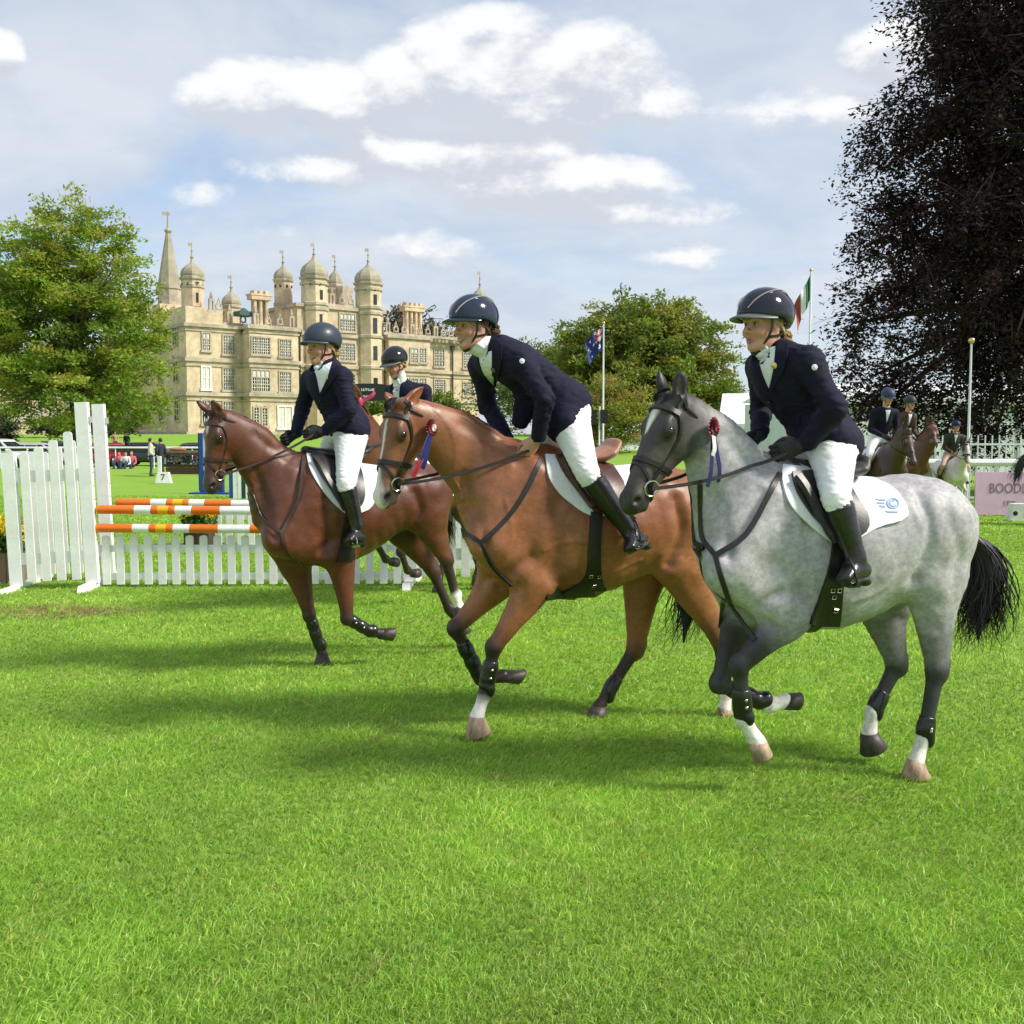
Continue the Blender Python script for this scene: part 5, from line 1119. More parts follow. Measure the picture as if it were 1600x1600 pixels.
sp.lathe([(r * 1.02, zb), (.35, zt)], 8, (cu, wsp, 0), PI / 8); so_ = sp.build('spire', M_lead, house); sp = MB(); sp.lathe([(.35, zt), (.6, zt + .4), (.15, zt + .9), (.06, zt + 3.2)], 6, (cu, wsp, 0)); sp.box(cu - .8, cu + .3, wsp - .03, wsp + .03, zt + 2.6, zt + 3.1); sp.build('finial', M_lead, so_)
sp = MB(); sp.lathe([(r * 1.0, hz(268, 480, wsp)), (r * 1.0, zb - .5), (r * 1.12, zb - .3), (r * 1.12, zb)], 8, (cu, wsp, 0), PI / 8); sp.build('clock_tower', M_stone2, house)
mb = MB(); mb.box(cu - r * 1.25, cu + r * 1.25, wsp - r, wsp + r, 8, hz(268, 478, wsp)); mb.build('clock_tower', M_stone, house)
parapet(327, 350, 487, .3); parapet(350, 392, 507, .3); parapet(392, 466, 511, wb + .3); parapet(513, 557, 478, wc + .3, step=1.6); parapet(600, 745, 526, we + .4)
chimney(394, 421, 455, 512, 5., 3); chimney(631, 659, 474, 524, 4., 4)
mb = MB(); mb.box(hu(462, 7.), hu(474, 7.), 6, 10, 10, hz(468, 476, 7.)); mb.build('wall', M_stone2, house); mb = MB(); u = hu(540, 9); mb.box(u - .9, u + .9, 8, 10, 18, hz(540, 448, 9)); mb.build('chimney', M_stone2, house)
for a in ((380.5, 520, 684, -.1), (468, 520, 684, wc), (706, 545, 684, wd_)): pipe(*a)
mb = MB(); u = hu(385, -1.); mb.box(u - 1.1, u + 1.1, -1.7, .5, 16.5, hz(385, 487, -1.)); mb.lathe([(.8, hz(385, 489, -1.)), (.7, hz(385, 486, -1.)), (.15, hz(385, 481, -1.))], 8, (u, -.6, 0)); mb.build('copper_cap', pm('verdigris', (.05, .10, .085), .7, .2), house)
# terrace plinth and bushy shrub by the wall
mb = MB(); mb.box(hu(290) - 30, ud1 + 4, -7.5, -3.4, -1.4, -.25); tag(mb.build('terrace', M_stone2), kind='structure').matrix_world = Matrix.Translation(HC) @ Matrix.Rotation(HA, 4, 'Z')
# ------------------------------------------------------------------ trees: trunk, limbs, and a crown of many small leaf sprays
M_bark = pm('bark', (.075, .055, .04), .9, .3, 3., .6, 9., stretch=(1, 1, .25))
M_bark2 = pm('grey_bark', (.10, .09, .085), .9, .3, 3., .6, 9., stretch=(1, 1, .25))
M_leaf = leafmat('leaf', .4); M_leafp = leafmat('copper_leaf', .18, .5)
def tree(name, label, base, lobes, cols, nclus, nleaf, size, clus_r, trunk=None, seed=1, group=None, cat_='tree', mat=None, droop=0., bark=None, flat=.55, inner=.35, limbs=26, elong=1.0):
    rg = np.random.default_rng(seed); root = empty(name, base, 0, label, cat_, group); L = [np.array(l, float) for l in lobes]
    wt = np.array([l[3] * l[4] * l[5] for l in L]) ** .75; wt /= wt.sum(); K = rg.choice(len(L), nclus, p=wt); LA = np.array(L)[K]
    d = rg.normal(0, 1, (nclus, 3)); d /= np.linalg.norm(d, axis=1)[:, None]; rad = rg.uniform(inner, 1., nclus) ** .45
    C = LA[:, :3] + d * LA[:, 3:6] * rad[:, None] + rg.normal(0, .25, (nclus, 3)) * clus_r; zb = min(l[2] - l[5] for l in L); C[:, 2] = np.maximum(C[:, 2], zb * .9 + .1 * C[:, 2])
    per = nleaf // nclus; N = nclus * per; ci = np.repeat(np.arange(nclus), per); cr = clus_r * rg.uniform(.6, 1.35, nclus)
    P = C[ci] + np.clip(rg.normal(0, .36, (N, 3)), -.62, .62) * cr[ci][:, None] * np.array((1, 1, flat)); od = C - LA[:, :3]; od /= np.linalg.norm(od, axis=1)[:, None] + 1e-6; od[:, 2] = od[:, 2] * .6 - droop * 1.3; od += rg.normal(0, .35, (nclus, 3)); od /= np.linalg.norm(od, axis=1)[:, None]; tt = rg.uniform(-1, 1, N); P += od[ci] * (tt * clus_r * elong)[:, None]; P[:, 2] -= .25 * clus_r * elong * tt ** 2 + droop * np.abs(rg.normal(0, 1, N)) * cr[ci]
    ax = rg.normal(0, 1, (N, 3)); ax[:, 2] = np.abs(ax[:, 2]) * .7 - droop; ax += (P - C[ci]) * .6 / clus_r; ax /= np.linalg.norm(ax, axis=1)[:, None]
    sd = np.cross(ax, rg.normal(0, 1, (N, 3))); sd /= np.linalg.norm(sd, axis=1)[:, None]; nr = np.cross(ax, sd); ln = size * rg.uniform(.6, 1.5, N)[:, None]; wd = ln * rg.uniform(.34, .5, N)[:, None]
    V = np.stack([P - ax * ln * .5, P + sd * wd * .5 + nr * wd * .12, P + ax * ln * .5 - nr * ln * .08, P - sd * wd * .5 + nr * wd * .12], 1).reshape(-1, 3)
    cc = np.array(cols); cm = cc[rg.integers(0, len(cc), nclus)]; col = cm[ci] * rg.uniform(.72, 1.3, (N, 1)) * (1 + rg.normal(0, .08, (N, 3))); col = np.clip(np.repeat(col, 4, 0), .002, .9)
    o = mk('crown', V, np.arange(4 * N, dtype=np.int32).reshape(-1, 4), mat or M_leaf, root, False, col); o['kind'] = 'stuff'
    if trunk:
        h, r = trunk[:2]; mb = MB(); top = np.array((trunk[2] if len(trunk) > 2 else 0, 0, h)); pts = [(0, 0, -.3), (0, 0, .3), top * .3 + (rg.normal(0, .1), rg.normal(0, .1), 0), top * .65, top]
        mb.tube(cat(pts, 3), np.interp(np.linspace(0, 1, 13), (0, .08, .4, 1), (r * 1.35, r, r * .8, r * .35)), 10); mb.build('trunk', bark or M_bark, root, True); mb = MB()
        for i in rg.choice(nclus, min(limbs, nclus), replace=False):
            t = rg.uniform(.3, 1); a = top * t; b = C[i] * .96; m = a * .5 + b * .5 + (0, 0, .08 * np.linalg.norm(b - a)); mb.tube(cat([a, m, b], 3), np.linspace(r * .42 * (1.2 - t * .6), .03, 7), 5)
        for i in range(nclus if limbs else 0): a, b = C[i] - od[i] * clus_r * elong * 1.1, C[i] + od[i] * clus_r * elong * .9; mb.tube([a, (a + b) / 2 + (0, 0, .12 * clus_r), b], (size * .10, size * .08, size * .03), 3)
        lo = mb.build('limbs', bark or M_bark, root, True); lo['kind'] = 'stuff'
    return root
gz = lambda y: 2.3 * (lambda t: t * t * (3 - 2 * t))(min(1, max(0, (y - 62) / 70)))
# sweet chestnut before the house, left
Y = 78.; k_ = Y / 1600; X = lambda px: (px - 800) * k_; Z = lambda py: CAMH + (HORIZ - py) * k_ - gz(Y)
lb = lambda px, py, rx, rz, ry=None, dy=0., x0=0.: (X(px) - x0, dy, Z(py), rx * k_, (ry or rx) * k_, rz * k_)
x0 = X(122)
tree('chestnut_tree', 'big leafy green tree in front of the left end of the house', (x0, Y, gz(Y)), [lb(115, 395, 92, 72, x0=x0), lb(60, 440, 92, 72, x0=x0), lb(175, 450, 75, 70, dy=-1, x0=x0), lb(120, 520, 130, 90, x0=x0), lb(45, 540, 90, 80, x0=x0), lb(205, 535, 62, 60, x0=x0, dy=-1), lb(190, 610, 80, 48, x0=x0), lb(120, 610, 110, 62, x0=x0, dy=-2), lb(-30, 490, 80, 80, x0=x0, dy=2), lb(40, 620, 60, 40, x0=x0), lb(140, 345, 42, 34, x0=x0), lb(222, 440, 26, 34, x0=x0, dy=-1)],
     [(0.213, 0.316, 0.036), (0.246, 0.353, 0.042), (0.157, 0.256, 0.034), (0.280, 0.353, 0.054), (0.179, 0.280, 0.036), (0.314, 0.340, 0.060)], 560, 78000, .31, 1.1, (11, .55), 11, limbs=50)
# lime by the flags
Y = 118.; k_ = Y / 1600; x0 = X(1020)
tree('lime_tree', 'tall rounded green tree behind the blue flag', (x0, Y, gz(Y)), [lb(1010, 515, 66, 46, x0=x0), lb(955, 540, 70, 60, x0=x0), lb(1060, 540, 70, 62, x0=x0), lb(915, 515, 28, 30, x0=x0), lb(1000, 590, 120, 75, x0=x0, ry=90), lb(1105, 590, 55, 62, x0=x0), lb(930, 600, 75, 70, x0=x0), lb(1050, 640, 110, 45, x0=x0, ry=70), lb(1135, 620, 28, 40, x0=x0), lb(900, 540, 30, 26, x0=x0)],
     [(0.171, 0.244, 0.045), (0.203, 0.266, 0.050), (0.144, 0.209, 0.042), (0.230, 0.272, 0.056), (0.262, 0.266, 0.056)], 560, 76000, .46, 1.6, (13, .6), 12, limbs=40)
Y = 150.; k_ = Y / 1600; x0 = X(850)
tree('oak_tree', 'low dark green tree between the rider in the middle and the lime', (x0, Y, gz(Y)), [lb(850, 600, 60, 62, x0=x0), lb(800, 620, 60, 50, x0=x0), lb(900, 600, 60, 60, x0=x0), lb(860, 565, 34, 26, x0=x0)], [(0.112, 0.175, 0.034), (0.135, 0.203, 0.039), (0.098, 0.154, 0.031)], 200, 16000, .5, 2.2, (8, .5), 13)
Y = 84.; k_ = Y / 1600; x0 = X(955)
tree('shrub', 'rounded yellow green bush by the foot of the blue flag pole', (x0, Y, gz(Y)), [lb(950, 645, 58, 46, x0=x0), lb(915, 655, 40, 42, x0=x0), lb(985, 660, 36, 36, x0=x0), lb(960, 612, 30, 22, x0=x0)], [(0.247, 0.275, 0.048), (0.195, 0.237, 0.043), (0.299, 0.225, 0.084), (0.169, 0.213, 0.048)], 190, 17000, .26, 1.1, None, 14, cat_='bush')
Y = 128.; k_ = Y / 1600; x0 = X(690)
tree('shrub', 'light green bush against the house wall behind the second rider', (x0, Y, gz(Y)), [lb(690, 640, 22, 28, x0=x0), lb(708, 650, 18, 18, x0=x0)], [(.16, .22, .035), (.12, .18, .03)], 40, 3600, .4, 1.0, None, 15, cat_='bush')
# half bare tree behind the roofs
Y = 190.; k_ = Y / 1600; x0 = X(625)
tree('bare_tree', 'thin grey tree showing above the right hand roofs', (x0, Y, gz(Y)), [lb(622, 505, 30, 40, x0=x0), lb(650, 520, 40, 30, x0=x0), lb(690, 528, 34, 22, x0=x0)], [(.10, .09, .07), (.08, .08, .06), (.11, .10, .06)], 110, 2600, .8, 2.2, (24, .5), 16, bark=M_bark2, limbs=90)
# clipped dark yew, far left
Y = 100.; k_ = Y / 1600; x0 = X(5)
tree('yew', 'clipped dark yew at the left edge', (x0, Y, gz(Y)), [lb(2, 668, 22, 20, x0=x0)], [(.022, .035, .022), (.018, .03, .02)], 60, 7000, .2, .7, None, 17, cat_='bush', inner=.7)
# low hedge along the terrace
Y = 112.; k_ = Y / 1600
for a, b, lab in ((60, 205, 'low dark hedge under the big tree'), (556, 600, 'green hedge below the black canopy')):
    x0 = X((a + b) / 2); tree('hedge', lab, (x0, Y, gz(Y)), [lb(p, 668 if a < 100 else 636, 18, 12, x0=x0) for p in range(a, b, 14)], [(.04, .055, .025), (.05, .065, .03)] if a < 100 else [(.12, .18, .03)], 60, 6000, .3, .7, None, 18, cat_='hedge', inner=.5)
# copper beech, right foreground
Y = 31.; k_ = Y / 1600; x0 = X(1745)
CB = [lb(1560, 60, 130, 110, x0=x0, ry=150), lb(1650, -60, 260, 220, x0=x0, ry=260), lb(1480, 50, 70, 70, x0=x0), lb(1440, 22, 36, 36, x0=x0), lb(1530, 210, 120, 120, x0=x0, ry=170), lb(1420, 205, 80, 46, x0=x0), lb(1345, 190, 38, 16, x0=x0), lb(1350, 250, 34, 30, x0=x0), lb(1490, 330, 130, 90, x0=x0, ry=170), lb(1395, 375, 60, 60, x0=x0), lb(1370, 320, 30, 26, x0=x0), lb(1480, 470, 130, 95, x0=x0, ry=170), lb(1375, 470, 48, 90, x0=x0), lb(1340, 545, 36, 46, x0=x0), lb(1390, 580, 70, 55, x0=x0), lb(1560, 420, 140, 160, x0=x0, ry=180), lb(1590, 580, 130, 90, x0=x0, ry=170), lb(1560, 655, 110, 42, x0=x0), lb(1435, 620, 46, 40, x0=x0), lb(1370, 640, 26, 34, x0=x0), lb(1650, 250, 200, 260, x0=x0, ry=260), lb(1740, 500, 160, 180, x0=x0, ry=240), lb(1480, 130, 60, 50, x0=x0), lb(1325, 590, 18, 24, x0=x0), lb(1350, 620, 34, 40, x0=x0), lb(1400, 640, 44, 36, x0=x0), lb(1330, 500, 22, 40, x0=x0), lb(1318, 200, 20, 12, x0=x0), lb(1345, 395, 26, 40, x0=x0)]
tree('copper_beech', 'huge dark purple copper beech filling the right edge', (x0, Y, 0), CB, [(0.0304, 0.012, 0.0161), (0.0217, 0.0104, 0.0127), (0.0422, 0.0144, 0.017), (0.0205, 0.0144, 0.011), (0.0341, 0.0176, 0.0127)], 1700, 215000, .145, .50, (15, .7), 21, mat=M_leafp, droop=.35, inner=.25, limbs=130, flat=.8, elong=1.9)
# ------------------------------------------------------------------ ground and turf
def ground_z(x, y):
    t = np.clip((y - 62) / 70, 0, 1); b = 2.3 * t * t * (3 - 2 * t); n = .025 * np.sin(x * .31 + 1.3 * np.sin(y * .17)) * np.sin(y * .27 + .6) * np.clip((y - 14) / 10, 0, 1); return b + n
def turf_mat(name, blades=False):
    m = bpy.data.materials.new(name); m.use_nodes = True; g = NT(m.node_tree); out = g.n('ShaderNodeOutputMaterial'); b = g.n('ShaderNodeBsdfPrincipled')
    pos = g.n('ShaderNodeNewGeometry').outputs['Position']
    big = g.ss(g.noise(pos, .35, 4., .6, .4), .3, .7); mid = g.ss(g.noise(pos, 2.6, 6., .68, .5), .36, .64); fin = g.ss(g.noise(pos, 22., 5., .7), .25, .75)
    c = g.mix(big, (.215, .405, .042), (.275, .45, .058)); c = g.mix(g.m('MULTIPLY', mid, .75), c, (.275, .43, .07))
    dry = g.m('MULTIPLY', g.ss(g.noise(pos, 3.1, 4., .7, .8), .58, .76), .45); c = g.mix(dry, c, (.38, .35, .14))
    g0 = G(90, 956); sx = g.n('ShaderNodeSeparateXYZ'); g.set(sx.inputs[0], pos)
    wd = g.m('SUBTRACT', 1., g.m('ADD', g.m('POWER', g.m('DIVIDE', g.m('SUBTRACT', sx.outputs[0], float(g0[0])), 1.1), 2.), g.m('POWER', g.m('DIVIDE', g.m('SUBTRACT', sx.outputs[1], float(g0[1])), .55), 2.)), clamp=True)
    worn = g.m('MULTIPLY', wd, g.ss(g.noise(pos, 5., 5., .7), .35, .62)); spot = g.m('MULTIPLY', g.ss(g.noise(pos, 1.7, 3., .75, 1.2), .66, .74), .55); c = g.mix(g.m('MAXIMUM', g.m('MULTIPLY', worn, 1.2, clamp=True), spot), c, (.23, .175, .085))
    if not blades:
        c = g.mix(g.m('MULTIPLY', fin, .6), c, (.10, .20, .02))
        # parched strip of drive before the house
        sp = g.n('ShaderNodeSeparateXYZ'); g.set(sp.inputs[0], pos); y = g.m('ADD', sp.outputs[1], g.m('MULTIPLY', sp.outputs[0], .55))
        st = g.m('MULTIPLY', g.ss(y, 34., 42.), g.ss(y, 72., 60.)); st = g.m('MULTIPLY', st, g.ss(sp.outputs[1], 76., 84.)); st = g.m('MULTIPLY', st, g.ss(sp.outputs[0], -18., -30.)); c = g.mix(st, c, (.46, .33, .17))
    else:
        at = g.n('ShaderNodeAttribute', attribute_name='col').outputs[0]; c = g.mix(1., c, at, 'MULTIPLY')
    g.set(b.inputs['Base Color'], c); b.inputs['Roughness'].default_value = .45 if blades else .9; b.inputs['Specular IOR Level'].default_value = .45 if blades else .1
    if blades:
        t = g.n('ShaderNodeBsdfTranslucent'); g.set(t.inputs[0], g.mix(1., c, (1.3, 1.2, .6), 'MULTIPLY')); mx = g.n('ShaderNodeMixShader'); mx.inputs[0].default_value = .45
        g.t.links.new(b.outputs[0], mx.inputs[1]); g.t.links.new(t.outputs[0], mx.inputs[2]); g.t.links.new(mx.outputs[0], out.inputs[0])
    else:
        bn = g.n('ShaderNodeBump'); bn.inputs['Strength'].default_value = .5; bn.inputs['Distance'].default_value = .03; g.set(bn.inputs['Height'], g.noise(pos, 14., 6., .75)); g.t.links.new(bn.outputs[0], b.inputs['Normal']); g.t.links.new(b.outputs[0], out.inputs[0])
    return m
ys = np.r_[np.linspace(-30, 0, 6), np.linspace(1, 40, 50), np.geomspace(41, 2500, 60)]; us = np.linspace(-1, 1, 61)
gx = us[None, :] ** 1 * (40 + np.abs(ys[:, None]) * 1.6); gy = np.repeat(ys[:, None], 61, 1); gzz = ground_z(gx, gy)
Vg = np.stack([gx, gy, gzz], 2).reshape(-1, 3); i0 = (np.arange(len(ys) - 1)[:, None] * 61 + np.arange(60)[None]).ravel()
lawn = mk('lawn', Vg, np.stack([i0, i0 + 1, i0 + 62, i0 + 61], 1), turf_mat('lawn_turf'), None, True); tag(lawn, kind='structure')

def turf(name, n_blades, y0, y1, hgt, wid, seed, margin=1.12):
    rg = np.random.default_rng(seed); N = n_blades; y = y0 * (y1 / y0) ** rg.random(N); x = rg.uniform(-.53, .53, N) * y * margin; wid = wid * np.maximum(1, y / 4.2); hgt = hgt * (1 + .25 * np.clip((y - 6) / 12, 0, 1))
    tuft = np.sin(x * 7.3 + 2 * np.sin(y * 3.1)) * np.sin(y * 6.1 + 1.7 * np.sin(x * 4.3)) * .5 + np.sin(x * 2.1 + 1.3) * np.sin(y * 1.7) * .5
    h = hgt * rg.uniform(.45, 1.25, N) * (1 + .35 * tuft); a = rg.uniform(0, 2 * PI, N); comb = .55 * np.sin(x * .9 + y * .6); a = np.where(rg.random(N) < .5, a, .6 + comb + rg.normal(0, .7, N)); ln = h * rg.uniform(.5, 1.9, N)
    dx, dy = np.cos(a), np.sin(a); b = rg.uniform(0, 2 * PI, N); sx, sy = np.cos(b) * wid, np.sin(b) * wid; w = rg.uniform(.6, 1.3, N); sx, sy = sx * w, sy * w; z = ground_z(x, y)
    P = lambda t, u, s: np.stack([x + dx * ln * t + sx * s, y + dy * ln * t + sy * s, z + h * u], 1)
    V = np.stack([P(0, -.05, -.5), P(0, -.05, .5), P(.35, .62, .42), P(.35, .62, -.42), P(1., .92, 0)], 1).reshape(-1, 3); i = np.arange(N, dtype=np.int32)[:, None] * 5
    F = np.concatenate([i + np.array([[0, 1, 2]]), i + np.array([[0, 2, 3]]), i + np.array([[3, 2, 4]])], 1).reshape(-1, 3)
    tone = (rg.uniform(.76, 1.34, N) * (1 + .30 * np.clip(tuft, -1, 1)))[:, None] * np.array((1, 1, 1.)); pale = rg.random(N) < .07 + .09 * np.clip(np.sin(x * 3.3 + 1.1 * np.sin(y * 2.3)) * np.sin(y * 2.9), 0, 1); tone[pale] *= np.array((1.45, 1.22, 1.9)); dryb = rg.random(N) < .05; tone[dryb] *= np.array((2.0, 1.25, 2.2)); base = tone * np.array((.92, .94, .88)); C = np.stack([base, base, tone, tone, tone * 1.12], 1).reshape(-1, 3)
    o = mk(name, V, F, turf_mat('turf_blades_%d' % seed, True), None, False, C); tag(o, 'short mown grass blades of the arena turf', 'grass', kind='stuff'); return o
turf('grass', 560000, 2.55, 30., .027, .0044, 31)

# ------------------------------------------------------------------ the white jump
def prism(mb, pts, y0, y1, mi=0):                                          # outline in x,z pulled along y
    n = len(pts); V = [(x, y0, z) for x, z in pts] + [(x, y1, z) for x, z in pts]; mb.add(V, [tuple(range(n)), tuple(range(n, 2 * n))[::-1]] + [((i + 1) % n, i, i + n, (i + 1) % n + n) for i in range(n)], mi)
def board(w, h, z0, pointed=False, round_=True):
    n = 6; r = w / 2
    if round_: return [(-r, z0), (r, z0)] + [(r * math.cos(a), z0 + h - r * .6 + r * .6 * math.sin(a)) for a in np.linspace(0, PI, n)]
    return [(-r, z0), (r, z0), (r, z0 + h), (-r, z0 + h)]
def jump_wing(base, rz, label, flip=1, lean=0.):
    root = empty('jump_wing', base, rz, label, 'jump wing', 'white picket jump wings'); root.rotation_euler[1] = lean
    H = [1.54, 1.60, 1.67, 1.76, 1.90]; W = .825
    for x, h, nm in ((-W, 1.50, 'post'), (0, 2.03, 'post')):
        mb = MB(); prism(mb, board(.135, h, .06, round_=False), -.045, .045); o = mb.build(nm, M_white, root); o.location.x = x * flip
        mb = MB(); prism(mb, [(-.42, 0), (.42, 0), (.36, .075), (-.36, .075)], -.045, .045); f = mb.build('foot', M_white, root); f.location.x = x * flip; f.rotation_euler.z = PI / 2
    for i, x in enumerate((-.645, -.485, -.325, -.16)):
        mb = MB(); prism(mb, board(.095, H[i] - .10, .11), -.052, -.028); o = mb.build('picket', M_white, root); o.location.x = x * flip
    for z in (.30, 1.22):
        mb = MB(); a, b = sorted((-W * flip, 0)); mb.box(a + .03, b - .03, -.026, .02, z, z + .13); mb.build('rail', M_white, root)
    mb = MB()
    for k in range(9): mb.box(.068 * flip - .006, .068 * flip + .006, -.02, .02, .55 + k * .15, .56 + k * .15)
    mb.lathe([(.03, 1.86), (.03, 1.93)], 8, (.075 * flip, 0, 0)); mb.build('cup_strip', M_steel2, root)
    return root
gA, gB = G(146, 919), G(171, 907); gC = G(32, 922)
wrz = math.atan2((gA - gC)[1], (gA - gC)[0]) * .4
jump_wing(gA, wrz, 'nearest left white jump wing with stepped pickets and tall end post', lean=R(-1.9))
jump_wing(gB, wrz, 'far left white jump wing just behind the nearest wing', lean=R(-1.9))
OR, WH, YE = pm('orange_paint', (.72, .155, .008), .4, .08, 4.), M_white, pm('yellow_paint', (.80, .42, .01), .4, .06, 4.)
def pole(a, b, bands, label):
    a, b = Vector(a), Vector(b); L = (b - a).length; root = empty('jump_pole', a, math.atan2((b - a).y, (b - a).x), label, 'jump pole', 'striped jump poles'); root.rotation_euler[1] = -math.asin((b - a).z / L)
    for x0, x1, m in bands:
        mb = MB(); r = .05; mb.lathe([(r * .9, x0 * L), (r, x0 * L + .004), (r, x1 * L - .004), (r * .9, x1 * L)], 20); o = mb.build('band', m, root, True); o.data.transform(Matrix.Rotation(PI / 2, 4, 'Y'))
YA = gA[1]; p_of = lambda px, py, Y: atY(px, py, Y)
def pole_px(x0, x1, y0, y1, Y, bands, label):
    a, b = p_of(x0, y0, Y - .02), p_of(x1, y1, Y + .1); T = lambda p: (p - x0) / (x1 - x0); pole(a, b, [(T(q[0]), T(q[1]), q[2]) for q in bands], label)
pat = lambda x: [(x, x + 57, OR), (x + 57, x + 83, WH), (x + 83, x + 93, OR), (x + 93, x + 110, YE), (x + 110, x + 120, OR), (x + 120, x + 146, WH), (x + 146, x + 190, OR), (x + 190, x + 240, WH), (x + 240, x + 284, OR), (x + 284, x + 310, WH), (x + 310, x + 320, OR), (x + 320, x + 337, YE), (x + 337, x + 347, OR), (x + 347, x + 373, WH), (x + 373, x + 430, OR), (x + 430, x + 486, WH)]
pole_px(153, 639, 796, 800, YA + .05, pat(153), 'upper front orange and white striped jump pole')
pole_px(150, 636, 825, 828, YA + .05, pat(150), 'lower front orange and white striped jump pole')
pole_px(182, 640, 785, 791, gB[1] + .25, [(x0 * .94 + 11, x1 * .94 + 11, m) for x0, x1, m in pat(182)], 'back orange and white striped jump pole, highest of the three')
gR = atY(640, 900, YA + .2); gR[2] = 0; gR2 = atY(655, 895, gB[1] + .3); gR2[2] = 0
jump_wing(gR, 0, 'right white jump wing behind the hind legs of the leading bay', -1); jump_wing(gR2, 0, 'far right white jump wing behind the centre horse', -1)
def picket_gate(a, b, z0, h, n, label, w=.085, grp='white picket fillers'):
    a, b = Vector(a), Vector(b); L = (b - a).length; root = empty('picket_gate', a, math.atan2((b - a).y, (b - a).x), label, 'picket gate', grp); me = None
    for i in range(n):
        x = L * (i + .5) / n
        if me is None: mb = MB(); prism(mb, board(w, h, z0), -.045, -.021); o = mb.build('picket', M_white, root); me = o.data
        else: o = bpy.data.objects.new('picket', me); COL.objects.link(o); o.parent = root
        o.location.x = x
    for z in (z0 + .05, z0 + h * .66): mb = MB(); mb.box(0, L, -.02, .02, z, z + h * .135); mb.build('rail', M_white, root)
a, b = atY(158, 900, YA + .12), atY(632, 900, YA + .2); a[2] = b[2] = 0
picket_gate(a, b, .03, .56, 22, 'low white picket filler under the striped poles')
Yp = G(360, 852)[1]; a, b = atY(334, 850, Yp), atY(420, 850, Yp); a[2] = b[2] = 0; picket_gate(a, b, 0, .62, 5, 'white picket filler of the next jump, behind the poles', .10)
# flower boxes
M_yel = leafmat('chrysanthemum', .2, .6)
def planter(base, w, d, h, label, fh, seed, box=M_wood):
    root = empty('flower_box', base, 0, label, 'flower box', 'yellow flower boxes'); bw = w / 4
    for i in range(4): mb = MB(); mb.box(-w / 2 + bw * i + .004, -w / 2 + bw * (i + 1) - .004, -d / 2, -d / 2 + .03, 0, h); mb.build('plank', box, root)
    mb = MB(); mb.box(-w / 2 + .002, w / 2 - .002, -d / 2 + .032, d / 2, .01, h - .01); mb.build('box', box, root); rg = np.random.default_rng(seed)
    for nm, cs, n, zz, sz in (('foliage', [(.06, .12, .02), (.08, .15, .025)], 900, .35, .07), ('flowers', [(.75, .60, .02), (.80, .68, .06), (.62, .5, .02)], 1300, .72, .055)):
        P = rg.uniform(-.5, .5, (n, 3)) * (w * 1.15, d * 1.3, fh * .5) + (0, 0, h + fh * zz); V = []; C = []
        P[:, 2] -= ((P[:, 0] / w) ** 2) * fh * .6
        for p in P:
            u = unit(rg.normal(0, 1, 3) + (0, -.3, .6)); s_ = unit(np.cross(u, rg.normal(0, 1, 3))); t = np.cross(u, s_); c = np.array(cs[rg.integers(len(cs))]) * rg.uniform(.8, 1.2); V += [p - s_ * sz * .5, p + t * sz * .4, p + s_ * sz * .5, p - t * sz * .4]; C += [c] * 4
        o = mk(nm, V, np.arange(4 * n, dtype=np.int32).reshape(-1, 4), M_yel, root, False, C); o['kind'] = 'stuff'
q = G(2, 908); planter(q, .7, .45, .36, 'wooden box of yellow flowers beside the left jump wing', .42, 41)
q = G(312, 855); planter(q, .38, .38, .34, 'pot of yellow flowers seen between the striped poles', .36, 42, M_brwood)
# ------------------------------------------------------------------ things further off
def on_ground(px, Y): p = atY(px, 690, Y); p[2] = float(ground_z(p[0], Y)); return p
# running rails
def run_rail(a, b, h, label, r=.05, n=8):
    a, b = Vector(a), Vector(b); L = (b - a).length; root = empty('running_rail', a, math.atan2(b.y - a.y, b.x - a.x), label, 'rail', 'white running rails'); mb = MB(); mb.tube([(0, 0, h), (L, 0, h)], r, 8); mb.build('rail', M_white, root, True)
    for i in range(n): mb = MB(); x = L * (i + .5) / n; mb.tube([(x, .0, 0), (x, .0, h * .5), (x, 0, h)], r * .6, 6); mb.build('post', M_white, root, True)
run_rail(on_ground(-30, 58.5), on_ground(330, 58.5), 1.2, 'long white rail before the parked cars on the left', .055, 6)
run_rail(on_ground(1400, 24.6), on_ground(1720, 24.0), 1.1, 'white rail under the copper beech on the right', .085, 5)
# railings under the beech
root = empty('railings', on_ground(1300, 26.), 0, 'tall thin white railings under the copper beech', 'railings'); mr = pm('railing_white', (.62, .66, .66), .5, .05)
for z in (.15, 1.5): mb = MB(); mb.box(0, 9.5, -.02, .02, z, z + .05); mb.build('rail', mr, root)
me = None
for i in range(52):
    if me is None: mb = MB(); mb.box(-.014, .014, -.014, .014, 0, 1.75); o = mb.build('bar', mr, root); me = o.data
    else: o = bpy.data.objects.new('bar', me); COL.objects.link(o); o.parent = root
    o.location.x = .1 + i * .18
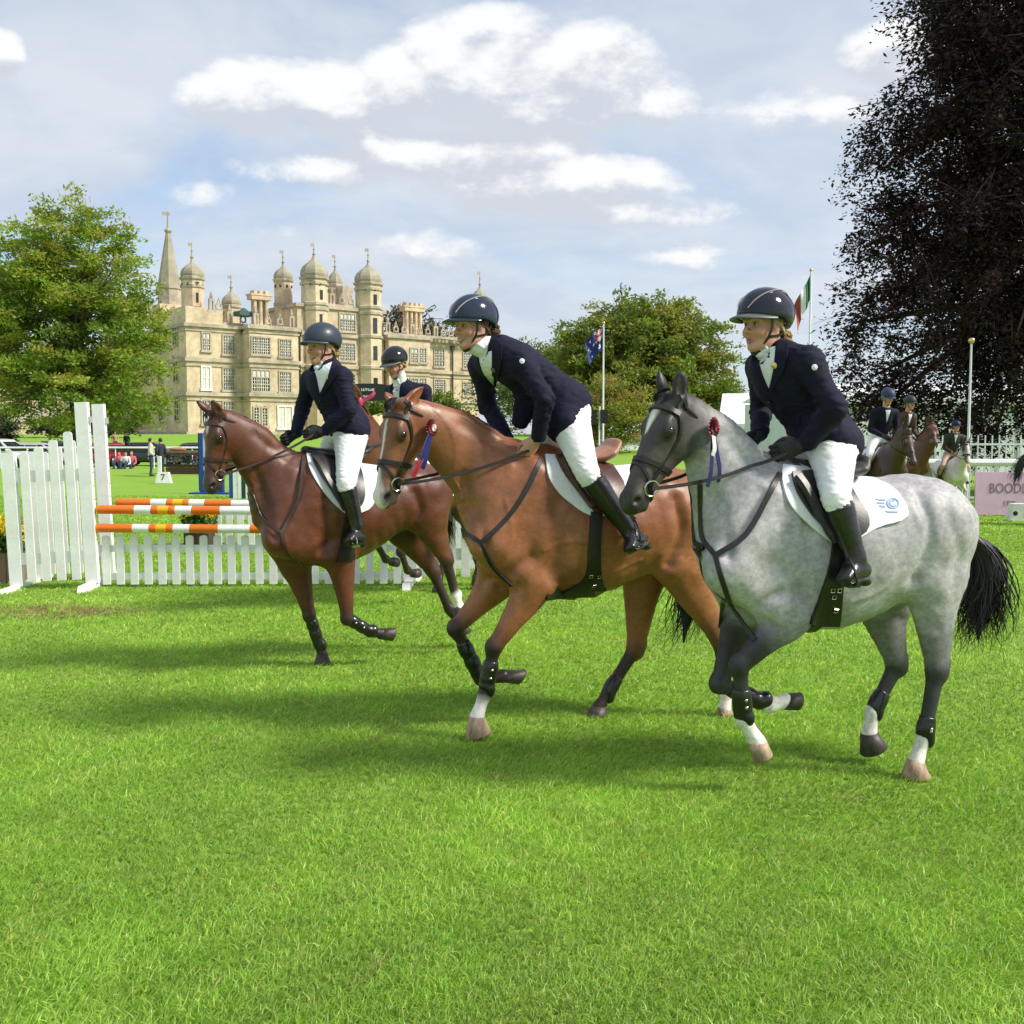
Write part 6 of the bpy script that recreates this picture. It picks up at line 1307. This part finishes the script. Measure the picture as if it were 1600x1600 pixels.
# white pavilion behind the beech and the marquees
M_pvc = pm('marquee_canvas', (.74, .78, .78), .6, .05, .6, .15, 2.); M_pvc2 = pm('marquee_wall', (.62, .67, .67), .6, .06, .8, .15, 2.)
def marquee(base, rz, w, d, eave, ridge, label, bays=4):
    root = empty('marquee', base, rz, label, 'marquee', 'white marquees'); bw = w / bays
    for i in range(bays):
        mb = MB(); mb.box(i * bw + .03, (i + 1) * bw - .03, 0, .12, 0, eave - .05); mb.build('wall_panel', M_pvc2, root)
        if i: mb = MB(); mb.box(i * bw - .05, i * bw + .05, -.06, .06, 0, eave); mb.build('upright', M_steel2, root)
    mb = MB(); prism(mb, [(-.2, eave), (d + .2, eave), (d / 2, ridge)], 0, w); mb.V = [(v[1], v[0], v[2]) for v in mb.V]; mb.F = [f[::-1] for f in mb.F]; mb.build('roof', M_pvc, root); mb = MB(); mb.box(0, w, -.26, -.2, eave - .35, eave + .02); mb.build('valance', M_pvc, root)
    mb = MB(); mb.box(.1, w - .1, .4, d - .1, 0, eave - .1); mb.build('interior', M_pvc2, root)
marquee(on_ground(1122, 72.), R(-14), 20, 12, 2.6, 5.0, 'white marquee behind the grey horse and its rider', 5)
marquee(on_ground(966, 88.), R(20), 9, 8, 1.2, 2.4, 'small low white tent left of the grey horse', 3)
marquee(on_ground(1262, 46.), R(6), 20, 9, 3.6, 4.4, 'long white hospitality stand glimpsed through the copper beech', 10)
# flags
M_polew = pm('white_pole', (.74, .75, .76), .4, .04)
def flagpole(px, ytop, Y, label, r=.055):
    b = on_ground(px, Y); root = empty('flagpole', b, 0, label, 'flagpole', 'white flagpoles'); h = float(atY(px, ytop, Y)[2] - b[2]); mb = MB(); mb.lathe([(r * 1.3, 0), (r * 1.2, h * .3), (r * .8, h)], 10); mb.build('pole', M_polew, root, True); mb = MB(); mb.ball((0, 0, h + .06), .09, 10, 6); mb.build('truck', M_gold, root, True); return b, h
def flag(b, z, w, h, paint, mats, label, droop=.8, seed=1, side=-1):
    """A limp flag: hangs in folds from the hoist."""
    nu, nv = 26, 20; V = []; F = []; Mi = []
    for j in range(nv + 1):
        for i in range(nu + 1):
            u, v = i / nu, j / nv; sx = u * w * (1 - droop * .75) * (1 - .25 * v); V.append((side * sx + .02 * math.sin(v * 5), .10 * math.sin(u * 9 + v * 2.5) * u ** .5 + .05 * math.sin(u * 17), -v * h - droop * u * w * .78 - .04 * math.sin(u * 8)))
    for j in range(nv):
        for i in range(nu): a = j * (nu + 1) + i; F.append((a, a + 1, a + nu + 2, a + nu + 1)); Mi.append(paint((i + .5) / nu, (j + .5) / nv))
    o = mk('flag', V, F, mats, None, True); o.data.polygons.foreach_set('material_index', Mi); o.location = (b[0], b[1], b[2] + z); tag(o, label, 'flag', 'flags on poles'); return o
fb, fh = flagpole(942, 506, 62., 'white flagpole with the dark blue flag, before the lime tree'); 
FN, FW, FR = pm('flag_navy', (.012, .025, .17), .7, .1), pm('flag_white', (.75, .75, .76), .7, .05), pm('flag_red', (.50, .02, .03), .7, .1)
def aus(u, v):
    if u < .5 and v < .5:
        a, b = u * 2, v * 2; dg = min(abs(a - b), abs(a + b - 1)); cr = min(abs(a - .5) * 1.6, abs(b - .5))
        if cr < .08: return 2
        if cr < .15: return 1
        return 2 if dg < .05 else (1 if dg < .13 else 0)
    for cx, cy, r in ((.25, .76, .10), (.75, .18, .05), (.75, .84, .055), (.63, .46, .05), (.87, .42, .05), (.80, .58, .035)):
        a = math.atan2(v - cy, (u - cx) * 1.6); d = math.hypot((u - cx) * 1.6, v - cy)
        if d < r * (1 + .5 * math.cos(7 * a)): return 1
    return 0
flag(fb, fh - .05, 2.1, 1.35, aus, [FN, FW, FR], 'limp dark blue flag with a union canton and white stars', .62)
fb, fh = flagpole(1262, 424, 50., 'tall white flagpole with the green, white and red flag')
FG = pm('flag_green', (.008, .13, .035), .7, .1); FO = pm('flag_rust', (.28, .06, .035), .7, .1); flag(fb, fh - .1, 2.3, 1.2, lambda u, v: 0 if u < .36 else (1 if u < .66 else 2), [FG, FW, FO], 'limp tricolour flag of green, white and red beside the copper beech', .86)
flagpole(1513, 536, 27., 'plain white pole under the copper beech', .032)
fb, fh = flagpole(882, 588, 66., 'thin pole behind the back of the rider in the centre', .04); flag(fb, fh, 1.5, .9, lambda u, v: 1 if abs(v - .5) < .08 else 0, [pm('flag_slate', (.03, .04, .09), .7, .1), FW], 'small dark slate flag behind the back of the rider in the centre', .7, side=1)
# loudspeaker mast by the bush
root = empty('mast', on_ground(936, 60.), 0, 'thin mast with two dark boxes beside the blue flag pole', 'mast'); mb = MB(); mb.tube([(0, 0, 0), (.02, 0, 3.6)], .05, 8); mb.build('pole', M_polew, root); 
for x in (-.35, .28): mb = MB(); mb.box(x - .2, x + .2, -.2, .15, 2.6, 3.4); mb.build('loudspeaker', M_blk, root)
# black canopy board
M_black = pm('black_canvas', (.012, .013, .014), .6, .1); root = empty('canopy_board', on_ground(578, 70.), 0, 'black canopy with small white lettering behind the leading rider', 'canopy'); z0 = float(atY(578, 627, 70)[2]) - float(ground_z(0, 70.)); z1 = float(atY(578, 601, 70)[2]) - float(ground_z(0, 70.))
mb = MB(); prism(mb, [(-1.25, z0), (1.25, z0), (1.25, z1 - .05), (.6, z1 + .02), (-.6, z1 + .02), (-1.25, z1 - .05)], -.6, .6); mb.build('canopy', M_black, root)
for x in (-1.15, 1.15): mb = MB(); mb.box(x - .04, x + .04, -.5, -.42, 0, z0); mb.build('leg', M_steel2, root)
def text(name, body, size, mat, parent, loc, rot, ext=.002, sx=1.):
    c = bpy.data.curves.new(name, 'FONT'); c.body = body; c.size = size; c.align_x = 'CENTER'; c.align_y = 'CENTER'; c.extrude = ext; q = bpy.data.objects.new(name, c); c.materials.append(mat); me = bpy.data.meshes.new_from_object(q); bpy.data.objects.remove(q); o = bpy.data.objects.new(name, me); COL.objects.link(o); o.parent = parent; o.location = loc; o.rotation_euler = rot; o.scale.x = sx; return o
mb = MB(); rg = np.random.default_rng(4)
for r, (n, w) in enumerate(((8, .115), (7, .095))):
    for i in range(n): x = (i - n / 2) * w; zc = z0 + (z1 - z0) * (.66 - .40 * r); hh = .09 if r == 0 else .06; mb.box(x, x + w * .28, -.63, -.605, zc - hh, zc + hh * rg.choice((.6, 1., 1.)), 0); mb.box(x + w * .28, x + w * .72, -.63, -.605, zc - hh * rg.choice((-.2, 1.)), zc - hh * rg.choice((-.2, 1.)) + .04, 0)
mb.build('lettering', M_white, root)
# ------------------------------------------------------------------ parked cars
M_tyre = pm('tyre', (.015, .015, .016), .8, .1); M_rim = pm('alloy_rim', (.45, .46, .47), .3, .05, metal=.8); M_cglass = pm('car_glass', (.035, .045, .05), .06, .1, .4, spec=.7); M_lampw = pm('headlight', (.55, .57, .58), .15, .05); M_lampr = pm('tail_light', (.35, .02, .015), .2, .05)
def car(px, Y, rz, paint, label, suv=False, name='parked_car'):
    root = empty(name, on_ground(px, Y), rz, label, 'car', 'cars parked behind the rail'); L, W, H = (4.5, 1.85, 1.72) if suv else (4.3, 1.76, 1.45); sh = .98 if suv else .88; st = []
    prof = [(-.5, .42, .60, .80), (-.485, .26, sh - .12, .90), (-.40, .20, sh, .98), (-.2, .20, sh + .03, 1.), (.0, .20, sh + .02, 1.), (.2, .20, sh, 1.), (.28, .20, sh - .04, .99), (.40, .22, sh - .12, .95), (.475, .27, sh - .22, .86), (.5, .40, .60, .74)]; B = MB(); V = []; n = 12
    for x, a, b, w in prof:
        for k in range(n): t = PI * 2 * k / n; c, s_ = math.cos(t), math.sin(t); V.append((x * L, W / 2 * w * np.sign(c) * abs(c) ** .5, (a + b) / 2 + (b - a) / 2 * np.sign(s_) * abs(s_) ** .5))
    Fs = [(j * n + k, j * n + (k + 1) % n, (j + 1) * n + (k + 1) % n, (j + 1) * n + k) for j in range(len(prof) - 1) for k in range(n)] + [tuple(range(n))[::-1], tuple((len(prof) - 1) * n + k for k in range(n))]; B.add(V, Fs); body = B.build('body', paint, root, True)
    cb = [(-.47 if suv else -.42, sh - .05, .90), (-.40 if suv else -.30, H - .10, .74), (-.28, H, .72), (-.02, H, .72), (.08, H - .06, .73), (.27, sh - .05, .88)]; c_ = MB(); V = []
    for x, z, w in cb: V += [(x * L, -W / 2 * w, z), (x * L, W / 2 * w, z)]
    m = len(cb); low = [(x * L, q * W / 2 * .92, sh - .08) for x in (cb[0][0], cb[-1][0]) for q in (-1, 1)]; c_.add(V, [(2 * i, 2 * i + 1, 2 * i + 3, 2 * i + 2) for i in range(m - 1)] + [tuple(2 * i for i in range(m))[::-1], tuple(2 * i + 1 for i in range(m))]); cab = c_.build('cabin', paint, body)
    for q in (-1, 1):
        for x0, x1, t0, t1 in ((-.385, -.17, -.30, -.165), (-.155, .03, -.155, .0), (.045, .20, .01, .075)):
            g = MB(); yb, yt = q * W / 2 * .905, q * W / 2 * .745; g.add([(x0 * L, yb, sh + .02), (x1 * L, yb, sh + .02), (t1 * L, yt, H - .12), (t0 * L, yt, H - .12)], [(0, 1, 2, 3), (3, 2, 1, 0)]); g.build('side_window', M_cglass, cab)
    for (x0, z0, w0), (x1, z1, w1), nm in ((cb[0], cb[1], 'rear_window'), (cb[5], cb[4], 'windscreen')):
        g = MB(); e = .015 * (1 if nm == 'windscreen' else -1); f = lambda x, z, w, t: [(x * L + e, -W / 2 * w * .9, z + t), (x * L + e, W / 2 * w * .9, z + t)]; a, b = f(x0, z0, w0, .10), f(x1, z1, w1, -.03); g.add(a + b[::-1], [(0, 1, 2, 3), (3, 2, 1, 0)]); g.build(nm, M_cglass, cab)
    for x in (-.31, .31):
        for q in (-1, 1):
            w = MB(); w.lathe([(.33, -.1), (.34, 0), (.33, .1)], 18); o = w.build('wheel', M_tyre, root, True); o.rotation_euler.x = PI / 2; o.location = (x * L, q * W / 2 * .93, .34); r = MB(); r.lathe([(.22, .09), (.20, .115), (.05, .12)], 10); r.lathe([(.22, -.09), (.20, -.115), (.05, -.12)], 10); r.build('rim', M_rim, o, True)
    for q in (-1, 1):
        l = MB(); l.ball((.468 * L, q * W * .34, sh - .27), (.13, .17, .08), 8, 5); l.build('headlight', M_lampw, root, True); l = MB(); l.ball((-.482 * L, q * W * .36, sh - .12), (.06, .12, .14), 8, 5); l.build('tail_light', M_lampr, root, True); l = MB(); l.ball((.22 * L, q * W * .53, sh + .08), (.08, .1, .07), 8, 5); l.build('wing_mirror', paint, root, True)
    return root
paint = lambda n, c: pm('car_paint_' + n, c, .25, .03, 2., coat=.7)
car(2, 61., R(-8), paint('white', (.72, .73, .74)), 'white off road car at the left edge behind the rail', True)
car(62, 66., R(4), paint('silver', (.50, .52, .54)), 'silver car behind the left jump wing')
car(172, 63., R(84), paint('red', (.26, .018, .018)), 'dark red car just right of the tall wing posts')
car(238, 64., R(2), paint('black', (.014, .015, .018)), 'black car behind the two standing people')
car(300, 62.5, R(176), paint('graphite', (.05, .053, .06)), 'graphite grey car behind the flowered jump')
car(98, 70., R(8), paint('blue', (.03, .05, .09)), 'dark blue car parked in the second row')
# ------------------------------------------------------------------ standing and sitting people
def bystander(b, rz, label, top, legs, hair, sit=False, h=1.70, skin=SKIN, grp='people watching by the rail'):
    root = empty('person', b, rz, label, 'person', grp); s = h / 1.72; e = lambda *p: np.array(p) * s; hp = .15 if sit else .92; fz = 0
    P = dict(hip=e(0, 0, hp), ch=e(.02, 0, hp + .42), nk=e(.0, 0, hp + .56), hd=e(.02, 0, hp + .70)); B = Field(.016); B.ell(P['hd'], (.092 * s, .075 * s, .115 * s), col=skin); B.ell(P['hd'] + e(.085, 0, -.02), (.018, .014, .022), k=.015, col=skin); B.tube([P['hd'] - e(.02, 0, .06), P['nk']], [.05, .055], col=skin); B.tube([P['hip'], P['ch']], [.11, .12], [.08, .09], k=.04, col=skin)
    T = Field(.016); T.tube([P['hip'] - e(0, 0, .08), P['hip'] + e(0, 0, .15), P['ch'], P['nk'] - e(0, 0, .02)], [.165, .145, .175, .07], [.12, .11, .12, .065], k=.03); Lg = Field(.016); Lg.tube([P['hip'], P['hip'] - e(0, 0, .06)], [.15, .15], [.12, .12])
    for q in (-1, 1):
        sh, el, wr = P['ch'] + e(0, .19 * q, .06), P['ch'] + e(-.04 if not sit else .05, .25 * q, -.24), P['ch'] + e(.14, .17 * q, -.38 if not sit else -.30); T.tube([sh - e(0, .1 * q, 0), sh, el, wr], [.07, .068, .055, .045], k=.03); B.ell(wr + e(.04, 0, -.03), (.035, .03, .04), k=.03, col=skin)
        kn, an = (e(.36, .14 * q, .40), e(.52, .13 * q, .07)) if sit else (e(.03, .10 * q, .48), e(-.02, .11 * q, .07)); Lg.tube([P['hip'] + e(0, .09 * q, -.02), kn, an], [.095, .065, .05], k=.02); f = MB(); f.ball(an + e(.06, 0, -.035), (.13, .05, .05), 10, 6); f.build('shoe', M_blk, root, True)
    B.build('body', M_skin, root); T.build('top', top, root); Lg.build('trousers', legs, root); hh = Field(.014); hh.ell(P['hd'] + e(-.02, 0, .03), (.098 * s, .086 * s, .105 * s)); hh.ell(P['hd'] + e(.09, 0, -.06), (.07, .09, .10), neg=True, k=.01); hh.build('hair', hair, root); return root
hd_, hb_, hl_ = pm('hair_dark', (.02, .014, .012), .6), pm('hair_brown', (.07, .04, .025), .6), pm('hair_sand', (.30, .20, .10), .6); jeans = pm('denim', (.03, .05, .10), .8, .2); drk = pm('dark_trousers', (.014, .016, .022), .8); crm = pm('cream_gilet', (.60, .54, .44), .8, .1); nvj = pm('navy_fleece', (.014, .017, .03), .8); pink = pm('pink_shirt', (.62, .12, .16), .8, .2); beige = pm('beige_coat', (.42, .32, .20), .8, .1); wht = pm('pale_shirt', (.65, .65, .66), .8, .1)
bystander(G(236, 744), R(20), 'person in cream gilet and jeans standing left of a companion in navy', crm, jeans, hd_)
bystander(G(252, 745), R(150), 'person in navy fleece and dark trousers standing right of a companion in cream', nvj, drk, hd_)
for px, Y, lb_, tp, hr in ((186, 58., 'sitting person in pink behind the rail, left of the group', pink, hd_), (196, 57.6, 'sitting person in pale shirt in the middle of the group behind the rail', wht, hb_), (205, 58.2, 'sitting person in pink and white, right of the group behind the rail', pink, hl_)): bystander(on_ground(px, Y), R(-90), lb_, tp, jeans, hr, True)
bystander(on_ground(180, 84.), R(-70), 'person in beige coat standing on the bank beyond the cars', beige, drk, hl_); bystander(on_ground(198, 82.), R(-100), 'dark coated person standing on the bank beyond the cars', nvj, drk, hd_)
# ------------------------------------------------------------------ arena furniture, middle distance
M_bluep = pm('blue_paint', (.012, .06, .30), .4, .06); M_bluel = pm('light_blue_panel', (.50, .60, .72), .5, .05)
b = G(316, 772); root = empty('jump_wing', b, R(-6), 'blue and white jump wing beside the nose of the leading bay', 'jump wing'); mb = MB(); mb.box(-.06, .06, -.05, .05, 0, 1.86); mb.build('post', M_bluep, root); mb = MB(); mb.box(.065, .62, -.03, .03, .72, 1.80); mb.build('panel', M_bluel, root); mb = MB(); mb.box(.065, .62, -.035, .035, .05, .715); mb.build('panel', M_bluep, root); mb = MB(); mb.torus((.34, -.038, .42), (0, 1, 0), .11, .018, 14, 4); mb.build('emblem', M_white, root); mb = MB(); mb.box(-.09, -.062, -.03, .03, .1, 1.86); mb.build('cup_strip', M_black, root)
mb = MB(); mb.box(.62, .70, -.05, .05, 0, 1.86); mb.build('post', M_bluep, root); mb = MB(); mb.box(-.3, .95, -.3, .3, 0, .06); mb.build('foot', M_bluep, root)
b = G(366, 780); root = empty('jump_wing', b, 0, 'white and green posts of a jump right of the bay\'s chin', 'jump wing')
for i, (x, m, h) in enumerate(((-.08, M_bluep, .7), (.03, M_white, .86), (.16, M_white, .9), (.27, pm('green_paint', (.01, .05, .035), .5), .98), (.38, M_white, .94), (.52, M_white, .8))): mb = MB(); mb.box(x - .05, x + .05, -.03, .03, 0, h); mb.build('post', m, root)
mb = MB(); mb.box(-.12, .56, .032, .06, .35, .45); mb.build('rail', M_white, root)
# brown flowered jump
b = G(262, 741); root = empty('table_jump', b, R(2), 'dark brown cross country jump trimmed with blue and pink flowers', 'jump'); W_ = 3.2
for z, h in ((0., .16), (.17, .16), (.34, .14)): mb = MB(); mb.box(0, W_, -.3, .3, z, z + h - .01); mb.build('plank', M_brwood, root)
for z in (.92, 1.03): mb = MB(); mb.box(-.1, W_, -.5, .5, z, z + .1); mb.build('plank', M_wood if z > 1 else M_brwood, root)
for x in (.05, 1.5, 3.1): mb = MB(); mb.box(x - .05, x + .05, -.2, .2, .48, .92); mb.build('post', M_brwood, root)
rg = np.random.default_rng(8); V, C = [], []
for i in range(700):
    p = np.array((rg.uniform(.1, W_), rg.uniform(-.36, -.1), rg.uniform(.5, .88))); u = unit(rg.normal(0, 1, 3) - (0, .8, 0)); s_ = unit(np.cross(u, rg.normal(0, 1, 3))); t = np.cross(u, s_); c = [(.03, .07, .03), (.05, .12, .28), (.12, .25, .4), (.65, .25, .22), (.6, .6, .62)][min(4, int(abs(rg.normal(0, 1.6)) + (p[0] * 2.2 % 1.7) * 1.4))]; V += [p - s_ * .06, p + t * .05, p + s_ * .06, p - t * .05]; C += [c] * 4
o = mk('flowers', V, np.arange(len(V), dtype=np.int32).reshape(-1, 4), M_yel, root, False, C); o['kind'] = 'stuff'
mb = MB(); mb.ball((.55, -.2, 1.2), (.42, .25, .10), 12, 7); tag(mb.build('log_cap', M_tan, root, True))
# white marker with number, white stub post
b = G(256, 755); root = empty('number_marker', b, R(6), 'small white block marker with a dark 7', 'marker'); mb = MB(); prism(mb, [(-.30, 0), (.30, 0), (.2, .42), (-.2, .42)], -.14, .14); mb.build('block', M_white, root); text('numeral', '7', .34, M_black, root, (0, -.147, .22), (PI / 2, 0, 0))
b = G(250, 752); mb = MB(); mb.box(-.07, .07, -.05, .05, 0, 1.0); o = mb.build('marker_post', M_white); o.location = b; tag(o, 'short white post beside the two standing people', 'post')
# sign boards on the right
M_pinkb = pm('pink_board', (.72, .47, .66), .6, .05); M_letter = pm('grey_lettering', (.22, .15, .22), .6); b = G(1522, 806); root = empty('sign_board', b, R(-4), 'pale pink advertising board at the right edge', 'sign'); mb = MB(); mb.box(0, 2.5, -.03, .03, .02, .96); mb.build('board', M_pinkb, root)
for x in (.2, 1.2, 2.3): mb = MB(); mb.box(x - .03, x + .03, .035, .09, 0, .9); mb.build('leg', M_wood, root)
text('lettering', 'BOODLES', .30, M_letter, root, (.80, -.036, .60), (PI / 2, 0, 0), .002, .78); text('lettering', '1798', .17, M_letter, root, (.72, -.036, .27), (PI / 2, 0, 0), .002, .78)
b = G(1574, 814); root = empty('number_marker', b, R(-8), 'white marker box in front of the pink board', 'marker'); mb = MB(); prism(mb, [(0, 0), (.75, 0), (.70, .36), (.06, .36)], -.16, .16); mb.build('block', M_white, root); mb = MB()
for x in (.1, .34): mb.ball((x, -.162, .17), (.05, .012, .05), 8, 5)
mb.build('mark', M_black, root)
M_greyb = pm('grey_board', (.10, .12, .125), .6, .1); b = G(1400, 793); root = empty('sign_board', b, R(3), 'dark grey board behind the pinto pony', 'sign'); mb = MB(); mb.box(0, 1.45, -.03, .03, .02, .98); mb.build('board', M_greyb, root); mb = MB(); mb.box(1.46, 1.54, -.05, .05, 0, 1.0); mb.build('post', M_wood, root)
# ------------------------------------------------------------------ riders in the distance, right
GB = 'horses waiting under the copper beech'; RB = 'riders waiting under the copper beech'
DK = (.050, .020, .013)
fA = Canon(G(1372, 826), R(-84)); SA = canon_spec(body=DK, headc=[(.055, .022, .014), (.05, .022, .015)], dark=(.012, .009, .009), muzzle=(.03, .02, .018), earc=(.03, .014, .01), poll=(.98, 1.80, 0), nose=(.30, 1.28), yaw=.1, tail_n=60)
HA_ = horse('horse', 'dark brown horse with lowered head under the copper beech', fA, SA, GB, .016); RA = canon_rider(key='navy_velvet', V=None, helmet=((.035, .05, .10), .5, 0.), hair=(.30, .22, .13), face=(.15, .35, 0)); RDA = rider('rider in navy jacket and blue helmet on the dark brown horse under the beech', fA, RA, .012, RB, True)
tack(HA_, SA, [RDA['P']['wrL'], RDA['P']['wrR']], M_brn)
fB = Canon(G(1404, 806), R(-70)); CH = (.105, .034, .018); SB = canon_spec(body=CH, headc=[CH, CH], dark=(.06, .022, .014), muzzle=(.06, .03, .025), earc=CH, poll=(.86, 2.06, 0), nose=(.36, 1.62), yaw=-.35, tail_n=60)
HB_ = horse('horse', 'chestnut horse with raised head behind the dark brown horse', fB, SB, GB, .016); RBs = canon_rider(key='green_velvet', V=None, helmet=((.03, .045, .055), .5, 0.), hair=(.2, .14, .09), jacket=M_brownj); RDB = rider('rider in brown jacket partly hidden on the chestnut horse', fB, RBs, .012, RB, True); tack(HB_, SB, [RDB['P']['wrL'], RDB['P']['wrR']], M_brn, simple=True)
# pinto pony trotting towards us
def pinto(V, C):
    n = np.array([mnoise.noise(Vector((v[0] * 2.3 + 4, v[1] * 2.1, v[2] * 2.3))) for v in V]); patchm = np.clip((n - .20) * 9, 0, 1) * (V[:, 2] > .75) * (np.abs(V[:, 0] + .35) < .45)
    return C * (1 - patchm[:, None]) + np.array((.06, .03, .022)) * patchm[:, None]
fP = Canon(G(1484, 804), R(-92)); zs = lambda L, k=.80: L
WHT = (.74, .71, .68)
SPI = canon_spec(mat='pinto_coat', body=WHT, dark=(.62, .56, .52), white=(.74, .66, .62), headc=[(.075, .035, .025), (.16, .09, .07)], muzzle=(.55, .34, .30), earc=(.05, .025, .02), fix=pinto, mark=lambda x, y, z: np.clip(1.4 - np.abs(y) / .045, 0, 1) * (z > .0), poll=(.96, 2.04, 0), nose=(.20, 1.50), yaw=.1, tail_n=60, tailc=M_white)
SPI['legs'][0].update(J=[(.34, .95), (.66, .72), (.60, .46), (.56, .38)], hoof=((.56, .28), (.46, .34))); SPI['legs'][1].update(J=[(.34, .92), (.34, .52), (.32, .22), (.34, .11)], hoof=((.43, 0), (.28, 0)))
HP_ = horse('pony', 'brown and white pinto pony trotting towards the camera', fP, SPI, GB, .016)
RP = canon_rider(key='navy_cap', V=None, helmet=((.010, .016, .06), .5, 0.), hair=(.25, .16, .09), jacket=M_tweed, breech=pm('buff_breeches', (.52, .36, .27), .7), skin=SKIN, bare=True, face=(.1, .1, 0)); RDP = rider('rider in green jacket and navy cap on the pinto pony', fP, RP, .012, RB, True); tack(HP_, SPI, [RDP['P']['wrL'], RDP['P']['wrR']], M_blk)
for r_ in (HP_['root'], RDP['root']): r_.scale = (.80,) * 3
RDP['root'].location = Vector(fP.O) + Matrix.Rotation(fP.a, 3, 'Z') @ (Vector(RDP['P']['pel']) * .80)
# horse leaving at the right edge: bay rump and black tail
fE = Canon(G(1697, 822), R(-14)); SE = canon_spec(body=(.17, .055, .022), tail=[(-.95, 1.42), (-1.08, 1.36), (-1.20, 1.18), (-1.27, .95), (-1.32, .78)], tail_n=160, tail_s=(.015, .07)); HE = horse('horse', 'bay horse leaving at the right edge, only its rump and black tail showing', fE, SE, GB, .016)
